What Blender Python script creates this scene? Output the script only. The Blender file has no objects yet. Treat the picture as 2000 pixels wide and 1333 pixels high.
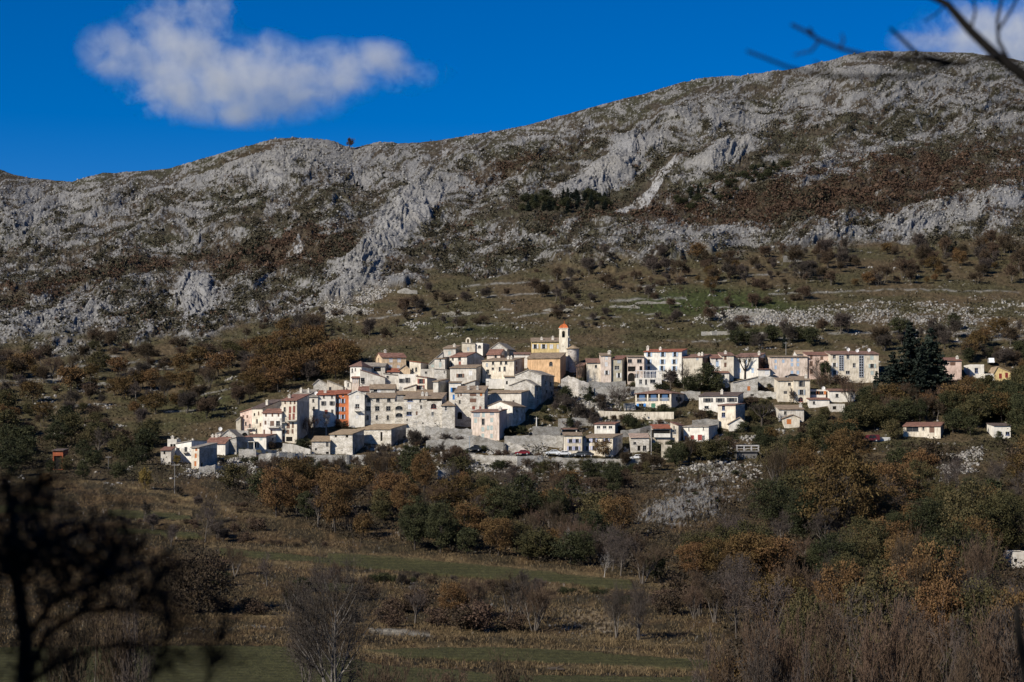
import bpy, math, random
import numpy as np
from mathutils import Vector, Euler

# ------------------------------------------------------------------ camera, sky, sun, exposure
S = bpy.context.scene
COL = S.collection
F, HY = 2000 * 70 / 36, 900.0            # focal length in photo pixels, horizon row
cam = bpy.data.cameras.new('camera'); camo = bpy.data.objects.new('camera', cam); COL.objects.link(camo)
cam.lens = 70; cam.sensor_width = 36; cam.shift_y = (HY - 666.5) / 2000
cam.clip_start = 0.3; cam.clip_end = 30000
camo.location = (0, 0, 0); camo.rotation_euler = (math.pi / 2, 0, 0)
cam.dof.use_dof = True; cam.dof.focus_distance = 600; cam.dof.aperture_fstop = 2.8
S.camera = camo

SUN_AZ, SUN_EL = math.radians(49), math.radians(33)      # sun stands behind the camera, to the left
W = bpy.data.worlds.new('World'); S.world = W; W.use_nodes = True
wn = W.node_tree; bg = wn.nodes['Background']
sky = wn.nodes.new('ShaderNodeTexSky'); sky.sky_type = 'NISHITA'; sky.sun_disc = False
sun_dir = Vector((-math.sin(SUN_AZ) * math.cos(SUN_EL), -math.cos(SUN_AZ) * math.cos(SUN_EL), math.sin(SUN_EL)))
sky.sun_elevation = SUN_EL; sky.sun_rotation = math.pi + SUN_AZ
sky.altitude = 1000; sky.air_density = 0.8; sky.dust_density = 0.0; sky.ozone_density = 6.0
hs = wn.nodes.new('ShaderNodeHueSaturation'); hs.inputs['Saturation'].default_value = 1.35; hs.inputs['Hue'].default_value = 0.510
wn.links.new(sky.outputs[0], hs.inputs['Color']); wn.links.new(hs.outputs[0], bg.inputs['Color'])
bg.inputs['Strength'].default_value = 0.06
sl = bpy.data.lights.new('sun', 'SUN'); slo = bpy.data.objects.new('sun', sl); COL.objects.link(slo)
sl.energy = 4.2; sl.angle = math.radians(0.5); sl.color = (1.0, 0.93, 0.82)
slo.rotation_euler = sun_dir.to_track_quat('Z', 'Y').to_euler()
S.view_settings.view_transform = 'Standard'; S.view_settings.look = 'None'
S.view_settings.exposure = 0.62; S.view_settings.gamma = 1
S.cycles.max_bounces = 4; S.cycles.diffuse_bounces = 2; S.cycles.glossy_bounces = 2
S.cycles.volume_bounces = 5; S.cycles.transparent_max_bounces = 8

# ------------------------------------------------------------------ noise
_rs = np.random.RandomState(5)
_ga = _rs.rand(1024) * 2 * np.pi
_GX, _GY = np.cos(_ga).astype(np.float32), np.sin(_ga).astype(np.float32)
def gn(x, y, s=0):
    x = np.asarray(x, np.float32); y = np.asarray(y, np.float32)
    xi = np.floor(x).astype(np.int64); yi = np.floor(y).astype(np.int64)
    xf = x - xi; yf = y - yi
    u = xf * xf * (3 - 2 * xf); v = yf * yf * (3 - 2 * yf)
    def g(dx, dy):
        h = ((xi + dx) * 374761393 + (yi + dy) * 668265263 + s * 144269504) & 0xffffffff
        h = ((h ^ (h >> 13)) * 1274126177) & 0xffffffff
        h = (h ^ (h >> 16)) & 1023
        return _GX[h] * (xf - dx) + _GY[h] * (yf - dy)
    a, b, c, d = g(0, 0), g(1, 0), g(0, 1), g(1, 1)
    return (a + u * (b - a)) * (1 - v) + (c + u * (d - c)) * v * 1.0
def fbm(x, y, o, s=0, gain=0.5):
    t = 0; a = 1; n = 0
    for k in range(o):
        t = t + a * gn(x, y, s + k * 7); n += a; a *= gain; x = x * 2.03 + 11.3; y = y * 2.03 + 5.7
    return t / n * 1.6
def ridged(x, y, o, s=0):
    t = 0; a = 1; n = 0
    for k in range(o):
        t = t + a * (1 - 2.2 * np.abs(gn(x, y, s + k * 7))); n += a; a *= 0.55; x = x * 2.07 + 3.3; y = y * 2.07 + 9.1
    return t / n
def ss(a, b, x):
    t = np.clip((x - a) / (b - a), 0, 1); return t * t * (3 - 2 * t)
def lerp(a, b, t):
    return a + (b - a) * t

# ------------------------------------------------------------------ terrain layout
SKX = [-1500, -300, 0, 60, 140, 200, 330, 430, 530, 575, 640, 690, 740, 800, 880, 960, 1060, 1160, 1260, 1330, 1390, 1440, 1500, 1560, 1620, 1660, 1700, 1800, 1900, 2000, 2300, 3500]
SKY = [300, 320, 333, 350, 357, 341, 330, 300, 272, 267, 275, 289, 279, 281, 275, 262, 235, 208, 183, 162, 150, 152, 142, 135, 122, 110, 104, 100, 103, 118, 150, 260]
def skyline(px): return np.interp(px, SKX, SKY)
KX = [-1500, 0, 300, 600, 900, 1200, 1500, 1800, 2000, 3500]
ROWS = [([1333] * 10, [200] * 10), ([1230] * 10, [245] * 10), ([1130] * 10, [305] * 10), ([1030] * 10, [380] * 10),
        ([945, 940, 940, 945, 950, 965, 985, 985, 985, 985], [465] * 10),
        ([880, 880, 900, 905, 915, 915, 905, 885, 880, 880], [540] * 10),
        ([740, 740, 740, 715, 690, 690, 690, 690, 690, 690], [640] * 10),
        ([640, 640, 640, 620, 590, 570, 560, 570, 570, 570], [730] * 10),
        ([500, 500, 480, 440, 420, 400, 380, 380, 380, 380], [930] * 10),
        (None, [1150, 1150, 1150, 1150, 1150, 1200, 1260, 1320, 1340, 1350])]
TPX = np.arange(-1500, 3501, 20.0); TV = np.linspace(0, 1, 401)
TD = np.zeros((len(TPX), len(TV)))
for i, p in enumerate(TPX):
    sk = float(skyline(p))
    ys = [np.interp(p, KX, r[0]) if r[0] else sk for r in ROWS][::-1]
    ds = [np.interp(p, KX, r[1]) for r in ROWS][::-1]
    TD[i] = np.interp(sk + TV * (1333 - sk), ys, ds)
_k = np.hanning(25); _k /= _k.sum()
for i in range(len(TPX)):
    ext = np.concatenate([TD[i, 0] + (TD[i, 0] - TD[i, 12:0:-1]), TD[i], TD[i, -1] - (TD[i, -2:-14:-1] - TD[i, -1])])
    TD[i] = np.convolve(ext, _k, 'valid')
def depth0(px, v):
    a = np.clip((np.asarray(px, float) + 1500) / 20, 0, len(TPX) - 1.001); b = np.clip(np.asarray(v, float) * 400, 0, 399.999)
    i = a.astype(int); j = b.astype(int); fa = a - i; fb = b - j
    return (TD[i, j] * (1 - fa) + TD[i + 1, j] * fa) * (1 - fb) + (TD[i, j + 1] * (1 - fa) + TD[i + 1, j + 1] * fa) * fb
NZD = [-200, -40, 0, 4, 10, 40, 100, 150, 200]
NZZ = [14, 1.0, -1.7, -2.0, -3.8, -11.5, -20.5, -24.0, -433 / F * 200]

GPX = np.concatenate([np.linspace(-1500, -100, 90, endpoint=False), np.arange(-100, 2100, 1.55), np.linspace(2100, 3500, 90)])
GV = np.concatenate([np.linspace(0, 0.52, 470, endpoint=False), np.linspace(0.52, 1, 330)])
PX, VV = np.meshgrid(GPX, GV)
SK = skyline(PX); PY = SK + VV * (1333 - SK)
DD = depth0(PX, VV)
def ell(px, py, rx, ry, ang):
    c, s = math.cos(math.radians(ang)), math.sin(math.radians(ang))
    a = ((PX - px) * c + (PY - py) * s) / rx; b = (-(PX - px) * s + (PY - py) * c) / ry
    return np.exp(-(a * a + b * b) ** 1.5)
def inpoly(poly, X=None, Y=None):
    X = PX if X is None else X; Y = PY if Y is None else Y
    r = np.zeros(np.shape(X), bool)
    n = len(poly)
    for i in range(n):
        x1, y1 = poly[i]; x2, y2 = poly[(i + 1) % n]
        if y1 == y2: continue
        c = ((Y >= min(y1, y2)) & (Y < max(y1, y2))) & (X < (Y - y1) * (x2 - x1) / (y2 - y1) + x1)
        r ^= c
    return r
# --- how much bare rock, how much scrub (mountain)
mtx = [-1500, 0, 300, 500, 640, 760, 900, 1100, 1250, 1400, 1600, 1800, 2000, 3500]
mty = [680, 680, 665, 640, 600, 560, 530, 520, 505, 495, 480, 470, 460, 460]      # foot of the rocks
jit = fbm(PX / 90, PY / 45, 4, 3)
foot = np.interp(PX, mtx, mty)
MT = ss(16, -16, PY - foot + jit * 45)                    # 1 = rocky mountain, 0 = below
sx_, tx_ = PX * 0.96 - PY * 0.28, PX * 0.28 + PY * 0.96
wx = PX + 40 * fbm(PX / 80, PY / 60, 3, 21); wy = PY + 24 * fbm(PX / 70, PY / 50, 3, 31)
ws, wt = wx * 0.955 - wy * 0.295, wx * 0.295 + wy * 0.955
R = 0.12 + 0.65 * fbm(ws / 210, wt / 42, 4, 41) + 0.5 * fbm(ws / 75, wt / 17, 4, 51) + 0.45 * fbm(ws / 160, wt / 11, 3, 55)
for e in [(380, 568, 40, 48, 0, 1.1), (790, 425, 95, 38, -42, 1.0), (905, 368, 85, 18, -15, .9), (1170, 345, 110, 30, -25, 1.0), (1240, 276, 60, 18, -8, .9), (1590, 345, 60, 12, -6, .7), (1560, 370, 40, 14, 0, .6), (1690, 295, 130, 12, -10, .4), (1900, 240, 120, 20, -10, .4),
          (1430, 295, 70, 18, -22, 1.), (1520, 305, 30, 10, 0, .8), (520, 330, 130, 38, -12, .55), (710, 330, 120, 45, 0, .6), (110, 420, 150, 40, -14, .6),
          (380, 410, 42, 14, 0, .8), (400, 470, 80, 14, -8, .6), (1340, 460, 150, 32, -6, .6), (1820, 430, 220, 34, -10, .6), (1450, 215, 190, 50, -12, .5),
          (690, 540, 60, 45, -40, .8), (130, 620, 160, 30, -14, .7), (1870, 180, 170, 40, 0, .3), (620, 590, 60, 20, -15, .6), (1690, 145, 70, 16, 0, .7), (1450, 150, 60, 9, -6, .8), (1640, 120, 60, 12, -8, .8)]:
    R += e[5] * ell(*e[:5])
for e in [(170, 540, 210, 16, -14, .9), (560, 500, 150, 30, -6, 1.), (330, 500, 130, 18, -12, .5), (470, 480, 60, 14, -20, .5), (690, 470, 80, 28, -45, .7),
          (1070, 415, 130, 26, -8, 1.1), (1000, 330, 170, 12, -20, .7), (1150, 300, 160, 12, -18, .5), (1480, 405, 250, 28, -4, .85), (1790, 355, 260, 34, -8, .6),
          (1250, 365, 110, 34, -35, 1.2), (1650, 250, 260, 14, -6, .6), (1560, 310, 200, 14, -14, .6), (500, 295, 90, 8, -18, .7), (290, 560, 110, 14, -10, .5), (860, 470, 70, 18, -10, .4),
          (1900, 290, 150, 30, -8, .6), (1750, 135, 160, 8, 4, .6), (780, 440, 18, 9, -10, 1.2)]:
    R -= .72 * e[5] * ell(*e[:5])
SCREE = ss(0.45, 0.6, fbm(PX / 14, PY / 10, 3, 61) * 0.35 + 1.0 * inpoly([(1322, 306), (1290, 328), (1270, 358), (1232, 385), (1196, 413), (1222, 420), (1264, 398), (1280, 372), (1306, 338)])
                + 0.8 * inpoly([(585, 478), (560, 500), (552, 512), (590, 506), (592, 492)]))
R = np.where(SCREE > .5, 0.4, R)
# --- fields, banks, village ground (below the mountain)
LOW = 1 - MT
Rlow = np.full(PX.shape, -0.28) + 0.55 * fbm(PX / 60, PY / 14, 4, 71) + 0.25 * fbm(PX / 12, PY / 5, 2, 75)
for e in [(1700, 612, 330, 26, -2, .44), (1880, 640, 170, 22, 0, .36), (1480, 622, 100, 14, 0, .5), (690, 590, 90, 26, -25, .5), (900, 640, 200, 40, 0, .1),
          (1010, 900, 190, 36, 2, .45), (560, 890, 160, 24, -4, .45), (430, 920, 90, 18, 0, .5), (800, 850, 130, 28, 0, .5), (1180, 800, 140, 50, 0, .3), (1330, 860, 110, 30, 0, .3), (1150, 760, 60, 34, 0, .5),
          (1380, 950, 115, 56, -35, .58), (1310, 1000, 90, 24, -10, .5), (1110, 970, 40, 22, -40, .4), (1130, 970, 40, 16, -40, .7), (1880, 905, 50, 22, -30, .6), (700, 1238, 90, 6, 4, .35), (1140, 1222, 80, 20, 8, .34),
          (500, 1222, 70, 5, 3, .3), (380, 1230, 60, 5, 0, .25), (100, 760, 150, 30, -8, .1)]:
    Rlow += e[5] * ell(*e[:5])
FIELD = np.zeros(PX.shape)
fj = 3 * fbm(PX / 60, PY / 8, 3, 81)
for poly in [[(-900, 1270), (280, 1262), (560, 1262), (760, 1300), (1000, 1318), (2600, 1333), (2600, 1400), (-900, 1400)],
             [(700, 1268), (960, 1262), (1150, 1272), (1400, 1290), (2500, 1300), (2500, 1318), (1300, 1306), (1000, 1290), (760, 1282)],
             [(640, 1078), (760, 1084), (900, 1098), (1060, 1115), (1230, 1132), (1240, 1150), (1080, 1138), (900, 1124), (760, 1112), (640, 1100)],
             [(430, 1070), (540, 1078), (640, 1088), (640, 1100), (540, 1092), (430, 1082)],
             [(210, 994), (300, 998), (370, 1004), (375, 1016), (300, 1012), (210, 1006)], [(230, 1030), (330, 1034), (380, 1040), (400, 1050), (330, 1046), (230, 1040)],
             [(600, 1135), (700, 1142), (690, 1156), (600, 1150)], [(-900, 1000), (60, 985), (120, 990), (60, 1000), (-900, 1020)]]:
    FIELD = np.maximum(FIELD, inpoly(poly, PX, PY + fj) * 1.0)
GREEN = np.clip(1.2 * ell(1350, 590, 150, 28, -4) + .9 * ell(1500, 600, 90, 16, 0) + .7 * ell(1450, 650, 160, 14, 0) + .5 * ell(1250, 690, 140, 14, 0) + .6 * ell(930, 640, 120, 16, 0) + .5 * ell(400, 790, 120, 30, -20)
                + .6 * ell(1170, 790, 60, 14, 0) + .7 * ell(1270, 826, 40, 10, -20), 0, 1)
# --- displacement
rk = ss(0.0, 0.75, R) * MT
big = fbm(PX / 260, PY / 150, 3, 91) * 9 + fbm(ws / 120, wt / 40, 3, 95) * 7
ribs = ridged((wx + .4 * wy) / 22, wy / 44, 4, 101)
fine = ridged((wx + .45 * wy) / 5.2, wy / 10.0, 3, 111)
KN = np.clip(ell(380, 568, 45, 52, 0) + ell(790, 425, 100, 36, -42) + .8 * ell(1170, 340, 110, 30, -25) + .7 * ell(1430, 295, 80, 20, -22) + .6 * ell(690, 545, 60, 45, -40) + .5 * ell(520, 330, 130, 38, -12) + .5 * ell(1820, 430, 220, 30, -10) + .5 * ell(1240, 276, 60, 18, -8), 0, 1)
lt = (wt + 10 * fbm(ws / 60, wt / 40, 3, 161)) / (13.0); lf = lt - np.floor(lt); ledge = (lf - ss(.0, .22, lf)) * ss(-.3, .3, fbm(ws / 70, wt / 25, 3, 165))
dsp = MT * (big * 0.8 + rk * ((1.3 + 2.9 * KN) * np.clip(ribs, -.5, 1) + (.8 + .9 * KN) * fine + 1.5 * ledge + .5 * fbm(PX / 4, PY / 3.4, 2, 171)) + (1 - rk) * (1.0 * fine + 0.7 * fbm(PX / 9, PY / 6, 2, 121)))
dsp = dsp * ss(0, 0.06, VV) + (1 - ss(0, .06, VV)) * (dsp * .25 + 1.3 * fine * rk)
lowd = fbm(PX / 40, PY / 16, 4, 131) * 0.55 + fbm(PX / 8, PY / 4, 2, 135) * 0.16
rkl = ss(0.1, 0.5, Rlow)
cliff = np.clip(ell(1380, 950, 125, 60, -35) + .8 * ell(1310, 1000, 90, 26, -10), 0, 1)
lowd += rkl * (0.35 * fine + 0.3 * ridged(wx / 14, wy / 14, 3, 139)) + cliff * 1.3 * ridged(wx / 16, wy / 20, 4, 141)
stp = (PY + 9 * fbm(PX / 170, PY / 60, 3, 151) + .02 * PX) / 27.0; fr = stp - np.floor(stp)
lowd += LOW * ss(930, 990, PY) * 1.5 * (fr - ss(.0, .32, fr)) * (1 - cliff)
lowd *= (1 - 0.85 * FIELD)
dsp = dsp + LOW * lowd * np.clip(DD / 500, 0.35, 1)
GX = (PX - 1000) / F * DD; GZ = (HY - PY) / F * DD + dsp * 0.75; GYY = DD - dsp * 0.5
def ground(px, py):
    """the built surface where the sight line through photo pixel px,py meets the slope"""
    sk = float(skyline(px)); v = (py - sk) / (1333 - sk)
    if v > 1: raise ValueError('below frame')
    a = np.interp(px, GPX, np.arange(len(GPX))); b = np.interp(v, GV, np.arange(len(GV)))
    i = min(int(a), len(GPX) - 2); j = min(int(b), len(GV) - 2); fa, fb = a - i, b - j
    def q(A): return float((A[j, i] * (1 - fa) + A[j, i + 1] * fa) * (1 - fb) + (A[j + 1, i] * (1 - fa) + A[j + 1, i + 1] * fa) * fb)
    return q(GX), q(GYY), q(GZ)
def dep_at(px, py):
    sk = float(skyline(px)); return float(depth0(px, min((py - sk) / (1333 - sk), 1)))

# ------------------------------------------------------------------ mesh + tag helpers
def tag(o, label=None, cat=None, group=None, kind=None):
    if label: o['label'] = label
    if cat: o['category'] = cat
    if group: o['group'] = group
    if kind: o['kind'] = kind
    return o
def npmesh(name, V, faces, mats, tone=None, midx=None, smooth=False):
    V = np.asarray(V, np.float32).reshape(-1, 3); Fc = np.asarray(faces, np.int32); k = Fc.shape[1]
    me = bpy.data.meshes.new(name); me.vertices.add(len(V)); me.vertices.foreach_set('co', V.ravel())
    me.loops.add(Fc.size); me.loops.foreach_set('vertex_index', Fc.ravel())
    me.polygons.add(len(Fc)); me.polygons.foreach_set('loop_start', np.arange(0, Fc.size, k, dtype=np.int32))
    me.polygons.foreach_set('loop_total', np.full(len(Fc), k, np.int32))
    for m in (mats if isinstance(mats, (list, tuple)) else [mats]): me.materials.append(m)
    if tone is not None:
        at = me.attributes.new('tone', 'FLOAT', 'FACE'); at.data.foreach_set('value', np.asarray(tone, np.float32))
    if smooth: me.polygons.foreach_set('use_smooth', np.ones(len(Fc), bool))
    me.update(calc_edges=True)
    return me
def obj(name, me, parent=None, loc=None, rz=0):
    o = bpy.data.objects.new(name, me); COL.objects.link(o)
    if parent: o.parent = parent
    if loc: o.location = loc
    if rz: o.rotation_euler = (0, 0, rz)
    return o
class MB:
    """collects polygons for one mesh"""
    def __init__(s): s.v = []; s.f = []; s.m = []
    def poly(s, pts, m=0):
        n = len(s.v); s.v += [tuple(p) for p in pts]; s.f.append(tuple(range(n, n + len(pts)))); s.m.append(m)
    def box(s, x0, x1, y0, y1, z0, z1, m=0):
        n = len(s.v); s.v += [(x0, y0, z0), (x1, y0, z0), (x1, y1, z0), (x0, y1, z0), (x0, y0, z1), (x1, y0, z1), (x1, y1, z1), (x0, y1, z1)]
        for q in ((0, 3, 2, 1), (4, 5, 6, 7), (0, 1, 5, 4), (1, 2, 6, 5), (2, 3, 7, 6), (3, 0, 4, 7)):
            s.f.append(tuple(n + i for i in q)); s.m.append(m)
    def hexa(s, p, m=0):                       # 4 bottom points, 4 top points
        n = len(s.v); s.v += [tuple(q) for q in p]
        for q in ((0, 3, 2, 1), (4, 5, 6, 7), (0, 1, 5, 4), (1, 2, 6, 5), (2, 3, 7, 6), (3, 0, 4, 7)):
            s.f.append(tuple(n + i for i in q)); s.m.append(m)
    def tube(s, pts, rad, k=6, m=0, cap=True):
        rings = []
        for i, p in enumerate(pts):
            p = Vector(p); d = Vector(pts[min(i + 1, len(pts) - 1)]) - Vector(pts[max(i - 1, 0)]); d.normalize()
            u = d.cross(Vector((0.3, 0.9, 0.31))); u = u if u.length > .05 else d.cross(Vector((1, 0, 0))); u.normalize(); w = d.cross(u)
            n = len(s.v); r = rad[i] if isinstance(rad, (list, tuple)) else rad
            s.v += [tuple(p + (u * math.cos(2 * math.pi * j / k) + w * math.sin(2 * math.pi * j / k)) * r) for j in range(k)]; rings.append(n)
        for a, b in zip(rings, rings[1:]):
            for j in range(k): s.f.append((a + j, a + (j + 1) % k, b + (j + 1) % k, b + j)); s.m.append(m)
        if cap:
            s.f.append(tuple(rings[0] + j for j in range(k))[::-1]); s.m.append(m); s.f.append(tuple(rings[-1] + j for j in range(k))); s.m.append(m)
    def lathe(s, prof, k=16, c=(0, 0), m=0, a0=0, a1=2 * math.pi):
        full = abs(a1 - a0 - 2 * math.pi) < 1e-6; kk = k if full else k + 1; rings = []
        for r, z in prof:
            n = len(s.v); s.v += [(c[0] + r * math.cos(a0 + (a1 - a0) * j / k), c[1] + r * math.sin(a0 + (a1 - a0) * j / k), z) for j in range(kk)]; rings.append(n)
        for a, b in zip(rings, rings[1:]):
            for j in range(k): s.f.append((a + j, a + (j + 1) % kk, b + (j + 1) % kk, b + j)); s.m.append(m)
    def build(s, name, mats, parent=None, loc=None, rz=0, smooth=False):
        me = bpy.data.meshes.new(name); me.from_pydata(s.v, [], s.f)
        for m_ in (mats if isinstance(mats, (list, tuple)) else [mats]): me.materials.append(m_)
        if len(me.materials) > 1: me.polygons.foreach_set('material_index', s.m)
        if smooth: me.polygons.foreach_set('use_smooth', [True] * len(me.polygons))
        me.update()
        return obj(name, me, parent, loc, rz)
def empty(name, loc, rz=0):
    o = bpy.data.objects.new(name, None); COL.objects.link(o); o.location = loc; o.rotation_euler = (0, 0, rz); o.empty_display_size = 0.5; return o

# ------------------------------------------------------------------ materials
class NT:
    def __init__(s, name, rough=0.9, spec=0.2):
        s.m = bpy.data.materials.new(name); s.m.use_nodes = True; s.t = s.m.node_tree; s.b = s.t.nodes['Principled BSDF']
        s.b.inputs['Roughness'].default_value = rough; s.b.inputs['Specular IOR Level'].default_value = spec
    def n(s, typ, **kw):
        nd = s.t.nodes.new(typ)
        for k, v in kw.items():
            if k in nd.inputs: nd.inputs[k].default_value = v
            else: setattr(nd, k, v)
        return nd
    def l(s, a, b): s.t.links.new(a, b)
    def coord(s, which='Object', scale=(1, 1, 1)):
        t = s.n('ShaderNodeTexCoord'); mp = s.n('ShaderNodeMapping'); mp.inputs['Scale'].default_value = scale
        s.l(t.outputs[which], mp.inputs['Vector']); return mp.outputs[0]
    def noise(s, vec, scale, detail=4, rough=0.55):
        nd = s.n('ShaderNodeTexNoise'); nd.inputs['Scale'].default_value = scale; nd.inputs['Detail'].default_value = detail; nd.inputs['Roughness'].default_value = rough
        if vec is not None: s.l(vec, nd.inputs['Vector'])
        return nd.outputs['Fac']
    def ramp(s, fac, stops):
        nd = s.n('ShaderNodeValToRGB'); e = nd.color_ramp.elements
        while len(e) < len(stops): e.new(0.5)
        for el, (p, c) in zip(e, stops): el.position = p; el.color = (*c, 1) if len(c) == 3 else c
        s.l(fac, nd.inputs['Fac']); return nd.outputs['Color']
    def mix(s, fac, a, b, blend='MIX'):
        nd = s.n('ShaderNodeMix', data_type='RGBA', blend_type=blend)
        for sock, v in ((nd.inputs[0], fac), (nd.inputs[6], a), (nd.inputs[7], b)):
            if hasattr(v, 'is_linked') or hasattr(v, 'links'): s.l(v, sock)
            else: sock.default_value = v if isinstance(v, (int, float)) else (*v, 1)
        return nd.outputs[2]
    def bump(s, h, strength, dist):
        nd = s.n('ShaderNodeBump'); nd.inputs['Strength'].default_value = strength; nd.inputs['Distance'].default_value = dist
        s.l(h, nd.inputs['Height']); s.l(nd.outputs[0], s.b.inputs['Normal'])
    def base(s, c): s.l(c, s.b.inputs['Base Color'])
_mc = {}
def cached(f):
    def w(*a):
        k = (f.__name__,) + a
        if k not in _mc: _mc[k] = f(*a)
        return _mc[k]
    return w
def sc(c, k): return tuple(min(1, x * k) for x in c)
@cached
def plaster(c):
    t = NT('plaster'); v = t.coord()
    n1 = t.noise(v, 0.45, 6, 0.62); n2 = t.noise(t.coord(scale=(1.6, 1.6, 0.35)), 1.4, 5, 0.6); n3 = t.noise(v, 7, 3)
    a = t.ramp(n1, [(0.33, sc(c, 0.74)), (0.55, c), (0.75, sc(c, 1.06))])
    st = t.ramp(n2, [(0.38, (.60, .57, .53)), (0.58, (1, 1, 1))])
    t.base(t.mix(0.5 if min(c) > .55 else .8, a, st, 'MULTIPLY')); t.bump(n3, 0.35, 0.06); return t.m
@cached
def stone(c):
    t = NT('rubble_stone'); v = t.coord(scale=(1, 1, 1.5))
    vo = t.n('ShaderNodeTexVoronoi'); vo.inputs['Scale'].default_value = 3.2; t.l(v, vo.inputs['Vector'])
    vd = t.n('ShaderNodeTexVoronoi', feature='DISTANCE_TO_EDGE'); vd.inputs['Scale'].default_value = 3.2; t.l(v, vd.inputs['Vector'])
    a = t.ramp(vo.outputs['Color'], [(0.1, sc(c, 0.76)), (0.5, c), (0.9, sc(c, 1.2))])
    j = t.ramp(vd.outputs['Distance'], [(0.0, (.74, .72, .69)), (0.08, (1, 1, 1))])
    big = t.ramp(t.noise(v, 0.5, 5, .6), [(0.34, (.54, .52, .48)), (0.6, (1.0, 1, 1))])
    x = t.mix(1.0, a, j, 'MULTIPLY'); t.base(t.mix(1.0, x, big, 'MULTIPLY')); t.bump(vd.outputs['Distance'], 0.5, 0.2); return t.m
@cached
def tiles(c):
    t = NT('canal_tiles'); v = t.coord()
    n1 = t.noise(v, 0.8, 6, 0.7); n2 = t.noise(v, 4.5, 3, .6)
    a = t.ramp(n1, [(0.3, sc(c, 0.5)), (0.5, c), (0.72, tuple(min(1, x * 1.25 + 0.03) for x in c))])
    b = t.ramp(n2, [(0.36, (.5, .5, .5)), (0.62, (1.15, 1.12, 1.08))])
    t.base(t.mix(0.85, a, b, 'MULTIPLY'))
    wv = t.n('ShaderNodeTexWave'); wv.inputs['Scale'].default_value = 0.9; wv.inputs['Distortion'].default_value = 0.6; t.l(v, wv.inputs['Vector'])
    t.bump(wv.outputs['Fac'], 0.6, 0.12); return t.m
@cached
def paint(c, rough=0.6):
    t = NT('paint', rough, .3); n = t.noise(t.coord(), 3.0, 4)
    t.base(t.ramp(n, [(0.3, sc(c, 0.8)), (0.65, sc(c, 1.05))])); return t.m
@cached
def glass():
    t = NT('window_glass', 0.2, .22); n = t.noise(t.coord(), 0.9, 2)
    t.base(t.ramp(n, [(0.35, (.008, .009, .011)), (0.7, (.026, .029, .034))])); return t.m
@cached
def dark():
    t = NT('painted_dark_inside', 0.95, 0); n = t.noise(t.coord(), 1.5, 3)
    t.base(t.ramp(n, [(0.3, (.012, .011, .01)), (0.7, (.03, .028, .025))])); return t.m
@cached
def leafmat(name, c1, c2, c3):
    t = NT(name, 0.75, .15); at = t.n('ShaderNodeAttribute', attribute_name='tone')
    oi = t.n('ShaderNodeObjectInfo')
    a = t.ramp(at.outputs['Fac'], [(0.05, c1), (0.5, c2), (0.95, c3)])
    h = t.n('ShaderNodeHueSaturation'); t.l(a, h.inputs['Color'])
    r = t.n('ShaderNodeMapRange'); r.inputs[3].default_value = 0.487; r.inputs[4].default_value = 0.513; t.l(oi.outputs['Random'], r.inputs[0]); t.l(r.outputs[0], h.inputs['Hue'])
    r2 = t.n('ShaderNodeMath', operation='MULTIPLY_ADD'); t.l(oi.outputs['Random'], r2.inputs[0]); r2.inputs[1].default_value = -0.55; r2.inputs[2].default_value = 1.25; t.l(r2.outputs[0], h.inputs['Value'])
    t.base(h.outputs[0]); return t.m
@cached
def bark(c):
    t = NT('bark', .95, .1); n = t.noise(t.coord(scale=(6, 6, 1)), 3, 4); t.base(t.ramp(n, [(0.3, sc(c, .6)), (0.7, sc(c, 1.25))])); return t.m
# ------------------------------------------------------------------ the ground: one sheet from behind the camera to behind the ridge
def C(r, g, b): return np.array([r, g, b], np.float32)
shp = PX.shape
f1 = fbm(PX / 5.5, PY / 4.2, 3, 201); f2 = fbm(PX / 2.6, PY / 2.2, 2, 211); f3 = fbm(ws / 130, wt / 36, 4, 221)
f0 = fbm(ws / 30, wt / 9, 4, 205); f1b = fbm(ws / 8.5, wt / 4.0, 3, 207)
cov = ss(-0.05, 0.17, R * 0.44 + 0.46 * f0 + 0.40 * f1b + 0.26 * f1 + 0.38 * f2 + .26 * KN - .12 * (ledge < -.5) - 0.065)
rockc = C(.198, .194, .187) * (0.80 + 0.26 * f2 + .24 * KN + .30 * f0 + 0.22 * fbm(PX / 40, PY / 25, 3, 231))[..., None]
rockc = rockc * (1 + 0.05 * f3[..., None] * C(1, .4, -.8))
rockc = np.where((SCREE > .5)[..., None], C(.31, .305, .295) * (0.93 + .14 * f2[..., None]), rockc)
mixg = ss(-0.25, 0.35, f3 + 0.3 * f1)[..., None]
vegc = lerp(C(.066, .053, .037), C(.056, .054, .032), mixg) * (0.85 + 0.7 * f1[..., None])
RED = np.clip(ell(1500, 400, 300, 40, -4) + ell(1800, 360, 260, 55, -6) + .8 * ell(560, 500, 150, 30, -6) + .7 * ell(170, 545, 200, 18, -14) + .8 * ell(500, 297, 90, 10, -18) + .6 * ell(1000, 330, 170, 16, -20), 0, 1)[..., None]
vegc = lerp(vegc, C(.074, .046, .028) * (0.75 + .8 * f1[..., None]), RED * (.55 + .6 * f3[..., None]))
mtc = lerp(vegc, rockc, cov[..., None])
gr = fbm(PX / 120, PY / 22, 4, 241)
grass = lerp(C(.098, .072, .040), C(.074, .065, .032), ss(-.3, .3, gr)[..., None]) * (0.85 + 0.55 * f1[..., None])
grass = lerp(grass, C(.046, .060, .019) * (0.8 + .7 * f1[..., None]), GREEN[..., None] * 0.9)
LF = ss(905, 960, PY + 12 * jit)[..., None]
rust = ss(-0.15, 0.3, fbm(PX / 70, PY / 20, 4, 251))[..., None]
bank = lerp(C(.056, .044, .024), C(.112, .074, .036), rust) * (0.8 + 0.8 * f1[..., None] + 0.2 * f2[..., None])
lowc = lerp(grass, bank, LF)
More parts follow.
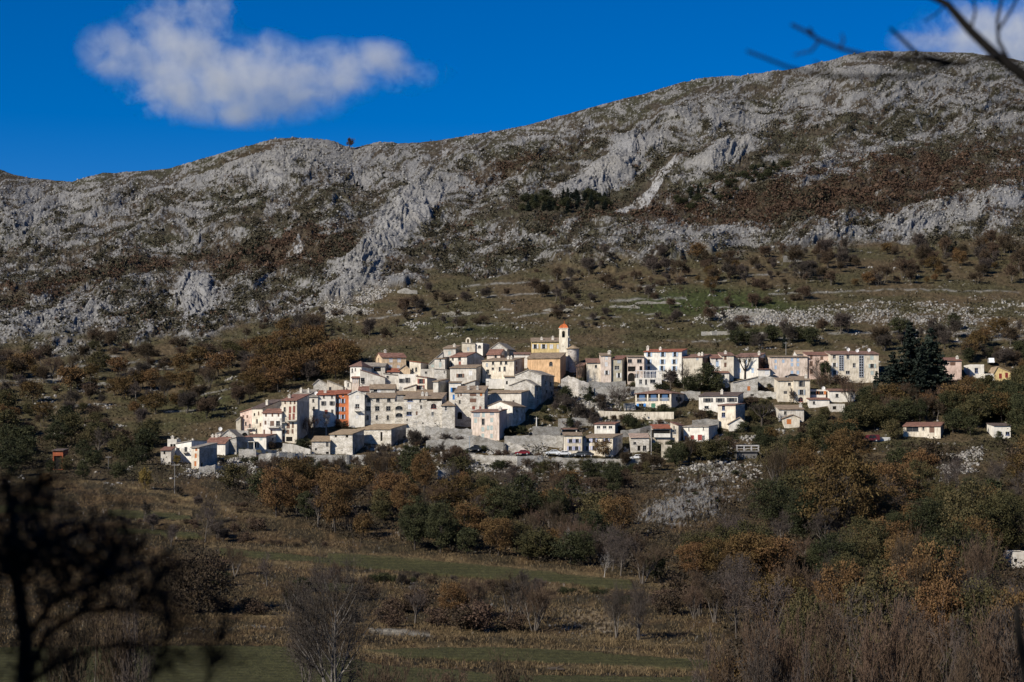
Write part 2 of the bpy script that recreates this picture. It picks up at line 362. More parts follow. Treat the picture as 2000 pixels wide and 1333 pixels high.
rows_ = 0.5 + 0.5 * np.sin(PY * 1.15 + 2 * fbm(PX / 200, PY / 30, 2, 261))
field = lerp(C(.060, .060, .023), C(.080, .075, .031), rows_[..., None]) * (0.92 + 0.22 * f1[..., None] + .25 * fbm(PX / 150, PY / 10, 3, 271)[..., None])
lowc = lerp(lowc, field, FIELD[..., None])
covl = ss(0.0, 0.22, Rlow * 0.62 + 0.40 * f1 + 0.36 * f2 - 0.10)[..., None]
lowc = lerp(lowc, C(.27, .26, .24) * (0.85 + .4 * f2[..., None]), covl * (1 - FIELD[..., None]) * 0.95)
def edge(pts, wd):
    yy = np.interp(PX, [p[0] for p in pts], [p[1] for p in pts]) + 3 * fbm(PX / 30, PY / 500, 3, 281)
    return np.exp(-((PY - yy) / wd) ** 2) * (PX > pts[0][0]) * (PX < pts[-1][0])
EDG = np.zeros(PX.shape)
for pts, wd in [([(640, 1074), (900, 1094), (1060, 1111), (1240, 1130), (1420, 1165)], 5), ([(700, 1263), (960, 1257), (1150, 1268), (1400, 1286), (1700, 1300)], 4), ([(190, 990), (375, 1000)], 4), ([(380, 1064), (640, 1076)], 4), ([(620, 1118), (900, 1130), (1080, 1144), (1240, 1156)], 4),
                ([(840, 1232), (1060, 1240), (1300, 1256), (1560, 1262)], 6), ([(1000, 1300), (1200, 1302), (1500, 1316)], 4), ([(300, 975), (560, 1010)], 5), ([(-100, 942), (200, 940), (330, 965), (460, 985)], 4), ([(230, 1016), (380, 1020)], 3), ([(430, 1090), (640, 1104)], 3), ([(400, 1195), (700, 1212), (1050, 1222)], 5), ([(540, 1250), (780, 1282)], 4)]:
    EDG = np.maximum(EDG, edge(pts, wd))
lowc = lerp(lowc, C(.20, .145, .072) * (.85 + .5 * f1[..., None]), (EDG * (.45 + .5 * ss(-.3, .3, fbm(PX / 40, PY / 10, 2, 285))))[..., None] * LF)
SAND = np.clip(ell(1150, 1205, 70, 22, 10) + .8 * ell(1210, 1228, 60, 10, 10), 0, 1) * ss(-.15, .2, f1)
lowc = lerp(lowc, C(.30, .235, .15) * (.9 + .4 * f2[..., None]), SAND[..., None] * .8)
PTH = edge([(720, 1229), (840, 1236)], 3.5); lowc = lerp(lowc, C(.27, .25, .21) * np.ones(PX.shape + (1,)), PTH[..., None] * .8)
PALE = np.zeros(PX.shape)
for pts, wd in [([(-60, 747), (60, 742), (130, 740), (240, 762)], 2.6), ([(120, 716), (220, 711), (335, 706)], 2.2), ([(60, 700), (160, 690), (240, 698)], 2), ([(250, 722), (340, 720)], 2.2), ([(380, 775), (480, 752)], 1.8), ([(300, 806), (440, 800)], 1.8), ([(620, 618), (700, 606)], 2), ([(700, 625), (800, 612)], 1.8), ([(840, 622), (1000, 604)], 1.6), ([(870, 640), (1010, 632)], 1.8),
                ([(1020, 618), (1160, 600)], 1.8), ([(1120, 625), (1280, 612)], 1.6), ([(1240, 560), (1420, 548)], 1.8), ([(1190, 588), (1340, 582)], 2.2), ([(1440, 540), (1600, 530)], 1.8), ([(1500, 575), (1760, 566), (2000, 570)], 1.6), ([(1380, 600), (1500, 606)], 2.2), ([(1560, 652), (1800, 648), (2000, 655)], 2), ([(1850, 668), (2000, 662)], 2.4), ([(900, 560), (1080, 548)], 1.8), ([(940, 580), (1100, 570)], 1.6), ([(0, 800), (200, 790)], 1.8), ([(1300, 668), (1560, 660)], 1.8)]:
    PALE = np.maximum(PALE, edge(pts, wd))
PALE *= ss(-.25, .1, fbm(PX / 26, PY / 9, 3, 291))
lowc = lerp(lowc, C(.25, .24, .215) * (.85 + .4 * f2[..., None]), (PALE * .85)[..., None])
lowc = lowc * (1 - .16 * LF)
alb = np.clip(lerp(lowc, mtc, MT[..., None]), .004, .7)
# rows behind the ridge and rows down to, and behind, the camera
def rows_extra():
    Xs, Ys, Zs, Cs = [], [], [], []
    for k in range(1, 13):
        dd = k * k * 7.0
        Xs.append(GX[0] * (1 + dd / 2400)); Ys.append(GYY[0] + dd); Zs.append(GZ[0] - 1.2 * k - dd * 0.28); Cs.append(alb[0])
    top = [a[::-1] for a in (Xs, Ys, Zs, Cs)]
    Xn, Yn, Zn, Cn = [], [], [], []
    for d in list(np.linspace(198, 104, 40)) + list(np.linspace(100, -60, 90)):
        de = max(d, 140); x = (GPX - 1000) / F * de
        z0 = np.interp(d, NZD, NZZ); w = min(1, (200 - d) / 40)
        n = fbm(x / 6, np.full(len(x), d / 6.0), 4, 301)
        Xn.append(x); Yn.append(np.full(len(x), d)); Zn.append(lerp(GZ[-1], z0 + 0.45 * n, w) if d > 150 else z0 + 0.45 * n)
        c = lerp(C(.045, .045, .024), C(.075, .055, .03), ss(-.3, .3, n)[:, None]) * (0.8 + .6 * fbm(x / .8, np.full(len(x), d / .8), 2, 311)[:, None])
        Cn.append(lerp(alb[-1], np.clip(c, .004, 1), w))
    return top, (Xn, Yn, Zn, Cn)
tp, nr = rows_extra()
AX = np.vstack([*tp[0], GX, *nr[0]]); AY = np.vstack([*tp[1], GYY, *nr[1]]); AZ = np.vstack([*tp[2], GZ, *nr[2]])
AC = np.concatenate([np.stack(tp[3]), alb, np.stack(nr[3])], 0)
nr_, nc_ = AX.shape
idx = np.arange(nr_ * nc_).reshape(nr_, nc_)
quads = np.stack([idx[1:, :-1], idx[1:, 1:], idx[:-1, 1:], idx[:-1, :-1]], -1).reshape(-1, 4)
t = NT('earth_and_rock', .95, .1)
at = t.n('ShaderNodeAttribute', attribute_name='soil')
v = t.coord('Object'); n1 = t.noise(v, 0.9, 6, .7); n2 = t.noise(v, 0.16, 3)
t.base(t.mix(1.0, at.outputs['Color'], t.ramp(n1, [(0.3, (.55, .55, .55)), (.5, (1, 1, 1)), (.7, (1.35, 1.35, 1.35))]), 'MULTIPLY')); t.bump(n1, 0.7, 1.2)
me = npmesh('ground', np.stack([AX, AY, AZ], -1), quads, t.m, smooth=True)
ca = me.attributes.new('soil', 'FLOAT_COLOR', 'POINT')
ca.data.foreach_set('color', np.concatenate([AC.reshape(-1, 3), np.ones((nr_ * nc_, 1))], 1).astype(np.float32).ravel())
tag(obj('ground', me), kind='structure')
def near_z(d): return float(np.interp(d, NZD, NZZ))
# ------------------------------------------------------------------ house builder
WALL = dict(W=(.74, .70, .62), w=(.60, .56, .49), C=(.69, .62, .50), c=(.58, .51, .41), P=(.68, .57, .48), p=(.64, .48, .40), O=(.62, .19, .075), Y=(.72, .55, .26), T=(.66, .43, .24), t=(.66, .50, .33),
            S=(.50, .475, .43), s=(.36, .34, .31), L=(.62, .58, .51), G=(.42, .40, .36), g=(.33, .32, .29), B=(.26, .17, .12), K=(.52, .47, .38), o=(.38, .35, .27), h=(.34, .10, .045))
STONY = set('SsL')
ROOF = dict(t=(.27, .205, .145), T=(.33, .25, .165), r=(.30, .105, .062), R=(.225, .118, .088), b=(.22, .13, .10), d=(.12, .09, .08), g=(.30, .27, .23), p=(.40, .30, .24), w=(.62, .60, .56))
PAINT = dict(b=(.40, .50, .62), B=(.05, .22, .55), g=(.40, .46, .43), G=(.05, .16, .10), r=(.22, .06, .04), R=(.24, .035, .03), n=(.16, .09, .06), k=(.10, .095, .09), w=(.68, .67, .65), o=(.50, .17, .05), v=(.42, .43, .55), y=(.33, .36, .38), u=(.13, .16, .30))
def wallmat(k): return stone(WALL[k]) if k in STONY else plaster(WALL[k])
WS = 1.16           # openings read a little larger than they measure through the haze of the zoom
RECTS = []          # screen boxes of the buildings, so that scattered trees leave them clear
LMS = []            # landmarks that labels can name
def prism_x(mb, prof, x0, x1, th, m=0):
    """roof slab: profile in (y,z) pulled along x"""
    n = len(prof)
    for (ya, za), (yb, zb) in zip(prof, prof[1:]):
        mb.hexa([(x0, ya, za), (x1, ya, za), (x1, yb, zb), (x0, yb, zb), (x0, ya, za + th), (x1, ya, za + th), (x1, yb, zb + th), (x0, yb, zb + th)], m)
def prism_y(mb, prof, y0, y1, th, m=0):
    for (xa, za), (xb, zb) in zip(prof, prof[1:]):
        mb.hexa([(xa, y0, za), (xb, y0, zb), (xb, y1, zb), (xa, y1, za), (xa, y0, za + th), (xb, y0, zb + th), (xb, y1, zb + th), (xa, y1, za + th)], m)
def wall_grid(mb, W_, z0, z1, ops, xf):
    """a wall from x=0..W_, z0..z1 with openings (x,z,w,h,arch), reveals 0.28 m deep; xf maps (along, in, up) to local coordinates"""
    xs = sorted({0, W_} | {round(min(max(o[0] + s * o[2] / 2, 0.01), W_ - .01), 4) for o in ops for s in (-1, 1)})
    zs = sorted({z0, z1} | {round(min(max(o[1] + s * o[3] / 2, z0 + .01), z1 - .01), 4) for o in ops for s in (-1, 1)})
    for xa, xb in zip(xs, xs[1:]):
        run = None
        for za, zb in zip(zs, zs[1:]):
            cx, cz = (xa + xb) / 2, (za + zb) / 2
            hit = any(abs(cx - o[0]) < o[2] / 2 and abs(cz - o[1]) < o[3] / 2 for o in ops)
            if not hit: mb.poly([xf(xa, 0, za), xf(xb, 0, za), xf(xb, 0, zb), xf(xa, 0, zb)])
    for o in ops:
        xa, xb, za, zb = o[0] - o[2] / 2, o[0] + o[2] / 2, o[1] - o[3] / 2, o[1] + o[3] / 2; D = 0.3 if len(o) < 6 else o[5]
        mb.poly([xf(xa, 0, za), xf(xa, D, za), xf(xa, D, zb), xf(xa, 0, zb)]); mb.poly([xf(xb, 0, za), xf(xb, 0, zb), xf(xb, D, zb), xf(xb, D, za)])
        mb.poly([xf(xa, 0, za), xf(xb, 0, za), xf(xb, D, za), xf(xa, D, za)]); mb.poly([xf(xa, 0, zb), xf(xa, D, zb), xf(xb, D, zb), xf(xb, 0, zb)])
        if len(o) > 4 and o[4]:                      # arched head: fill the two corners
            r = min(o[2] / 2, o[3] * .6); zc = zb - r; cx = o[0]; a_ = o[2] / 2
            arc = [(cx - a_ * math.cos(q), zc + r * math.sin(q)) for q in [math.pi / 2 * i / 5 for i in range(6)]]
            mb.poly([xf(x, 0.02, z) for x, z in [(xa, zb)] + arc[::-1][:]]); mb.poly([xf(2 * cx - x, 0.02, z) for x, z in [(xa, zb)] + arc[::-1]][::-1])
def window(root, xf, cx, cz, w, h, st):
    """st: o = opening backed by a panel painted as inner shade, d = glazed, q = glazed with pale surround, S? = closed shutters, P? = glazed with open shutters, A? = arched glazed, V = vault; ? is the paint"""
    def bx(mb, x0, x1, i0, i1, z0, z1):
        p = [xf(x0, i0, z0), xf(x1, i0, z0), xf(x1, i1, z0), xf(x0, i1, z0), xf(x0, i0, z1), xf(x1, i0, z1), xf(x1, i1, z1), xf(x0, i1, z1)]
        mb.hexa(p)
    k = st[0]; col = st[1] if len(st) > 1 else None
    xa, xb, za, zb = cx - w / 2, cx + w / 2, cz - h / 2, cz + h / 2
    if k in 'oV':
        m = MB(); bx(m, xa + .01, xb - .01, .27, .35, za + .01, zb - .01); m.build('opening', dark(), root); return  # dark panel painted in place of the shade inside the opening
    if k == 'S':
        m = MB()
        for q in (0, 1):
            a = xa + q * w / 2 + .02; b = a + w / 2 - .04; bx(m, a, b, .04, .10, za + .02, zb - .02)
            for i in range(3): z = za + h * (i + .5) / 3; bx(m, a + .03, b - .03, .015, .04, z - .06, z + .06)
        m.build('shutter', paint(PAINT[col]), root); return
    m = MB(); f = .07; fc = PAINT[col] if k in 'A' and col else (PAINT['u'] if k == 'd' and col == 'u' else (.5, .49, .47) if k == 'q' else (.16, .15, .14))
    for a, b, c, d in ((xa + .005, xa + f, za + .005, zb - .005), (xb - f, xb - .005, za + .005, zb - .005), (xa + f, xb - f, za + .005, za + f), (xa + f, xb - f, zb - f, zb - .005), (cx - .035, cx + .035, za + f, zb - f)): bx(m, a, b, .14, .20, c, d)
    if h > 1.2: bx(m, xa + f, cx - .036, .145, .19, cz - .025, cz + .025); bx(m, cx + .036, xb - f, .145, .19, cz - .025, cz + .025)
    bx(m, xa - .08, xb + .08, -.08, .02, za - .14, za - .015)
    fr = m.build('window', paint(fc), root)
    g = MB(); bx(g, xa + .03, xb - .03, .21, .26, za + .03, zb - .03); g.build('pane', glass(), fr)
    if k == 'P':
        for s in (-1, 1):
            m = MB(); a = (xa - w * .5 - .02, xa - .04) if s < 0 else (xb + .04, xb + w * .5 + .02)
            bx(m, a[0], a[1], -.09, -.04, za - .02, zb + .02)
            for i in range(3): z = za + h * (i + .5) / 3; bx(m, a[0] + .05, a[1] - .05, -.11, -.09, z - .07, z + .07)
            m.build('shutter', paint(PAINT[col]), root)
def grid(xs, ys, w, h, st): return [(x, y, w, h, st) for y in ys for x in xs]

def H(label, p0, p1, ye, yb, sx=None, dep=9.0, roof='f', rp=None, wall='C', rc='t', wins=(), sw=(), ch=(), lm=None, side=None, rot=None, cat='house', name=None, ax=.5, ext=4.0, lift=0, extra=None, group=None, dd=0):
    """p0,p1: photo columns of the front's corners; ye,yb: rows of eaves and foot; sx: column of the far corner of the visible side; rp: rise of the roof in photo pixels"""
    mid = (p0 + p1) / 2
    d = dep_at(mid, yb) + dd
    k0, k1 = (p0 - 1000) / F, (p1 - 1000) / F
    def setup(r):
        if r >= 0:
            N = (k1 * d, d); Wd = (k1 * d - k0 * d) / (math.cos(r) + k0 * math.sin(r)); L = (N[0] - Wd * math.cos(r), N[1] + Wd * math.sin(r))
        else:
            N = (k0 * d, d); Wd = (k1 * d - k0 * d) / (math.cos(r) + k1 * math.sin(r)); L = N
        return N, Wd, L
    r = 0.0 if rot is None else math.radians(rot)
    if sx is not None and rot is None:
        lo, hi = (0.0, 1.2) if sx > p1 else (-1.2, 0.0)
        for _ in range(40):
            r = (lo + hi) / 2; N, Wd, L = setup(r)
            fx, fy = N[0] + dep * math.sin(r), N[1] + dep * math.cos(r)
            if fx / fy * F + 1000 < sx: lo = r
            else: hi = r
    N, Wd, L = setup(r)
    c, s = math.cos(r), math.sin(r)
    zb = (HY - yb) / F * d; ze = (HY - ye) / F * d; Hh = ze - zb + lift
    if len(label.split()) > 16: print('LONG', label)
    root = empty(name or 'house', (L[0] + c * Wd / 2, L[1] - s * Wd / 2, zb), -r); tag(root, label, cat, group)
    x0, x1 = -Wd / 2, Wd / 2; z0 = -ext
    R_ = rp / F * d if rp is not None else (dep * .17 if roof in 'fh' else Wd * .17 if roof == 'g' else 1.2)
    def proj(px, py):
        k = (px - 1000) / F; q = (k * L[1] - L[0]) / (c + k * s); y = L[1] - q * s
        return q - Wd / 2, (HY - py) / F * y - zb, y
    def sproj(px, py):
        k = (px - 1000) / F; q = (k * N[1] - N[0]) / (s - k * c); y = N[1] + q * c
        return q, (HY - py) / F * y - zb, y
    ops = []; todo = []
    for (px, py, w, h, st) in wins:
        x, z, y = proj(px, py); w = w / F * y / c * WS; h = h / F * y * (1 + (WS - 1) * .6)
        ops.append((x + Wd / 2, z, w, h, st[0] in 'AV')); todo.append((0, x, z, w, h, st))
    sops = []
    for (px, py, w, h, st) in sw:
        q, z, y = sproj(px, py); w = w / F * y / max(abs(s), .25); h = h / F * y
        w = min(w, 1.4); q = min(max(q, w / 2 + .2), dep - w / 2 - .2); sops.append((q, z, w, h, st[0] in 'AV')); todo.append((1, q, z, w, h, st))
    fxf = lambda a, i, z: (a - Wd / 2, i, z)
    right = r >= 0; sgn = 1 if right else -1; xs_ = x1 if right else x0
    if right: sxf = lambda a, i, z: (x1 - i, a, z)
    else: sxf = lambda a, i, z: (x0 + i, a, z)
    mb = MB(); zt = Hh
    ops = [o for o in ops if o[1] + o[3] / 2 < zt - .02 or roof != 'x']
    ops_ok = [(min(max(o[0], o[2] / 2 + .05), Wd - o[2] / 2 - .05), min(o[1], zt - .06 - o[3] / 2), *o[2:]) for o in ops]
    wall_grid(mb, Wd, z0, zt, ops_ok, fxf)
    sops_ok = [(o[0], min(o[1], zt - .06 - o[3] / 2), *o[2:]) for o in sops]
    wall_grid(mb, dep, z0, zt, sops_ok, sxf)
    ox = x0 if right else x1
    mb.poly([(ox, 0, z0), (ox, 0, zt), (ox, dep, zt), (ox, dep, z0)]); mb.poly([(x0, dep, z0), (x0, dep, zt), (x1, dep, zt), (x1, dep, z0)])
    o, th = .35, .22; rm = MB(); e = .004
    if roof == 'f':
        sl_ = R_ / (dep / 2)
        for x in (x0, x1): mb.poly([(x, 0, zt), (x, dep, zt), (x, dep / 2, zt + R_)])
        prism_x(rm, [(-o, zt - o * sl_ + e), (dep / 2, zt + R_ + e), (dep + o, zt - o * sl_ + e)], x0 - .2, x1 + .2, th)
    elif roof == 'g':
        xa = x0 + Wd * ax; sa, sb = R_ / (xa - x0), R_ / (x1 - xa)
        for y in (0, dep): mb.poly([(x0, y, zt), (x1, y, zt), (xa, y, zt + R_)])
        prism_y(rm, [(x0 - o, zt - o * sa + e), (xa, zt + R_ + e), (x1 + o, zt - o * sb + e)], -.25, dep + .2, th)
    elif roof == 's':
        mb.poly([(x0, dep, zt), (x1, dep, zt), (x1, dep, zt + R_), (x0, dep, zt + R_)])
        for x in (x0, x1): mb.poly([(x, 0, zt), (x, dep, zt), (x, dep, zt + R_)])
        q = R_ / dep; prism_x(rm, [(-o, zt - o * q + e), (dep + .1, zt + R_ + .1 * q + e)], x0 - .2, x1 + .2, th)
    elif roof in 'lr':                     # slopes sideways: l = higher on the left
        hi, lo = (x0, x1) if roof == 'l' else (x1, x0)
        for y in (0, dep): mb.poly([(x0, y, zt), (x1, y, zt), (hi, y, zt + R_)])
        mb.poly([(hi, 0, zt), (hi, dep, zt), (hi, dep, zt + R_), (hi, 0, zt + R_)])
        pr = sorted([(hi, zt + R_ + e), (lo, zt + e)]); prism_y(rm, pr, -.25, dep + .2, th)
    elif roof in 'hp':
        a, b = x0 - o, x1 + o; f_, k_ = -o, dep + o; hw = min((b - a) / 2, (k_ - f_) / 2) if roof == 'h' else (b - a) / 2
        z1_ = zt - .05; zr = zt + R_
        if roof == 'p': hw = (b - a) / 2; rid = [((a + b) / 2, (f_ + k_) / 2)] * 2
        else: rid = [(a + hw, (f_ + k_) / 2), (b - hw, (f_ + k_) / 2)]
        q = [(a, f_, z1_), (b, f_, z1_), (b, k_, z1_), (a, k_, z1_)]; tq = [(x, y, z + th * .7) for x, y, z in q]; A, B = (*rid[0], zr + th), (*rid[1], zr + th)
        rm.poly(q[::-1])
        for i in range(4): rm.poly([q[i], q[(i + 1) % 4], tq[(i + 1) % 4], tq[i]])
        if roof == 'h': rm.poly([tq[0], tq[1], B, A]); rm.poly([tq[1], tq[2], B]); rm.poly([tq[2], tq[3], A, B]); rm.poly([tq[3], tq[0], A])
        else:
            for i in range(4): rm.poly([tq[i], tq[(i + 1) % 4], A])
    elif roof == 'x':                       # flat with parapet
        rm.box(x0 + .15, x1 - .15, .15, dep - .15, zt - .5, zt - .3)
        for a in ((x0, x1, 0, .2), (x0, x1, dep - .2, dep), (x0, x0 + .2, .2, dep - .2), (x1 - .2, x1, .2, dep - .2)): rm.box(a[0], a[1], a[2], a[3], zt + .002, zt + .12)
    wo = mb.build('wall', wallmat(wall), root)
    ro = rm.build('roof', tiles(ROOF[rc]) if roof != 'x' else plaster(WALL[wall]), root)
    if side:                                # side wall in its own colour, mostly darker: shade painted in
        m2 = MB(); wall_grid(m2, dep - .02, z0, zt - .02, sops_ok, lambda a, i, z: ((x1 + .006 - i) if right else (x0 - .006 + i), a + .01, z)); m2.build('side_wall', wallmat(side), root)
    for q in ch:
        x, z, y = proj(q[0], ye); hgt = q[1] / F * d; y_ = dep * (.5 if roof in 'fhp' else .35)
        zz = zt + (R_ if roof in 'fhp' else R_ * .5); m = MB(); wd = .38
        x = min(max(x, x0 + .5), x1 - .5)
        m.box(x - wd, x + wd, y_ - wd, y_ + wd, zz - 1.2, zz + hgt); m.box(x - wd - .1, x + wd + .1, y_ - wd - .1, y_ + wd + .1, zz + hgt, zz + hgt + .15)
        m.box(x - .2, x + .2, y_ - .2, y_ + .2, zz + hgt + .15, zz + hgt + .5); m.build('chimney', plaster(WALL['w' if wall not in STONY else 'S']), ro)
    for (kd, a, z, w, h, st) in todo:
        if kd == 0:
            a = min(max(a, x0 + w / 2 + .05), x1 - w / 2 - .05); z = min(z, zt - .06 - h / 2); window(root, lambda q, i, zz: (q, i, zz), a, z, w, h, st)
        else:
            z = min(z, zt - .06 - h / 2); window(root, sxf, a, z, w, h, st)
    RECTS.append((min(p0, sx or p0), ye - (rp or 8), max(p1, sx or p1), yb))
    if lm: LMS.append(((p0 + p1) / 2, (ye + yb) / 2, lm))
    info = dict(root=root, W=Wd, dep=dep, H=Hh, zt=zt, R=R_, proj=proj, sproj=sproj, d=d, x0=x0, x1=x1, s=s, c=c, zb=zb, wall=wo, roof=ro)
    if extra: extra(info)
    return info
def balcony(info, pa, pb, py, rail=1.0, out=1.1, col='k', solid=False):
    x0, z, _ = info['proj'](pa, py); x1, _, _ = info['proj'](pb, py); m = MB()
    m.box(x0, x1, -out, -.01, z - .16, z); b = m.build('balcony', plaster(WALL['w']), info['root'])
    m = MB()
    if solid: m.box(x0, x1, -out - .08, -out, z - .1, z + rail)
    else:
        m.box(x0, x1, -out, -out + .05, z + rail - .05, z + rail)
        n = max(4, int((x1 - x0) / .28))
        for i in range(n + 1): x = x0 + .03 + (x1 - x0 - .06) * i / n; m.box(x - .02, x + .02, -out, -out + .04, z + .01, z + rail - .052)
        for x in (x0, x1 - .05): m.box(x, x + .05, -out + .06, -.02, z + rail - .05, z + rail)
    m.build('railing', paint(PAINT[col]) if not solid else plaster(WALL['W']), b)
def dish(info, px, py, on='roof'):
    """white satellite dish on a short mast"""
    x, z, y = info['proj'](px, py); yy = info['dep'] * .4; m = MB()
    x = min(max(x, info['x0'] + .3), info['x1'] - .3); zz = z * (1 + yy / info['d'])
    m.tube([(x, yy, min(zz, info['zt'])), (x, yy, zz)], .04, 6)
    m.v0 = len(m.v); n = len(m.v); c_ = (x, yy - .1, zz)
    for rr, dy in ((.02, .16), (.3, .10), (.55, 0)): m.v += [(c_[0] + rr * math.cos(q) - .25 * dy, c_[1] + dy, c_[2] + rr * math.sin(q)) for q in [math.pi * 2 * j / 12 for j in range(12)]]
    for a in (0, 12):
        for j in range(12): m.f.append((n + a + j, n + a + (j + 1) % 12, n + a + 12 + (j + 1) % 12, n + a + 12 + j)); m.m.append(0)
    m.tube([(x, yy - .1, zz), (x - .1, yy - .6, zz - .1)], .025, 5)
    m.build('satellite_dish', paint(PAINT['w']), info['roof'])

# ------------------------------------------------------------------ dry stone walls
def swall(label, pts, mat=None, th=.6, lm=None, cap=False, name='stone_wall', rect=False, rough=.25):
    """pts: (column, top row, foot row)"""
    rough *= .35; rnd = random.Random(int(pts[0][0] * 7 + pts[0][1])); P3 = []
    for (a, ta, ba), (b, tb, bb) in zip(pts, pts[1:]):
        n = max(2, int(abs(b - a) / 5))
        for i in range(n): f = i / n; P3.append((lerp(a, b, f), lerp(ta, tb, f), lerp(ba, bb, f)))
    P3.append(pts[-1])
    d_ = [dep_at(x, y2) for x, _, y2 in P3]; V = []
    for (x, y1, y2), d in zip(P3, d_):
        X = (x - 1000) / F * d; zt = (HY - y1) / F * d + rnd.uniform(-rough, rough); zb = (HY - y2) / F * d - 2.5
        V.append((X, d, zb, zt))
    o = V[len(V) // 2]; m = MB()
    for p, q in zip(V, V[1:]):
        j = lambda v, dy, z, : (v[0] - o[0], v[1] - o[1] + dy, z - o[2])
        m.poly([j(p, 0, p[2]), j(q, 0, q[2]), j(q, .12, q[3]), j(p, .12, p[3])]); m.poly([j(p, .12, p[3]), j(q, .12, q[3]), j(q, th, q[3] + .0), j(p, th, p[3])])
        m.poly([j(p, th, p[2]), j(p, th, p[3]), j(q, th, q[3]), j(q, th, q[2])])
    for v in (V[0], V[-1]): m.poly([(v[0] - o[0], v[1] - o[1], v[2] - o[2]), (v[0] - o[0], v[1] - o[1] + .12, v[3] - o[2]), (v[0] - o[0], v[1] - o[1] + th, v[3] - o[2]), (v[0] - o[0], v[1] - o[1] + th, v[2] - o[2])])
    w = m.build(name, mat or stone(WALL['S']), None, (o[0], o[1], o[2])); tag(w, label, 'wall', kind='thing')
    xs = [p[0] for p in pts]
    if lm: LMS.append((sum(xs) / len(xs), pts[0][1], lm))
    if rect: RECTS.append((min(xs), min(p[1] for p in pts), max(xs), max(p[2] for p in pts)))
    return w
# ================================================================== the village, from the lower left end to the right
g_ = grid
H('small whitewashed shed with a dusty red roof at the far left end of the village', 314, 334, 880, 908, 342, 6, 's', 6, 'w', 'R', [(321, 885, 3, 5, 'o')], lm='red roofed shed at the left end')
i = H('white house with a roof loggia of dark openings behind the red roofed shed', 327, 345, 859, 885, None, 7, 'x', 0, 'W', 't', g_([335, 340.5], [871], 4, 6, 'o'), ch=[(334, 5)])
i = H('white house with a small balcony window left of the orange shuttered stone house', 344, 374, 867, 905, None, 9, 'r', 5, 'W', 'g', [(349, 877, 3.5, 3, 'd'), (363, 878, 5, 8, 'd')], ch=[(366, 4)], lm='white house with the small balcony', rot=18)
balcony(i, 358, 369, 884)
H('narrow stone house with three orange shutters and a long grey shaded side wall', 374, 389, 875, 915, 424, 11, 's', 9, 'C', 'g', [(383.3, 877.5, 3.6, 5.5, 'So'), (382.3, 890.5, 3.6, 8, 'So'), (381.5, 906, 3.6, 9, 'So')], [(395, 909, 4, 9, 'o')], lm='house with orange shutters', side='s')
i = H('low cream house under a long terracotta roof behind the orange shuttered house', 401, 440, 867, 890, 462, 9, 'f', 12, 'W', 'R', [(410, 871, 4, 3, 'd'), (421, 871, 4, 3, 'd')], ch=[(412, 4), (398, 4)])
H('grey stone gable house with one small window at the top left of the lane', 431, 461, 852, 878, None, 8, 'g', 12, 'S', 'g', [(443.5, 850.5, 3, 4, 'o')], rot=8, lm='stone gable house with one small window')
i = H('small white annexe with a satellite dish left of the stone gable house', 420, 431, 848, 872, None, 6, 'r', 4, 'W', 'g'); dish(i, 428, 838)
H('low stone building with two dark vaulted openings below the pink house', 460, 485, 842, 866, None, 7, 'x', 0, 'S', 'g', [(466, 853, 7, 12, 'V'), (478, 852, 10, 12, 'V')], rot=-4, lm='vaulted stone building')
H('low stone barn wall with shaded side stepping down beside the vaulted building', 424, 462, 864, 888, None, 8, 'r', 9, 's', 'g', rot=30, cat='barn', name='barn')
# left terrace row
i = H('pale green narrow house at the left end of the tall row', 461, 470, 822, 846, None, 8, 'r', 7, 'K', 'g', rot=10)
i = H('salmon pink house near the left end of the tall row', 469, 492, 806, 846, None, 9, 'r', 7, 'p', 'R', g_([475, 483], [814], 3, 5, 'Sn') + [(480, 828, 3, 6, 'd'), (488, 832, 3, 7, 'd')], ch=[(483, 4)], lm='salmon pink house', rot=22)
balcony(i, 482, 491, 838)
i = H('tall cream house with a large grey shaded blank side wall in the left row', 492, 513, 798, 856, 551, 10.5, 's', 18, 'C', 'd', [(497, 810, 2.5, 5, 'o'), (505, 808, 2.5, 7, 'Sn'), (502, 823, 3, 7, 'd'), (509, 830, 3, 6, 'Sn'), (501, 842, 3, 8, 'd')], ch=[(509, 6)], side='G', lm='tall cream house with blank shaded side')
balcony(i, 489, 497, 837)
i = H('white house with a long black railed balcony and a low red roof', 513, 550, 807, 866, None, 8, 'f', 8, 'W', 'R', [(519.5, 811, 3, 6, 'Sn'), (532, 811, 3, 6, 'Sn'), (544, 811, 3, 6, 'Sn'), (518.5, 826, 3.5, 7, 'Sn'), (531.5, 827.5, 7, 9, 'Sn'), (543, 827.5, 7, 9, 'd'), (530, 845, 3, 10, 'Sn'), (516, 845, 3, 10, 'Sn')], ch=[(541, 4), (545, 5)], rot=14, lm='white house with the long balcony')
balcony(i, 524, 547, 835)
i = H('tall off white house with red brown shutters and balconies beside a grey shaded side wall', 550, 580, 783, 866, 604, 11, 's', 14, 'C', 'R', [(557, 787, 3, 5, 'Sn'), (567.5, 787, 3, 6, 'Sn'), (575.5, 786, 3, 6, 'Sn'), (556, 800, 3.5, 8, 'dk'), (566.5, 801, 4, 12, 'Sr'), (574.5, 800, 4, 12, 'Sr'), (566, 815, 4, 11, 'Sr'), (573.5, 814, 4, 11, 'Sr'), (563, 832, 6, 10, 'Sn'), (572, 831, 3.5, 10, 'Sn'), (562, 844, 5, 8, 'Sn'), (571.5, 843, 3.5, 8, 'Sn'), (553, 842, 5, 10, 'Sn'), (565, 858, 11, 8, 'o'), (553, 858, 5, 10, 'Sr')], side='G', ch=[(557, 4)], lm='tall house with red brown shutters')
balcony(i, 562, 580, 822); balcony(i, 549, 559, 825); balcony(i, 549, 556, 838)
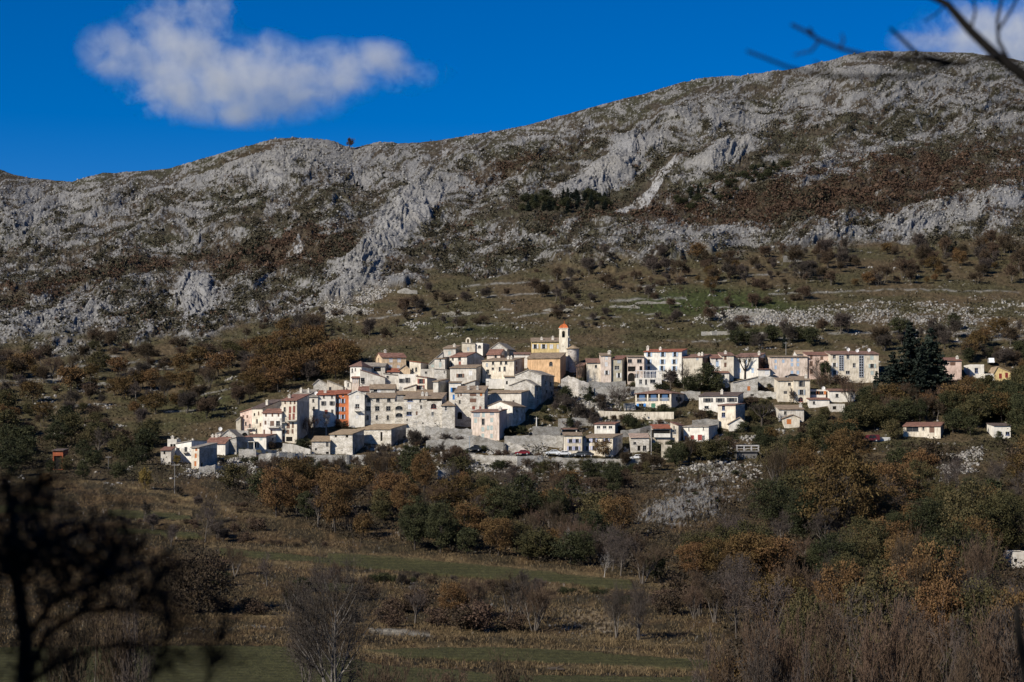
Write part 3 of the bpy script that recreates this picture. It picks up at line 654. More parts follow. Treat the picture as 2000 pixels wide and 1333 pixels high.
i = H('pale plastered house with grey tiled roof behind the red brown shuttered house', 572, 604, 772, 800, 622, 9, 's', 12, 'w', 'g', [(585, 777, 3, 3, 'd')], ch=[(582, 6), (596, 5)])
i = H('narrow pale house with a grey roof left of the bare bushy tree', 602, 621, 776, 836, None, 8, 's', 8, 'w', 'g', [(612, 783, 3.5, 5.5, 'dk'), (613, 798, 3.5, 6, 'dk')], rot=12); dish(i, 611, 768)
H('small grey stone gable high behind the row of tall houses', 612, 640, 751, 780, None, 8, 'g', 9, 'S', 'g', ax=.36, lm='grey stone gable above the row')
H('cream gable house high behind the red roof', 639, 670, 756, 785, None, 8, 'l', 12, 'c', 'g', [(645, 755.5, 4, 6, 'd')])
H('white stone house with a red roof left of the orange house', 619, 655, 772, 835, None, 9, 's', 10, 'W', 'r', [(632.6, 774.5, 3, 5, 'dk'), (648.5, 774, 3, 5, 'dk'), (632, 788, 4, 7, 'Pk'), (648.5, 788, 4, 7, 'Pk'), (637, 805, 5.5, 8, 'Sr'), (649, 804, 4, 6.5, 'Sk')], ch=[(633, 4)], lm='white house beside the orange house')
H('bright orange house with pale blue shutters in the middle of the lower row', 655, 681, 770, 833, None, 9, 's', 9, 'O', 'r', g_([660, 670], [773], 3, 3.5, 'q') + g_([659.8, 669.8], [783.5, 799.5, 814.5], 3.6, 7.5, 'Pb'), lm='orange house')
i = H('tall plain white house with a pediment and one small balcony', 681, 712, 771, 834, None, 9, 'g', 7, 'W', 'w', [(698, 776, 5, 6, 'Sw'), (698, 794, 7, 8, 'q'), (697.5, 814, 5, 7, 'Sw')], lm='white pediment house')
balcony(i, 692.5, 704, 803, col='n')
H('long grey stone house with nine regular dark windows under tan tiles', 712, 771, 777.5, 830, None, 10, 's', 11, 'L', 't', g_([720.5, 738, 759.5], [781.8], 6, 7, 'dk') + g_([719, 737, 758.5], [798.2], 7.5, 8, 'dk') + g_([718, 736, 757.5], [816], 4, 8, 'dk'), lm='stone house with nine windows')
H('narrow stone house with two arched loggias between two long stone houses', 771, 789, 786, 836, None, 8, 'x', 0, 'L', 't', [(779.5, 797, 12.5, 7, 'A'), (779.5, 811, 12, 7, 'A')], ext=5)
H('long weathered stone house with mixed small windows and one arched red window', 789, 863, 779, 852, 872, 10, 's', 13, 'L', 't', [(801, 782, 9, 4.2, 'du'), (821, 781.5, 3.2, 6, 'dk'), (849, 779.5, 25, 4, 'o'), (800, 795, 6, 9, 'Sw'), (822.5, 795, 3, 5.5, 'dk'), (847, 793.5, 9.5, 9, 'Ar'), (799, 808, 9, 6.5, 'du'), (814, 807.5, 3, 7, 'Sn'), (845, 809, 4, 7, 'q'), (795, 820.5, 2.2, 3.5, 'o'), (826, 827, 2.2, 3, 'o')], side='s', ext=6, ch=[(830, 4), (822, 5)], lm='long weathered stone house')
# middle tiers, from the bottom up
H('small stone turret house with a conical tan roof beside the arched passage', 863, 888, 793, 855, None, 6, 'h', 9, 'L', 't', [(871, 797, 4, 8, 'q')], lm='stone turret house', ext=6)
H('yellowish stone house with brown shutters and an arched passage at its foot', 888, 946, 767, 835, None, 9, 's', 14, 'L', 't', [(895, 773, 2.5, 5, 'Sn'), (900.5, 771.5, 2.5, 5, 'Sn'), (924, 771.5, 11, 5, 'Sn'), (924, 782.5, 11, 7, 'Sn'), (939.6, 770, 4, 6, 'So'), (898, 785, 3, 6, 'd'), (925, 797, 5, 6, 'Sr'), (938, 796.5, 3.5, 4.5, 'Sr'), (898, 812, 8, 13, 'V')], ch=[(912, 4), (930, 4)], ext=7, rot=6, lm='house above the arched passage')
H('whitish long house with a nearly flat tan roof right of the arched passage house', 946, 1018, 768, 815, 1036, 9, 's', 7, 'w', 't', [(953, 778, 4, 2, 'd'), (1003, 785, 3, 5, 'd')], ext=6, lm='whitish long house')
H('cream gable house squeezed behind the pink house', 967, 1001, 783, 812, 1021, 8, 'g', 8, 'W', 't', side='s', ax=.6, ext=5)
H('white gable house with bricked pale windows and a stone side behind the pink house', 952, 1001, 794, 840, 1026, 9, 'g', 10, 'W', 't', [(995.5, 801, 2.5, 5, 'Sw'), (995.5, 817, 2.5, 7, 'Sw')], [(1010, 803, 3, 4, 'd'), (1016, 819, 4, 6, 'Sw')], side='S', ax=.5, ch=[(974, 6)], ext=5)
i = H('pale pink tall house with grey blue shutters standing on a sloping road wall', 920.5, 975, 805, 862, 990, 9, 's', 6, 'P', 'b', [(931, 811, 11, 8, 'Sy'), (944.5, 810.5, 5, 9, 'Sg'), (961, 808, 7, 5.5, 'Sy'), (929, 822, 5, 8, 'Sg'), (943.7, 824, 5, 11, 'd'), (960.5, 821, 5, 8, 'Sg'), (943, 839, 5, 8, 'Sg'), (953.6, 836, 4.5, 8, 'Sg'), (960, 836, 4.5, 8, 'Sg'), (943, 851, 5, 7, 'Sg'), (960, 852, 4.5, 8, 'Sg')], ch=[(975, 5)], side='p', lm='pale pink tall house', ext=6)
H('white house with blue shutters and a greyish flank in the middle of the old village', 877, 900, 748, 790, None, 9, 's', 4, 'W', 't', [(887, 762, 6, 8, 'PB'), (886, 776, 3.5, 9, 'SB')], lm='white house with blue shutters', ext=5)
H('grey tan plastered house with sloping roof right of the blue shuttered house', 900, 928, 753, 785, 940, 8, 'r', 9, 'G', 't', [(931, 752, 4, 6, 'd')], ch=[(918, 4)], rot=8)
H('dark shaded barn wall with a tan roof left of the blue shuttered white house', 846, 856, 746, 790, 877, 9, 's', 7, 'w', 't', side='g', cat='barn', name='barn', ext=5)
H('cream house with two red shuttered windows and a brown shaded side', 812, 834, 739, 780, 853, 9, 'l', 4, 'C', 'b', [(822.6, 745, 6, 8, 'Pr'), (822, 757, 6, 7, 'Pr')], [(849, 757, 4, 8, 'd')], side='G', lm='cream house with red shutters', ext=5)
H('low cream building stepping down left of the red shuttered house', 788, 813, 760, 782, None, 8, 'r', 8, 'C', 't')
i = H('house with a dark attic gable and white walls above the nine windowed house', 722, 771, 760, 785, None, 8, 'f', 9, 'w', 't', [(733, 760, 6, 5, 'd'), (740, 759, 6, 6, 'Sw'), (728, 767, 6, 4, 'd')], ch=[(722, 8)], ext=3); dish(i, 770, 757)
H('low house under a brown tiled roof right behind the white pediment house', 700, 724, 764, 785, None, 8, 'f', 9, 'w', 'R', ch=[(690, 4)], ext=3)
H('small house with open attic under patched tan tiles above the arched loggias', 775, 812, 771, 790, None, 8, 'f', 7, 's', 't', [(797, 772, 16, 2.5, 'o')], ch=[(781, 7)], ext=3)
H('low house with grey tiles between the weathered house and the red shutters', 815, 850, 770, 790, None, 8, 'f', 8, 'S', 't', ch=[(824, 4)], ext=3)
i = H('white terrace house with two dark shuttered windows and a roof pergola', 778, 814, 732, 768, None, 8, 'x', 0, 'W', 't', [(784.5, 744, 4.5, 7, 'Pk'), (796, 743, 4, 8.5, 'Pk')], ext=4, lm='white terrace house')
H('flat fronted pale house with one small window left of the white terrace house', 748, 779, 734, 768, None, 8, 'l', 4, 'w', 'g', [(757, 735, 4, 4, 'd')], rot=4)
i = H('broad pale house with a sweeping brown edged roof at the left of the upper village', 703, 752, 738, 772, None, 9, 'l', 15, 'w', 'b', [(708.6, 732.5, 6.5, 7, 'd'), (708.6, 746.5, 6.5, 6.5, 'd')], lm='broad pale house', ext=5)
i = H('white house under a hipped grey tan roof at the left edge of the upper village', 684, 706, 716, 768, None, 10, 'h', 11, 'W', 'b', [(688, 724, 2.5, 7, 'd'), (694, 722, 2, 5, 'd')], rot=14, lm='white hip roofed house', ext=5)
H('house with an open loggia under grey tiles right of the hipped roof house', 706, 752, 716, 745, None, 9, 's', 9, 'w', 'g', [(715, 719, 5, 3.5, 'o'), (725, 719.5, 5, 4, 'o'), (737, 722, 12, 7, 'o')])
H('pinkish lean to with a small brown roof against the white hipped house', 687, 701, 739, 768, None, 3, 's', 3, 'P', 'R', g_([690, 694, 698], [745], 1.6, 6, 'Sw'), dd=-3, ext=4)
H('tiny white house with a lean to roof at the left edge below the hipped house', 676, 686, 748, 768, None, 6, 'l', 4, 'W', 'g', [(680, 752, 2.5, 6, 'd')], rot=-10)
H('beige house with white shutters and dark red roof topmost at the left', 745, 793, 698, 728, 734, 9, 'f', 9, 't', 'R', [(763.5, 704, 6, 8, 'Sw'), (779.5, 704, 6, 8, 'Sw'), (763, 715.5, 6, 5, 'Sw'), (778, 717, 5, 6, 'Sw')], [(739, 700, 3, 4.5, 'd'), (739, 709, 2.5, 5, 'd')], ch=[(758, 5)], lm='beige house at the top left')
H('house with a bright orange red roof and twin arched windows', 800, 822, 709, 738, 838, 8.5, 'l', 3, 'C', 'r', [(806, 723.5, 3.5, 7, 'A'), (813, 722, 3.5, 7.5, 'A')], side='c', lm='house with twin arched windows')
H('small ochre house with a rounded roof left of the twin arched windows', 780, 801, 722, 740, None, 7, 'g', 8, 't', 'g', ax=.55)
H('low red roofed outhouse below the beige house', 757, 780, 727, 745, None, 7, 's', 8, 'w', 'r', [(764, 731, 4, 3, 'd')])
H('pale stone house with a flat grey roof in front of the bright red roof', 821, 850, 722, 745, None, 8, 'x', 0, 'w', 'g', [(832, 728, 3.5, 3.5, 'd')])
H('rough grey stone house with a dark shaded right side in mid village', 848, 872, 723, 752, 888, 9, 'l', 2, 'S', 'g', [(868, 727, 2, 3, 'd')], side='g', lm='rough stone house')
H('stone and white house with a white shuttered window and brown shaded end', 879, 930, 719, 762, 943, 9, 's', 8, 'w', 't', [(899, 734, 6.5, 6.5, 'Pn'), (919, 729, 6, 9, 'Sw')], side='c', lm='house with the white shuttered window')
H('stone house with a slim green door and grey shaded flank', 849, 869, 701, 735, 878, 9, 's', 5, 'w', 't', [(860, 704, 2.5, 3.5, 'd'), (860, 713, 4, 9, 'Sg')], side='g')
H('grey lean to house with a steep side slope left of the chapel', 837, 865, 712, 730, None, 8, 'r', 24, 'G', 'g', [(845, 714, 5, 5, 'Sg')])
H('pale stone house under dark red tiles below the chapel', 879, 912, 697, 732, 946, 9, 'f', 9, 'w', 'R', [(884.5, 699, 3, 5, 'dk'), (897.5, 700, 5, 6, 'dk'), (881.5, 712, 3, 6.5, 'dk'), (898, 710.5, 4, 7.5, 'Sr')], side='c', lm='house under dark red tiles')
H('small house with a pale green shuttered window left of the chapel', 866, 890, 681, 705, 900, 8, 's', 8, 'w', 't', [(878, 690, 5, 7, 'Sg')], side='s', ch=[(884, 4)])
def bellcote(i):
    x, z, y = i['proj'](914, 670); zt = i['zt'] + i['R'] * .55; m = MB()
    for s in (-1, 1): m.box(x + s * .62 - .2, x + s * .62 + .2, .1, .7, i['zt'] - .2, i['zt'] + 1.2)
    m.lathe  # arch over the bell
    a = [math.pi * j / 8 for j in range(9)]
    for p, q in zip(a, a[1:]):
        z1 = i['zt'] + 1.2
        m.hexa([(x + .42 * math.cos(p), .1, z1 + .42 * math.sin(p)), (x + .42 * math.cos(q), .1, z1 + .42 * math.sin(q)), (x + .42 * math.cos(q), .7, z1 + .42 * math.sin(q)), (x + .42 * math.cos(p), .7, z1 + .42 * math.sin(p)),
                (x + .82 * math.cos(p), .1, z1 + .9 * math.sin(p)), (x + .82 * math.cos(q), .1, z1 + .9 * math.sin(q)), (x + .82 * math.cos(q), .7, z1 + .9 * math.sin(q)), (x + .82 * math.cos(p), .7, z1 + .9 * math.sin(p))])
    b = m.build('bell_gable', plaster(WALL['C']), i['root']); m = MB(); m.lathe([(.02, i['zt'] + 1.35), (.14, i['zt'] + 1.3), (.18, i['zt'] + 1.0), (.28, i['zt'] + .8)], 10, (x, .4)); m.build('bell', paint((.12, .09, .05)), b)
H('small grey chapel with a little arched bell gable on its roof', 902, 928, 672, 700, 946, 9, 'l', 2, 'K', 'g', [(914.5, 682.5, 3.5, 7, 'Sy')], side='s', lm='chapel with the bell gable', cat='chapel', name='chapel', extra=bellcote)
H('white flat roofed box house with an arched dark window behind the chapel', 928, 943, 671, 700, 956, 8, 'x', 0, 'W', 'w', [(936.5, 677.5, 5, 5, 'A')], side='g')
i = H('stone gable house with a white dish on the skyline edge of the old village', 957, 990, 682, 705, 1006, 9, 'g', 12, 'S', 'g', ax=.5); dish(i, 963, 675)
H('low house with a faded red brown roof in front of the stone gable', 951, 977, 693, 715, 990, 8, 'f', 11, 'P', 'R', [(968, 697, 4, 6, 'd')], side='B')
H('long low house with a pale brown roof left of the orange church', 1004, 1036, 692.5, 720, None, 9, 's', 6, 'W', 'b', ch=[], rot=0, lm='low house left of the church')
H('cream row house with many small brown shuttered windows below the church', 942, 1004, 705, 756, 1024, 9.5, 's', 8, 'C', 't', [(951, 713.5, 3.5, 7, 'Sy'), (963, 709, 4, 6, 'dk'), (978.5, 708.5, 3.5, 6, 'dk'), (988.5, 708, 4.5, 6, 'dk'), (952.5, 726, 5, 7, 'd'), (962.6, 720.5, 4, 4, 'dk'), (976, 721.3, 3.5, 7.5, 'dk'), (985.5, 720.8, 4, 8, 'dk'), (957, 734, 4, 4, 'd')], [(1009, 708, 4, 7, 'Sn'), (1009, 721, 4, 9, 'Sn')], side='c', ch=[(986, 4), (992, 4)], lm='cream row house')
H('low white building with thin tan roof in front of the cream row house', 949, 985, 741, 760, None, 7, 'x', 0, 'W', 't', [(952, 739, 3, 3, 'd')], ext=5)
H('white gatehouse with a tan tiled strip of roof below the cream row house', 985, 1010, 737, 762, None, 7, 's', 5, 'W', 't', [(990, 748, 3, 6, 'o')], ext=5)
H('big grey stone gable barn with dark shaded side below the church', 1006, 1057, 733, 790, 1082, 10, 'g', 10, 'S', 'g', [], [(1066, 748, 5, 8, 'q'), (1076, 751, 4, 9, 'o'), (1068, 765, 5, 6, 'd'), (1078, 768, 4, 7, 'd')], side='s', lm='big stone gable barn', ax=.5, ext=6)
i = H('grey stone gable house with fading plaster below the big stone barn', 996, 1044, 753, 800, 1062, 9, 'g', 11, 'S', 'g', [], [(1049, 760, 4, 9, 'q'), (1050, 776, 4, 8, 'q')], ax=.62, ext=6); dish(i, 1018, 755)
# --- church
H('yellow presbytery with white shutters and a tan roof directly behind the church', 1038, 1094, 668, 690, None, 9, 's', 10, 'Y', 't', [(1045.5, 677, 5, 7.5, 'Pw'), (1062, 677, 5, 7.5, 'Pw'), (1077, 677.5, 6, 8, 'Sw'), (1089.5, 677.5, 3.5, 8, 'Sw')], ch=[(1080, 5), (1058, 3)], lm='yellow house behind the church')
def church(i):
    m = MB(); r = i['root']; k = 1 / F * i['d']
    def loc(px, da):                     # local x of a sight line through column px, da metres behind the front
        Y = i['d'] + da; X = (px - 1000) / F * Y - r.location.x; return X * i['c'] - (Y - r.location.y) * i['s'], X * i['s'] + (Y - r.location.y) * i['c']
    x, y0 = loc(1100.5, 10.5)
    wv = 17.5 * k; zt = i['zt'] + 62 * k; z0 = i['zt'] - 6
    bo = [(wv / 2, (1101 - 0) * 0 + i['zt'] + 51 * k, 6 * k, 13 * k, True), (wv * .45, i['zt'] + 27 * k, 1.6 * k, 2.4 * k, False)]
    xa = x - wv / 2
    xa2 = xa; wall_grid(m, wv, z0, zt, bo, lambda a, q, z: (a + xa2, y0 + q, z))
    sd = [(wv / 2, i['zt'] + 51 * k, 6 * k, 13 * k, True)]
    wall_grid(m, wv, z0, zt, sd, lambda a, q, z: (xa2 + wv - q, y0 + a, z))
    m.poly([(xa, y0, z0), (xa, y0, zt), (xa, y0 + wv, zt), (xa, y0 + wv, z0)]); m.poly([(xa, y0 + wv, z0), (xa, y0 + wv, zt), (xa + wv, y0 + wv, zt), (xa + wv, y0 + wv, z0)])
    for z_ in (zt - .25,): 
        for q in ((xa - .2, xa + wv + .2, y0 - .2, y0 + wv + .2),): m.box(*q, zt + .003, zt + .2)
    tw = m.build('bell_tower', plaster((.74, .67, .54)), r)
    m = MB(); cx, cy = xa + wv / 2, y0 + wv / 2; hw = wv / 2 + .12
    prof = [(1.0, 0), (.86, .32), (.62, .62), (.34, .84), (.08, 1.0)]; Hd = 9.5 * k; zb = zt + .2
    for (a, za), (b, zb_) in zip(prof, prof[1:]):
        for sx_, sy_ in ((1, 0), (0, 1), (-1, 0), (0, -1)):
            pa = [(cx + hw * (a * sx_ - q * a * sy_), cy + hw * (a * sy_ + q * a * sx_), zb + za * Hd) for q in (-1, 1)]; pb = [(cx + hw * (b * sx_ - q * b * sy_), cy + hw * (b * sy_ + q * b * sx_), zb + zb_ * Hd) for q in (1, -1)]
            m.poly(pa + pb)
    m.tube([(cx, cy, zb + Hd * .98), (cx, cy, zb + Hd + .9)], .09, 6); m.build('tower_roof', tiles((.50, .13, .04)), tw)
    m = MB(); m.lathe([(.05, i['zt'] + 53 * k), (.28, i['zt'] + 52.5 * k), (.36, i['zt'] + 49 * k), (.55, i['zt'] + 46.5 * k)], 12, (cx, cy)); m.build('bell', paint((.10, .08, .05)), tw)
    m = MB(); m.box(xa + .31, xa + .36, y0 + .6, y0 + wv - .6, z0 + .5, zt - .3); m.build('painted_dark_inside', dark(), tw)  # dark sheet stands in for the shade inside the belfry
    m = MB(); ax_, ay = loc(1119, 11); rr = 12 * k; m.lathe([(rr, z0 - 4), (rr, i['zt'] + 22 * k)], 24, (ax_, ay)); ap = m.build('apse', stone((.50, .46, .42)), r, smooth=True)
    m = MB(); m.lathe([(rr + .4, i['zt'] + 21.5 * k), (rr + .4, i['zt'] + 22.5 * k), (rr * .45, i['zt'] + 27 * k), (.05, i['zt'] + 29.5 * k)], 24, (ax_, ay)); m.build('apse_roof', tiles(ROOF['T']), ap)
H('ochre orange church with a white bell tower, small red dome and round stone apse', 1030, 1094, 700, 748, 1105, 9, 's', 13, 'T', 't', [(1076, 711, 6, 7.5, 'A')], side='T', cat='church', name='church', extra=church, lm='church', ext=6)
H('brown red plastered house in shade half hidden by ivy right of the apse', 1126, 1138, 716, 750, 1152, 9, 'f', 7, 'B', 'b', side='B', ext=5)
H('low cream house with one small window between the apse and the pink tower house', 1146, 1174, 709, 750, None, 8, 's', 10, 'C', 'b', [(1164, 716, 4, 5, 'd')], ext=5, lm='low cream house by the pink tower house')
i = H('narrow pink tower house with three stacked white windows', 1173, 1193.5, 695, 752, None, 9, 's', 7, 'P', 't', [(1184.5, 700, 5, 6.5, 'Sw'), (1184, 712, 5, 8, 'Sw'), (1185, 728, 4, 7, 'Pw')], ch=[(1192, 5)], ext=5, lm='pink tower house'); dish(i, 1192, 687)
H('olive grey house with a red brown roof and dark shaded right side', 1193.5, 1215, 702, 752, 1226, 9, 's', 9, 'o', 'R', [(1209, 706, 6, 7, 'Sy'), (1205, 719, 8, 7, 'q'), (1209, 733.5, 4, 8, 'Pw')], side='g', ext=5, lm='olive grey house')
H('cream house with a loggia and arched cellar doors left of the big white house', 1226, 1258, 698, 752, None, 9, 's', 5, 'P', 't', [(1229.5, 705.5, 7, 6.5, 'd'), (1249, 705.5, 8, 6.5, 'd'), (1233, 721, 13, 9, 'o'), (1252, 720, 5, 8, 'o'), (1228, 737, 12, 15, 'V'), (1244, 738, 8, 14, 'V')], ext=5)
H('big white house with light blue shutters and a bright red roof', 1258, 1331.5, 687, 748, 1342, 11, 's', 8, 'W', 'r', g_([1268, 1294.5, 1318.5], [692.7], 4.5, 7.5, 'Pb') + g_([1267, 1294, 1317], [706.7], 4.5, 8, 'Pb') + [(1267, 720, 4.5, 8, 'Pb'), (1293, 720, 4.5, 9, 'Pb'), (1317, 720, 4.5, 8, 'Pb'), (1300, 734, 6, 6, 'o'), (1319, 734, 7, 6, 'o')], ch=[(1261, 7), (1286, 4)], side='w', lm='big white house', ext=5)
i = H('small white annexe with a white pergola roof terrace below the big white house', 1242, 1292, 739, 764, None, 6, 'x', 0, 'W', 'w', [(1251.5, 746, 5, 8, 'q'), (1262, 746.5, 3.5, 9, 'd'), (1275, 745, 9, 6, 'd')], ext=4, lm='white pergola annexe')
m = MB(); zt = i['zt']; n = 7
for q in range(n + 1):
    x = lerp(i['x0'] + .1, i['x1'] - .1, q / n)
    for y in (.15, i['dep'] - .2): m.box(x - .07, x + .07, y - .07, y + .07, zt + .125, zt + 2.2)
m.box(i['x0'], i['x1'], .05, .2, zt + 2.2, zt + 2.36); m.box(i['x0'], i['x1'], i['dep'] - .3, i['dep'] - .15, zt + 2.2, zt + 2.36)
for q in range(16): x = lerp(i['x0'] + .1, i['x1'] - .1, q / 15); m.box(x - .04, x + .04, .0, i['dep'], zt + 2.362, zt + 2.46)
for zz in (.5, .85, 1.15): m.box(i['x0'] + .1, i['x1'] - .1, .11, .15, zt + zz, zt + zz + .06)
m.build('pergola', paint((.62, .61, .6)), i['root'])
H('plain tan house with brown flank right of the big white house', 1331.5, 1372, 698, 752, 1388, 9, 's', 8, 'K', 'b', [(1362, 702, 4, 4, 'Sy')], side='B', ch=[(1366, 4), (1360, 3)], ext=5, lm='plain tan house')
H('small white house with a pale blue door under a faded red roof', 1388, 1408.5, 700, 745, None, 9, 's', 9, 'W', 'R', [(1400, 703, 3, 5, 'd'), (1401, 711, 5, 11, 'Sb')], ext=4)
H('cream house with two brown shuttered windows left of the pollarded plane tree', 1408.5, 1433, 695, 745, None, 9, 's', 8, 'C', 'b', [(1416.7, 699.5, 4, 7, 'Sn'), (1416.7, 713, 4, 8, 'Sn')], ch=[(1419, 4)], ext=4)
H('long white house with brown roof behind the pollarded plane tree', 1433, 1481, 697.5, 745, 1495, 10, 's', 10, 'W', 'b', [(1470, 724, 4, 9, 'Sb'), (1445, 724, 4, 8, 'Sb'), (1457, 707, 4, 7, 'Sb')], side='B', ch=[(1484, 5)], ext=4, lm='white house behind the plane tree')
H('low orange roofed garage among bushes under the small white house', 1386, 1424, 729, 748, None, 5, 's', 4, 'W', 'R', g_([1402, 1408, 1413], [735], 4, 6, 'd'), dd=-4, ext=3)
H('low white garage building behind the bare pollards', 1480, 1504, 722, 745, None, 6, 's', 3, 'W', 'R', [(1498, 728, 7, 8, 'Sw')])
H('long pink house with white and pale blue shutters behind two bare trees', 1504, 1577, 698, 742, None, 10, 's', 5, 'P', 't', g_([1547, 1558.5], [703.5, 712.5, 728], 4.5, 6.5, 'Sb') + [(1515, 706, 4, 6, 'Sb'), (1515, 718, 4, 7, 'Sb'), (1530, 706, 4, 6, 'Sb')], ext=4, lm='long pink house')
H('cream house with pale roof rising behind the long pink house', 1556, 1590, 692, 715, None, 9, 'f', 8, 'W', 'T', ext=3)
H('dull pink brown house with dark brown shutters left of the apartment block', 1577, 1624, 694, 740, None, 9, 's', 8, 'p', 'R', [(1584.5, 698, 4, 7, 'Sn'), (1584.5, 711, 5, 9, 'Sn'), (1584.5, 726, 5, 9, 'Sn'), (1605, 700, 5, 6, 'Sn'), (1605, 714, 5, 7, 'd')], ext=4)
def stairs(i):
    for pa, t0, t1 in ((1643, 692.5, 724), (1682, 693, 737)):
        x, zt, y = i['proj'](pa, t0); _, zb, _ = i['proj'](pa, t1); w = 9 / F * y / 2
        m = MB(); m.box(x - w, x + w, -.10, -.01, zb, zt - .3); g = m.build('stair_glazing', glass(), i['root']); m = MB()
        for q in (-w, -.05, w - .1): m.box(x + q, x + q + .1, -.16, -.102, zb, zt - .3)
        for q in range(9): z = lerp(zb, zt - .42, q / 8); m.box(x - w, x + w, -.18, -.161, z, z + .1)
        m.build('glazing_bar', paint((.5, .52, .56)), g)
i = H('three storey cream and pink apartment block with two tall glazed stair bays', 1622, 1716, 692.5, 748, None, 11, 's', 9, 'C', 'b', [(1629.7, 697.5, 5, 6.5, 'q'), (1656.5, 698, 5, 6.5, 'q'), (1668.7, 714, 5, 7.5, 'q'), (1656, 728, 7, 6, 'q'), (1703, 699.5, 6, 7.5, 'Sg'), (1703.5, 715, 6, 7, 'Pg'), (1703.5, 729, 5, 7, 'Sg'), (1630, 713, 5, 7, 'Pw'), (1630, 728, 5, 7, 'Pw')], cat='apartment block', name='apartment_block', extra=stairs, lm='apartment block', ext=5)
dish(i, 1661.5, 682); dish(i, 1679, 684); dish(i, 1702, 683)
# --- houses on the lower right slope
H('roofless looking grey stone barn with one orange shutter in a sloping gable', 1431, 1480, 748, 778, None, 9, 'r', 11, 'S', 'g', [(1462.5, 759, 5, 8, 'So'), (1469, 772, 6, 3, 'o')], cat='barn', name='barn', lm='stone barn with the orange shutter', ext=5)
H('low cream house wing with small windows left of the arched red door', 1519, 1551, 744, 785, None, 8, 's', 7, 'C', 't', [(1542, 750.5, 5, 5, 'd'), (1534, 767, 6, 5, 'Sk')], ext=4)
H('taller cream wing with grey shutters and a small arched red door', 1550, 1582, 743, 785, None, 9, 's', 9, 'C', 't', [(1565.5, 750, 5, 9, 'Pk'), (1565.5, 766.5, 6, 9, 'Py'), (1564, 780.5, 8, 8, 'Ar')], ch=[(1577, 5)], ext=4, lm='cream house with the arched red door', dd=-1)
i = H('low white extension with orange red shutters and a flat roof', 1582, 1613, 762, 782, None, 7, 'x', 0, 'W', 'w', [(1588, 767.5, 10, 6, 'Po'), (1604, 767.5, 8, 6, 'Po')], ext=4); dish(i, 1612, 758)
H('white flat roofed garage right of the orange shuttered extension', 1619, 1670, 764, 785, None, 8, 'f', 4, 'W', 'b', [(1635, 773, 5, 6, 'd')], ext=4, lm='white garage on the right')
H('white shed with red tiled roof below the orange shuttered extension', 1580, 1620, 781, 795, None, 6, 's', 4, 'W', 'R', [(1590, 787, 4, 5, 'd')], ext=3)
H('small white outhouse with a dark opening near the orange brown trees', 1622, 1650, 790, 806, None, 5, 'x', 0, 'w', 'R', [(1630, 797, 6, 6, 'o')], ext=3)
H('white chalet with grey shutters and a dark brown roof', 1365, 1441, 774, 808, 1452, 10, 's', 9, 'W', 'd', [(1383, 782, 8, 7, 'Pk'), (1406.5, 782, 7, 7, 'Pk'), (1429.5, 781.5, 8, 7, 'Pk'), (1380, 796, 7, 5, 'd')], ch=[(1406, 7)], side='w', lm='white chalet', ext=4)
H('slim beige house with two blue windows under the white chalet', 1402, 1436.5, 792, 840, 1455, 8, 's', 4, 'C', 'b', [(1413, 797, 5, 8, 'du'), (1413, 810.5, 6, 8, 'du')], side='S', lm='slim beige house', ext=4)
H('plain white gable shed beside the clipped dark bush', 1424, 1458, 828, 842, None, 7, 'g', 12, 'W', 't', ax=.62, ext=4)
H('pale house with tan roof and one small window behind bare branches', 1521, 1570, 800, 825, None, 9, 's', 9, 'w', 't', [(1534, 807, 4.5, 6, 'd')], ch=[(1574, 5)], ext=4)
H('cream gable with a bright orange shutter low on the right slope', 1532, 1562, 817, 836, None, 7, 'g', 6, 'C', 't', [(1541, 824, 8, 9, 'So')], ax=.55, ext=4, lm='orange shuttered gable')
def loggia(i):
    m = MB(); r = i['root']
    for pa in (1242.5, 1265, 1287, 1309): x, zt, _ = i['proj'](pa, 769); _, zb, _ = i['proj'](pa, 784); m.box(max(x, i['x0'] + .2) - .2, max(x, i['x0'] + .2) + .2, -.05, .0 - .003, zb, zt)
    m.build('loggia_pillar', plaster(WALL['C']), r)
    for pa, pb in ((1244, 1263), (1267, 1285), (1289, 1307)):
        xa, z, _ = i['proj'](pa, 784); xb, _, _ = i['proj'](pb, 784); m = MB(); m.box(xa, xb, .02, .06, z + .85, z + .92)
        for q in range(14): x = lerp(xa, xb, q / 13); m.box(x - .02, x + .02, .02, .05, z, z + .85)
        m.build('railing', paint(PAINT['w']), r)
        m = MB(); x = (xa + xb) / 2; m.box(x - .9, x + .9, .2, .26, z + .05, z + 2.1); m.build('door', paint((.035, .09, .19)), r)  # door blue darkened in place of a deeper loggia's shade
H('cream villa with a three bay loggia and bright blue ground floor shutters', 1241, 1311, 768.5, 803, 1338, 11, 'h', 8, 'C', 'b', [(1253.5, 776.5, 19.5, 13.5, 'o'), (1276, 776.5, 18, 13.5, 'o'), (1298, 776.5, 19, 13.5, 'o'), (1252.5, 794, 7.5, 9.5, 'PB'), (1276, 793, 7, 9, 'SG'), (1296, 794, 8, 8, 'd')], [(1322, 779, 5, 8, 'du'), (1330, 780, 4, 7, 'du')], side='G', extra=loggia, lm='blue shuttered villa', ext=4)
H('tiny stone shed with a flat roof left of the blue shuttered villa', 1219, 1241, 789, 802, None, 5, 'x', 0, 'S', 'g', [(1234, 785, 10, 5, 'o')], cat='shed', name='shed')
H('white cottage with three small windows and a thin red brown roof', 1161, 1201, 829, 852, 1211, 8, 's', 4.5, 'W', 'R', g_([1169, 1181, 1192.5], [835], 6, 5, 'q'), side='g', lm='white cottage', ext=4)
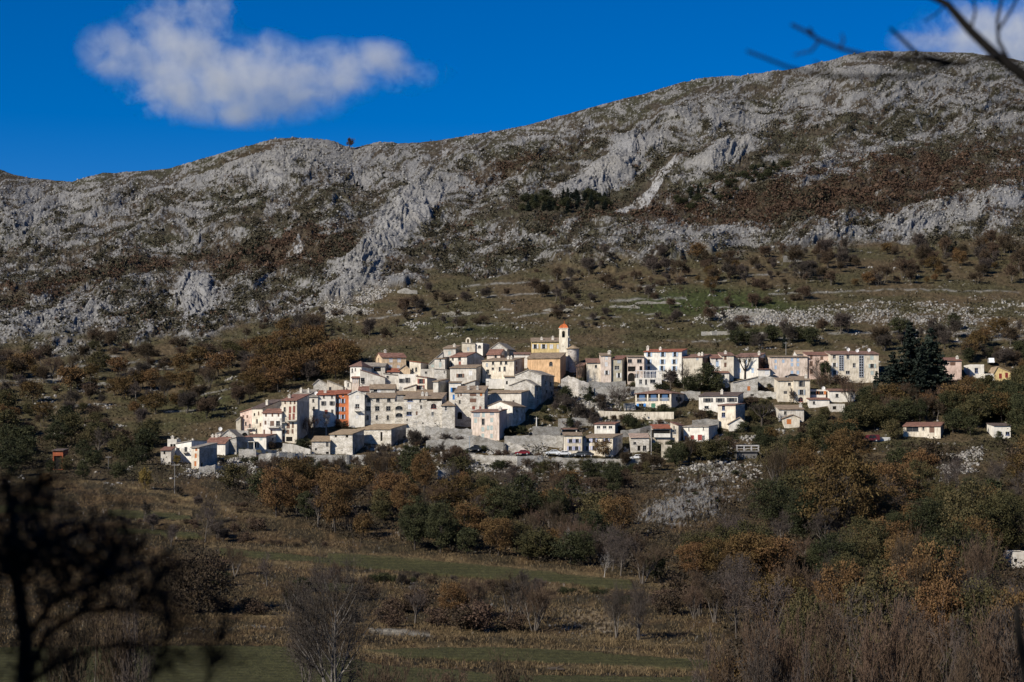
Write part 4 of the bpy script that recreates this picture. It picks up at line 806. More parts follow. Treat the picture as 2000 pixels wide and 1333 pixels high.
H('long beige house with lilac blue shutters, left part with the higher roof', 1101, 1137, 851, 893, None, 8, 's', 6, 'C', 't', [(1114.7, 861.5, 5.5, 6.5, 'Pv'), (1127.5, 861.5, 5.5, 6.5, 'Pv'), (1114, 876, 5.5, 7, 'Pv'), (1126.5, 876, 5.5, 7, 'Pv')], ext=4, dd=.6)
H('long beige house with lilac blue shutters, right part with a shaded end wall', 1137, 1197, 855.5, 893, 1216, 9, 's', 7.5, 'C', 't', [(1148, 860.5, 5, 6.5, 'Pv'), (1160.5, 860.5, 5, 6.5, 'Pv'), (1185, 860.5, 5, 6.5, 'Pv'), (1147, 875.5, 5, 7, 'Pv'), (1160.5, 875.5, 5, 7, 'Pv')], [(1211, 862, 3, 6, 'q')], side='S', lm='lilac shuttered house', ext=4)
i = H('open carport with a flat brown roof above the lilac shuttered house', 1097, 1127, 839, 850, None, 6, 's', 2, 'W', 'b', [(1112, 844.5, 22, 8, 'o')], ext=3)
H('pale stone cottage with a pinkish tan roof beside the utility pole', 1232, 1268, 855.5, 884, None, 8, 's', 8, 'L', 'p', [(1240, 866, 5, 4, 'd'), (1248, 876, 5, 9, 'o'), (1259, 875, 6, 8, 'd')], ext=4, lm='pale stone cottage')
i = H('house with a red roof and deep balcony recess beside the utility pole', 1275, 1309, 837.5, 868, None, 8, 's', 8, 'c', 'r', [(1293, 847.5, 31, 14, 'o')], ext=4, lm='red roofed balcony house', dd=-.5)
balcony(i, 1277, 1309, 854, solid=True, out=.6)
H('beige gable wing with one tall window right of the red roofed balcony', 1309, 1325, 832, 868, 1337, 9, 'l', 7, 'c', 'R', [(1318, 844, 5, 9, 'q'), (1316.5, 829.5, 2, 4, 'd')], side='G', ext=4)
H('bright white house with dark red shutters under a flat grey roof', 1335, 1384, 834, 866, 1402, 9, 's', 4, 'W', 'g', [(1339, 856, 3.5, 8, 'SR'), (1367, 855, 7, 10, 'SR'), (1352, 855, 6, 8, 'SR'), (1374, 856, 4, 9, 'q'), (1345.5, 839, 1.6, 5, 'd'), (1374, 837, 1.6, 5, 'd')], side='w', lm='white house with dark red shutters', ext=5)
# --- far right
H('pinkish house with a red brown roof half hidden right of the tall cedars', 1844, 1878, 705, 748, None, 9, 's', 8, 'p', 'R', [(1848, 710, 4, 6, 'd'), (1861, 711, 9, 6, 'Sn'), (1858, 735, 4, 8, 'd')], ch=[(1874, 4)], ext=4, lm='pinkish house right of the cedars')
H('small white house with a blue window among bare trees at the right', 1894, 1922, 713, 740, None, 8, 'x', 0, 'W', 'w', [(1907, 724, 6, 9, 'du')], ext=4)
H('yellow gable house with dark red shutters at the right edge of the village', 1942, 1974, 728, 744, None, 8, 'g', 11, 'Y', 'T', [(1954, 735, 5, 9, 'SR'), (1966, 733, 5, 9, 'SR')], ax=.2, ext=3, lm='yellow gable house')
H('open porch with a pale post and dark inside left of the yellow gable', 1924, 1942, 731, 744, None, 6, 'x', 0, 'W', 'T', [(1931, 738, 13, 10, 'o')], ext=3, cat='porch', name='porch')
H('small cream cottage with a faded brown roof in the woods on the right', 1764, 1837, 833, 858, 1844, 8, 's', 8, 'C', 'R', [(1782, 838.5, 19, 8, 'd'), (1803.5, 836.5, 3, 6, 'd'), (1820, 839.5, 8, 11, 'Sn')], side='g', lm='cream cottage in the woods', ext=4)
H('white house with blue windows mostly hidden by dark trees at the right edge', 1941, 1974, 832, 856, None, 8, 's', 5, 'W', 'd', [(1953, 847, 7, 6, 'du'), (1968, 847, 7, 6, 'du')], ext=4)
H('low white hut with a grey flat roof in the trees at the lower right edge', 1978, 2010, 1080, 1104, None, 6, 'x', 0, 'w', 'w', [(1984, 1095, 6, 6, 'o')], ext=3, cat='hut', name='hut')
H('orange red wooden hut on a dark base left of the village', 103, 123, 881, 918, None, 6, 's', 3, 'h', 'd', [(113, 904, 13, 24, 'o')], ext=3, cat='hut', name='hut', lm='orange red hut')
# --- the barns and the villa at the foot of the left row
H('long stone barn with a mossy tan roof below the orange and white houses', 700, 764, 839, 872, 796, 12, 's', 11, 'L', 'T', [(745, 853, 3.5, 16, 'o')], side='s', cat='barn', name='barn', lm='long stone barn', ext=5)
H('square stone barn with two small windows under the eaves and a shaded side', 644.5, 688.5, 849, 889, 711, 10, 's', 10, 'L', 'T', [(656, 852.5, 3.5, 4, 'o'), (677.7, 852.5, 4, 4.5, 'o'), (668, 880, 1.8, 2.2, 'o')], [(695, 880, 4, 9, 'o')], side='s', cat='barn', name='barn', lm='square stone barn', ext=5)
H('small low stone barn attached left of the square barn', 609, 644.5, 862.5, 888, None, 9, 's', 10, 'L', 'T', [(639, 868.5, 4.5, 8, 'Sk'), (617, 878, 3, 4, 'o'), (639.5, 885, 5, 4, 'o')], cat='barn', name='barn', ext=5)
i = H('white cottage with pale green shutters and a thin red brown roof below the left row', 480, 520, 853.5, 880, 539, 8, 's', 5, 'W', 'R', [(490, 858, 6, 5, 'Sg'), (510, 858, 5, 5, 'Sg'), (498, 870, 4, 9, 'o'), (504, 870, 3, 8, 'd')], [(533, 858, 4, 5, 'd')], side='S', lm='white cottage with green shutters', ext=4)
m = MB(); z = i['zt'] * .32
xa, xb = i['x0'] - .2, i['x0'] + 3.6
m.box(xa, xb, -3.0, -.02, z + 1.1, z + 1.25)
for x in (xa + .1, (xa + xb) / 2, xb - .1): m.box(x - .1, x + .1, -2.9, -2.7, -2.5, z + 1.095)
m.build('veranda', plaster(WALL['W']), i['root'])
# ------------------------------------------------------------------ walls
swall('grey retaining wall under the pale pink tall house, sloping along the road', [(918, 848, 876), (950, 856, 880), (988, 866, 886)], stone((.26, .25, .232)), lm='road wall under the pink house')
swall('pale stone ramp wall descending right of the pale pink tall house', [(985, 862, 884), (1012, 868, 886), (1034, 883, 890)], stone((.43, .41, .37)))
swall('long pale stone wall of the terrace right of the pink house', [(985, 852, 872), (1060, 850, 872), (1108, 852, 876)], stone((.36, .345, .315)), lm='terrace wall right of the pink house')
swall('upper garden wall with dark bushes behind the terrace wall', [(1040, 833, 852), (1095, 834, 852)], stone((.26, .25, .232)))
swall('long dry stone wall carrying the road at the foot of the village', [(860, 882, 905), (900, 886, 908), (960, 890, 910), (1010, 892, 912), (1060, 890, 910)], stone((.43, .41, .37)), lm='long road wall', th=1.0)
swall('tall concrete grey retaining wall under the parked cars', [(1085, 893, 918), (1130, 896, 922), (1165, 896, 922)], stone((.26, .25, .232)), lm='wall under the parked cars', th=1.0)
swall('stone road wall below the pale stone cottage', [(1165, 896, 912), (1220, 897, 913), (1290, 899, 912)], stone((.36, .345, .315)), th=1.0)
swall('rough ruined stone wall below the long weathered stone house', [(793, 836, 862), (830, 832, 868), (862, 836, 868), (922, 838, 866)], stone((.43, .41, .37)), lm='ruined wall below the weathered house', th=1.4, rough=.7)
swall('second ruined stone terrace wall in front of the arched passage', [(832, 860, 880), (880, 858, 880), (925, 860, 882)], stone((.36, .345, .315)), rough=.6)
swall('stone wall under the square barn and the low barn', [(575, 890, 905), (640, 889, 906), (714, 889, 908)], stone((.36, .345, .315)), lm='wall under the square barn')
swall('wide pale stone terrace wall left of the dark hedge', [(505, 888, 908), (545, 884, 908), (592, 886, 906)], stone((.43, .41, .37)), lm='pale terrace wall', rough=.4)
swall('short whitish wall below the white cottage with green shutters', [(466, 877, 896), (500, 878, 896), (540, 879, 890)], stone((.43, .41, .37)), rough=.4)
swall('grey wall beside the garage of the red brown shuttered house', [(552, 866, 884), (572, 868, 886), (606, 878, 890)], plaster(WALL['G']))
swall('tall pale rock and stone wall under the round apse of the church', [(1096, 742, 772), (1110, 734, 772), (1130, 742, 778), (1150, 748, 778)], stone((.50, .47, .43)), th=1.2, rough=.5, lm='rock wall under the apse')
swall('pale stone wall below the olive grey house and the pink tower house', [(1150, 744, 768), (1180, 748, 766), (1222, 744, 764)], stone((.36, .345, .315)))
swall('long stone terrace wall between the olive grey house and the blue shuttered villa', [(1160, 758, 774), (1215, 755, 774), (1268, 757, 774)], stone((.36, .345, .315)), lm='terrace wall above the villa')
swall('smooth cream garden wall below the blue shuttered villa', [(1168, 803, 820), (1240, 805, 820), (1316, 805, 820)], plaster(WALL['C']), rough=.02, lm='cream garden wall', th=.3)
swall('pale stone wall right of the blue shuttered villa', [(1330, 765, 782), (1350, 764, 782), (1368, 766, 782)], stone((.36, .345, .315)))
swall('stone wall under the terrace right of the stone barn with orange shutter', [(1478, 735, 756), (1500, 736, 758), (1522, 738, 760)], stone((.36, .345, .315)))
swall('low wall of big pale stones below the parked dark cars', [(1480, 764, 778), (1520, 766, 780)], stone((.43, .41, .37)), rough=.4)
swall('grey wall left of the slim beige house', [(1352, 822, 836), (1380, 818, 836), (1404, 820, 838)], stone((.26, .25, .232)))
swall('pale stone terrace wall above the white cottage on the left garden slope', [(1090, 818, 836), (1130, 816, 834), (1160, 820, 832)], stone((.36, .345, .315)))
swall('stone terrace wall between the white cottage and the red roofed balcony house', [(1212, 842, 856), (1250, 836, 852), (1300, 826, 840)], stone((.36, .345, .315)), rough=.5)
swall('lone stone wall remnant in the bushes below the road', [(855, 918, 938), (880, 916, 938), (910, 918, 936)], stone((.36, .345, .315)), rough=.4, lm='wall remnant below the road')
swall('short pale wall on the slope below the parked cars', [(1005, 944, 958), (1050, 944, 958)], stone((.36, .345, .315)), rough=.3)
swall('pale stone wall in front of the orange shuttered narrow house', [(388, 912, 926), (420, 908, 926), (440, 912, 924)], stone((.43, .41, .37)), rough=.5)
swall('grey pillar wall beside the red roofed balcony house', [(1292, 868, 898), (1312, 870, 898)], plaster(WALL['K']), rough=.05)
swall('stone wall along the track above the red roofed houses on the right', [(1370, 648, 656), (1420, 647, 655), (1500, 649, 656)], stone((.36, .345, .315)), rough=.3, lm='track wall above the village')
swall('ruined pale drystone hut wall on the slope above the village', [(1530, 500, 512), (1550, 498, 512), (1566, 501, 512)], stone((.22, .21, .19)), rough=.4, lm='ruined hut wall')
swall('round pale ruined wall on the slope above the old village', [(776, 568, 574), (790, 562, 575), (802, 566, 575), (815, 569, 574)], stone((.24, .23, .21)), rough=.5, lm='round ruin on the slope')
for k, (xa, xb, y, t_) in enumerate([(1420, 1500, 612, 'first'), (1240, 1330, 588, ''), (1190, 1250, 596, ''), (860, 930, 609, ''), (1060, 1120, 602, ''), (270, 330, 712, ''), (30, 110, 742, ''), (150, 215, 747, '')]):
    swall(['low terrace wall right of the green slope patch', 'thin pale terrace wall left of the green slope patch', 'thin pale terrace wall above the big white house', 'thin terrace wall right below the round ruin', 'thin terrace wall above the bell tower', 'thin terrace wall on the wooded slope left of the village', 'pale terrace wall at the far left edge of the slope', 'pale terrace wall on the left slope above the orange red hut'][k],
          [(xa, y + 3, y + 6), (lerp(xa, xb, .3), y, y + 6), ((xa + xb) / 2, y + 2, y + 6), (lerp(xa, xb, .8), y, y + 6), (xb, y + 4, y + 6)], stone((.23, .22, .195)), rough=.55)
# ================================================================== trees
class TB:
    """tubes and leaf quads gathered with numpy"""
    def __init__(s): s.v = []; s.q = []; s.n = 0
    def tube(s, pts, rads, k):
        rings = []
        for i, p in enumerate(pts):
            d = (pts[min(i + 1, len(pts) - 1)] - pts[max(i - 1, 0)]).normalized()
            u = d.cross(Vector((.31, .87, .2)));
            if u.length < .1: u = d.cross(Vector((1, 0, 0)))
            u.normalize(); w = d.cross(u)
            rings.append(s.n)
            for j in range(k):
                a = 2 * math.pi * j / k; s.v.append(tuple(p + (u * math.cos(a) + w * math.sin(a)) * rads[i]))
            s.n += k
        for a, b in zip(rings, rings[1:]):
            for j in range(k): s.q.append((a + j, a + (j + 1) % k, b + (j + 1) % k, b + j))
    def ribbon(s, p, q, w, rnd):
        d = (q - p).normalized(); u = d.cross(Vector((rnd.gauss(0, 1), rnd.gauss(0, 1), rnd.gauss(0, 1)))).normalized() * w
        s.v += [tuple(p - u), tuple(p + u), tuple(q + u * .35), tuple(q - u * .35)]; s.q.append((s.n, s.n + 1, s.n + 2, s.n + 3)); s.n += 4
def rot_about(d, ang, rnd):
    u = d.cross(Vector((rnd.gauss(0, 1), rnd.gauss(0, 1), rnd.gauss(0, 1)))).normalized()
    return (d * math.cos(ang) + u * math.sin(ang)).normalized()
def bare_tree(seed, stems=1, spread=.55, up=.25, nb=(8, 6, 5, 6), tw=.0022, lean=.12, tips=None, dens=1):
    """returns (trunk mesh data, crown mesh data, twig tips), height about 1"""
    rnd = random.Random(seed); T, Cw = TB(), TB(); ends = []
    def grow(p, d, L, r, lv):
        n = 5 if lv < 2 else 3; pts = [p]; dirs = [d]
        for i in range(n):
            d = (d + Vector((rnd.gauss(0, .13), rnd.gauss(0, .13), rnd.gauss(0, .10) + up * .35)) * (.55 if lv == 0 else 1)).normalized()
            pts.append(pts[-1] + d * (L / n)); dirs.append(d)
        rads = [r * (1 - .65 * i / n) for i in range(n + 1)]
        if lv < 2: T.tube(pts, rads, 6 if lv == 0 else 4)
        elif lv == 2: Cw.tube(pts, rads, 3)
        else:
            for a, b in zip(pts, pts[1:]): Cw.ribbon(a, b, max(r, tw), rnd)
        if lv == 4: ends.append(pts[-1]); return
        if lv >= 3: ends.append(pts[-1])
        for c in range(nb[lv] if lv < len(nb) else 4):
            f = rnd.uniform(.32 if lv == 0 else .2, 1.0); i = min(int(f * n), n - 1); g = f * n - i
            q = pts[i].lerp(pts[i + 1], g)
            cd = rot_about(dirs[i], rnd.uniform(.5, 1.15) * spread * 1.5, rnd)
            grow(q, cd, L * rnd.uniform(.42, .68) * (1.1 - .35 * f if lv == 0 else 1), max(rads[i] * .55, tw), lv + 1)
    for k in range(stems):
        a = rnd.uniform(0, 6.28); o = Vector((math.cos(a), math.sin(a), 0)) * (.025 * (stems > 1))
        d = Vector((o.x * 7 + rnd.gauss(0, lean), o.y * 7 + rnd.gauss(0, lean), 1)).normalized()
        grow(o - d * .03, d, rnd.uniform(.5, .62), .022 if stems == 1 else .015, 0)
    return T, Cw, ends
def norm_h(*tbs):
    z = max(max(v[2] for v in t.v) for t in tbs if t.v)
    for t in tbs: t.v = [(x / z, y / z, w / z) for x, y, w in t.v]
    return z
def leaf_quads(cs, size, rnd_, flat=0.0, jitter=.3):
    n = len(cs); a = rnd_.normal(size=(n, 3)); a /= np.linalg.norm(a, axis=1)[:, None]; b = rnd_.normal(size=(n, 3))
    if flat: a[:, 2] *= (1 - flat); b[:, 2] *= (1 - flat)
    a /= np.linalg.norm(a, axis=1)[:, None]
    b -= (a * b).sum(1)[:, None] * a; b /= np.linalg.norm(b, axis=1)[:, None]
    s = size * rnd_.uniform(1 - jitter, 1 + jitter, (n, 1)); a *= s; b *= s * .62
    V = np.stack([cs - a, cs - b * .9 + a * .1, cs + a, cs + b * .9 + a * .1], 1).reshape(-1, 3)
    return V, np.arange(n * 4).reshape(n, 4)
def clump_points(rnd_, n_cl, per, rx, rz, zc, r_cl, bottom=.25, hollow=.45, top=1.0):
    """points in clumps spread through an uneven crown"""
    out = []; ton = []
    ph = rnd_.uniform(0, 6.28, 4)
    while len(out) < n_cl:
        p = rnd_.normal(size=3); p /= np.linalg.norm(p); rr = rnd_.uniform(hollow, 1) ** .6
        az = math.atan2(p[1], p[0]); wob = 1 + .18 * math.sin(2 * az + ph[0]) + .14 * math.sin(3 * az + ph[1] + 2 * p[2])
        c = np.array([p[0] * rx * rr * wob, p[1] * rx * rr * wob, zc + p[2] * rz * rr * (1 + .1 * math.sin(3 * az + ph[2]))])
        if c[2] < bottom: continue
        out.append(c)
    P_, T_ = [], []
    for c in out:
        k = int(per * rnd_.uniform(.5, 1.4)); sh = rnd_.normal(size=(k, 3)) * r_cl * np.array([1, 1, .62]) * rnd_.uniform(.7, 1.25)
        P_.append(c + sh); T_.append(np.clip(rnd_.uniform(.2, .8) + rnd_.normal(size=k) * .18, 0, 1))
    return np.concatenate(P_), np.concatenate(T_), out
PROTO = {}
def mk_mesh_tb(tb, name, mat): return npmesh(name, tb.v, tb.q, mat, tone=np.full(len(tb.q), .5))
BK = bark((.105, .09, .075)); BKD = bark((.06, .05, .042)); BKP = bark((.30, .28, .25))
TWIG = leafmat('twigs', (.046, .037, .030), (.064, .051, .042), (.084, .067, .055))
TWIGR = leafmat('reddish_twigs', (.052, .036, .023), (.071, .049, .031), (.094, .066, .042))
L_OR = leafmat('rust_leaves', (.054, .031, .013), (.088, .052, .020), (.135, .086, .033))
L_YE = leafmat('yellow_leaves', (.09, .065, .018), (.14, .10, .026), (.19, .14, .04))
L_OL = leafmat('olive_leaves', (.030, .029, .012), (.052, .047, .019), (.082, .066, .027))
L_GR = leafmat('dark_green_leaves', (.017, .020, .009), (.031, .034, .014), (.050, .051, .022))
L_CE = leafmat('cedar_needles', (.010, .016, .012), (.019, .027, .020), (.033, .043, .032))
L_BL = leafmat('blackish_leaves', (.004, .0042, .0035), (.007, .007, .0055), (.012, .011, .008))  # near-black tone carries the shade over the near tree
L_BR = leafmat('brown_scrub_leaves', (.034, .023, .015), (.054, .036, .023), (.08, .055, .035))
def add_proto(kind, trunk, crown): PROTO.setdefault(kind, []).append((trunk, crown))
for s in range(6):                                            # grey bare trees
    T, Cw, e = bare_tree(100 + s, stems=[1, 2, 1, 3, 1, 2][s], spread=[.6, .5, .7, .55, .5, .62][s], up=[.3, .4, .2, .35, .5, .3][s], nb=(8 if s % 2 == 0 else 6, 6, 5, 5))
    norm_h(T, Cw); add_proto('bare', mk_mesh_tb(T, 'bare_trunk', BK), mk_mesh_tb(Cw, 'bare_crown', TWIG))
for s in range(5):                                            # small far trees, denser
    T, Cw, e = bare_tree(180 + s, stems=[2, 3, 1, 4, 2][s], spread=.62, up=.32, nb=(8, 7, 6, 4), tw=.0062)
    norm_h(T, Cw); add_proto('far', mk_mesh_tb(T, 'bare_trunk', BK), mk_mesh_tb(Cw, 'bare_crown', TWIG))
    add_proto('farr', PROTO['far'][-1][0], mk_mesh_tb(Cw, 'thicket_crown', TWIGR))
for s in range(4):                                            # reddish bare thickets of many stems
    T, Cw, e = bare_tree(150 + s, stems=5, spread=.42, up=.55, nb=(5, 5, 5, 4), lean=.25)
    norm_h(T, Cw); add_proto('thicket', mk_mesh_tb(T, 'thicket_trunk', BK), mk_mesh_tb(Cw, 'thicket_crown', TWIGR))
def leafy(kind, seed, mat, rx, rz, zc, n_cl, per, size, r_cl, bottom=.2, stems=1, hollow=.35, tw=.003):
    rnd_ = np.random.RandomState(seed)
    P_, T_, cl = clump_points(rnd_, n_cl, per, rx, rz, zc, r_cl, bottom, hollow)
    V, Q = leaf_quads(P_, size, rnd_); rnd = random.Random(seed); T = TB()
    for k in range(stems):
        a = rnd.uniform(0, 6.28); o = Vector((math.cos(a), math.sin(a), 0)) * (.04 * (stems > 1)); top = Vector((o.x * 3 + rnd.gauss(0, .03), o.y * 3 + rnd.gauss(0, .03), zc * 1.1))
        pts = [o + Vector((0, 0, -.04)), o.lerp(top, .35) + Vector((rnd.gauss(0, .012), rnd.gauss(0, .012), 0)), o.lerp(top, .7), top]; T.tube(pts, [.026, .02, .015, .008], 6)
        for c in cl[k::max(1, len(cl) // 14) * stems]:
            f = rnd.uniform(.3, .8); p = o.lerp(top, f); c = Vector(c); T.tube([p, p.lerp(c, .5) + Vector((0, 0, .03)), c], [.011, .007, .003], 4)
    z = V[:, 2].max(); V = V / z; T.v = [(x / z, y / z, w / z) for x, y, w in T.v]
    add_proto(kind, mk_mesh_tb(T, kind + '_trunk', BKD), npmesh(kind + '_crown', V, Q, mat, tone=T_))
for s in range(4):
    leafy('rust', 200 + s, L_OR, .40 + .05 * (s % 2), .38, .60, 62, 52, .026, .075, .18)
    leafy('olive', 220 + s, L_OL, .40 + .05 * (s % 2), .40, .58, 64, 60, .026, .075, .12)
    leafy('green', 240 + s, L_GR, .36 + .06 * (s % 2), .42, .56, 60, 62, .026, .072, .08)
for s in range(2):                                            # larger trees with finer foliage
    leafy('rustf', 250 + s, L_OR, .44, .40, .58, 95, 105, .0155, .06, .14)
    leafy('olivef', 253 + s, L_OL, .43, .41, .57, 95, 110, .0155, .06, .1)
    leafy('greenf', 256 + s, L_GR, .38, .44, .55, 95, 105, .0155, .06, .06)
    leafy('brushf', 259 + s * 30, L_BR, .62, .46, .48, 85, 95, .020, .09, .0, stems=3, hollow=.2)
for s in range(2): leafy('yellow', 260 + s, L_YE, .36, .40, .58, 46, 55, .028, .075, .15)
for s in range(3):
    leafy('bush', 270 + s, L_GR, .62, .46, .48, 40, 60, .045, .12, .0, stems=3, hollow=.2)
    leafy('brush', 280 + s, L_BR, .62, .46, .48, 36, 48, .045, .13, .0, stems=3, hollow=.2)
leafy('clipped', 290, L_GR, .62, .42, .52, 70, 70, .04, .08, .08, stems=1, hollow=.6)
for s in range(2): leafy('cypress', 295 + s, L_GR, .10, .49, .5, 46, 60, .022, .035, .01)
def conifer(seed, spread, tiers, drop, name='conifer', mat=None, start=.08, bare_top=0):
    rnd = random.Random(seed); rnd_ = np.random.RandomState(seed); T = TB(); T.tube([Vector((0, 0, -.03)), Vector((0, 0, .5)), Vector((0, 0, 1))], [.02, .013, .003], 6); Ps, Ts = [], []
    for k in range(tiers):
        f = (k + rnd.uniform(-.3, .3)) / tiers; z = start + (1 - start) * min(max(f, 0), .985); R_ = spread * (1 - f) ** .75 * rnd.uniform(.8, 1.1) + .012
        nbr = 7 if f < .8 else 4
        for b in range(nbr):
            a = rnd.uniform(0, 6.28); L = R_ * rnd.uniform(.6, 1.12); e = Vector((math.cos(a) * L, math.sin(a) * L, z - drop * L)); s0 = Vector((0, 0, z))
            T.tube([s0, s0.lerp(e, .5) + Vector((0, 0, .01)), e], [.006, .004, .001], 3)
            n = int(16 + 420 * L); u = rnd_.uniform(.12, 1.05, n); p = np.array(s0)[None] + (np.array(e) - np.array(s0))[None] * u[:, None]
            lat = rnd_.normal(size=n) * .16 * L * (1.1 - u * .7); p[:, 0] += -math.sin(a) * lat; p[:, 1] += math.cos(a) * lat; p[:, 2] += rnd_.normal(size=n) * .008 - abs(lat) * .2
            Ps.append(p); Ts.append(np.clip(rnd_.uniform(.3, .7) + rnd_.normal(size=n) * .15, 0, 1))
    P_ = np.concatenate(Ps); V, Q = leaf_quads(P_, .017, rnd_, flat=.45)
    add_proto(name, mk_mesh_tb(T, name + '_trunk', BKD), npmesh(name + '_crown', V, Q, mat or L_CE, tone=np.concatenate(Ts)))
for s in range(3): conifer(300 + s, .24 + .03 * s, 26, .12)
for s in range(2): conifer(320 + s, .42, 22, .02, name='cedar', start=.06)
def pollard(seed):
    rnd = random.Random(seed); T, Cw = TB(), TB(); top = Vector((rnd.gauss(0, .02), rnd.gauss(0, .02), .34)); T.tube([Vector((0, 0, -.04)), top * .5, top], [.045, .036, .034], 7)
    for k in range(7):
        a = k / 7 * 6.28 + rnd.gauss(0, .2); d = Vector((math.cos(a) * .8, math.sin(a) * .8, rnd.uniform(.5, 1.1))).normalized(); m_ = top + d * rnd.uniform(.18, .3); e = m_ + Vector((d.x * .15, d.y * .15, .16))
        T.tube([top, m_, e], [.026, .021, .019], 5)
        for f in (.6, 1.0):
            q = m_.lerp(e, f)
            for j in range(7):
                dd = rot_about(Vector((d.x * .5, d.y * .5, 1)).normalized(), rnd.uniform(0, .7), rnd); p2 = q + dd * rnd.uniform(.12, .26); T.tube([q, q.lerp(p2, .5), p2], [.009, .006, .003], 3)
                for t_ in range(9): g = q.lerp(p2, rnd.uniform(.2, 1)); Cw.ribbon(g, g + rot_about(dd, rnd.uniform(.2, .8), rnd) * rnd.uniform(.06, .16), .0028, rnd)
    norm_h(T, Cw); add_proto('pollard', mk_mesh_tb(T, 'pollard_trunk', BKD), mk_mesh_tb(Cw, 'pollard_crown', TWIG))
for s in range(3): pollard(340 + s)
T, Cw, e = bare_tree(361, stems=1, spread=.6, up=.3, nb=(8, 5, 4, 3)); norm_h(T, Cw); add_proto('white', mk_mesh_tb(T, 'white_trunk', BKP), mk_mesh_tb(Cw, 'white_crown', bark((.22, .2, .18))))

T, Cw, e = bare_tree(377, stems=4, spread=.52, up=.22, nb=(10, 7, 5, 4), tw=.0013, lean=.22); norm_h(T, Cw); add_proto('bigbare', mk_mesh_tb(T, 'bare_trunk', bark((.15, .135, .12))), mk_mesh_tb(Cw, 'bare_crown', TWIG))
T, Cw, e = bare_tree(391, stems=3, spread=.6, up=.3, nb=(11, 7, 5, 4), tw=.0013, lean=.16); norm_h(T, Cw); add_proto('bigbare', mk_mesh_tb(T, 'bare_trunk', bark((.12, .105, .09))), mk_mesh_tb(Cw, 'bare_crown', TWIG))
KIND = dict(bare=('bare_tree', 'bare tree', 'grey bare tree', 'bare leafless trees'), thicket=('bare_thicket', 'thicket', 'reddish bare thicket', 'reddish bare thickets'), rust=('autumn_oak', 'oak tree', 'rust brown oak', 'rust brown autumn oaks'),
            olive=('olive_green_oak', 'oak tree', 'olive brown oak', 'olive brown oaks'), green=('evergreen_tree', 'evergreen tree', 'dark evergreen tree', 'dark evergreen trees'), yellow=('yellow_tree', 'tree', 'yellow leaved tree', 'yellow leaved trees'),
            bush=('green_bush', 'bush', 'dark green bush', 'dark green bushes'), brush=('brown_bush', 'bush', 'brown bush', 'brown bushes'), clipped=('clipped_bush', 'bush', 'clipped green bush', 'clipped bushes'), cypress=('cypress', 'cypress', 'slim dark cypress', 'cypresses'),
            conifer=('conifer', 'conifer', 'dark conifer', 'dark conifers'), cedar=('cedar', 'cedar', 'broad dark cedar', 'tall cedars'), pollard=('pollarded_tree', 'pollarded tree', 'bare pollarded tree', 'pollarded plane trees'), white=('pale_tree', 'bare tree', 'whitish bare tree', 'pale bare trees'))
TREES = []; _tr = random.Random(77); _cnt = {}
def put(kind, px, py, hpx, wf=1.0, sink=.15, label=None, loc=None, h=None, var=None, proto=None):
    if loc is None:
        x, y, z = ground(px, py); h = hpx / F * y
    else: x, y, z = loc
    n = _cnt.get(kind, 0); _cnt[kind] = n + 1
    pk = {'bare': 'far', 'thicket': 'farr'}.get(kind, kind) if hpx and hpx < 48 else kind
    if (hpx is None or hpx > 74) and kind + 'f' in PROTO and py < 1400 and not (px == -500): pk = kind + 'f'
    pk = proto or pk
    t_, c_ = PROTO[pk][n % len(PROTO[pk]) if var is None else var]
    nm, cat, desc, grp = KIND[kind]
    root = empty(nm, (x, y, z - sink), _tr.uniform(0, 6.28)); root['category'] = cat; root['group'] = grp
    for part, me in (('trunk', t_), ('crown', c_)):
        o = obj(part, me, root); o.scale = (h * wf, h * wf, h)
    TREES.append(dict(o=root, kind=kind, px=px, py=py - hpx / 2 if hpx else py, h=hpx, label=label)); return root
def clear(px, py, hpx, w):
    """a tree here would not stand in front of a building"""
    if ((px - 1375) / 125) ** 2 + ((py - hpx * .6 - 945) / 66) ** 2 < 1 or ((px - 1310) / 90) ** 2 + ((py - hpx * .6 - 1000) / 30) ** 2 < 1: return False
    for a, b, c, d in RECTS:
        if px + w > a and px - w < c and py > d - 2 and py - hpx < d - .30 * (d - b): return False
        if px + w * .3 > a and px - w * .3 < c and b < py <= d: return False
    return True
def scatter(poly, n, kinds, hr, seed, gap=12, wf=(.85, 1.2), test=True, patch=0):
    rnd = random.Random(seed); xs = [p[0] for p in poly]; ys = [p[1] for p in poly]; done = []; tries = 0
    ks = [k for k, w in kinds for _ in range(w)]
    while len(done) < n and tries < n * 60:
        tries += 1; px, py = rnd.uniform(min(xs), max(xs)), rnd.uniform(min(ys), max(ys))
        if not bool(inpoly(poly, np.array([px]), np.array([py]))[0]): continue
        if any(abs(px - a) < gap and abs(py - b) < gap * .45 for a, b in done): continue
        if patch and float(fbm(np.array([px / 60.]), np.array([py / 26.]), 2, seed + 9)[0]) < rnd.gauss(patch, .12): continue
        h = lerp(hr[0], hr[1], rnd.random() ** (2.2 if patch else 1))
        # kinds come in patches
        g = float(fbm(np.array([px / 110.]), np.array([py / 55.]), 2, seed)[0]); k = ks[int(min(max(.5 + g * 1.1 + rnd.gauss(0, .22), 0), .999) * len(ks))]
        if k in ('bush', 'brush'): h *= .5
        if test and not clear(px, py, h, h * .3): continue
        put(k, px, py, h, rnd.uniform(*wf)); done.append((px, py))
RECTS += [(1432, 866, 1480, 890), (1072, 878, 1150, 896), (1232, 886, 1256, 900), (1010, 876, 1030, 892), (913, 868, 936, 884), (1690, 838, 1710, 864), (1706, 845, 1738, 864), (1495, 730, 1555, 744), (100, 880, 126, 920)]
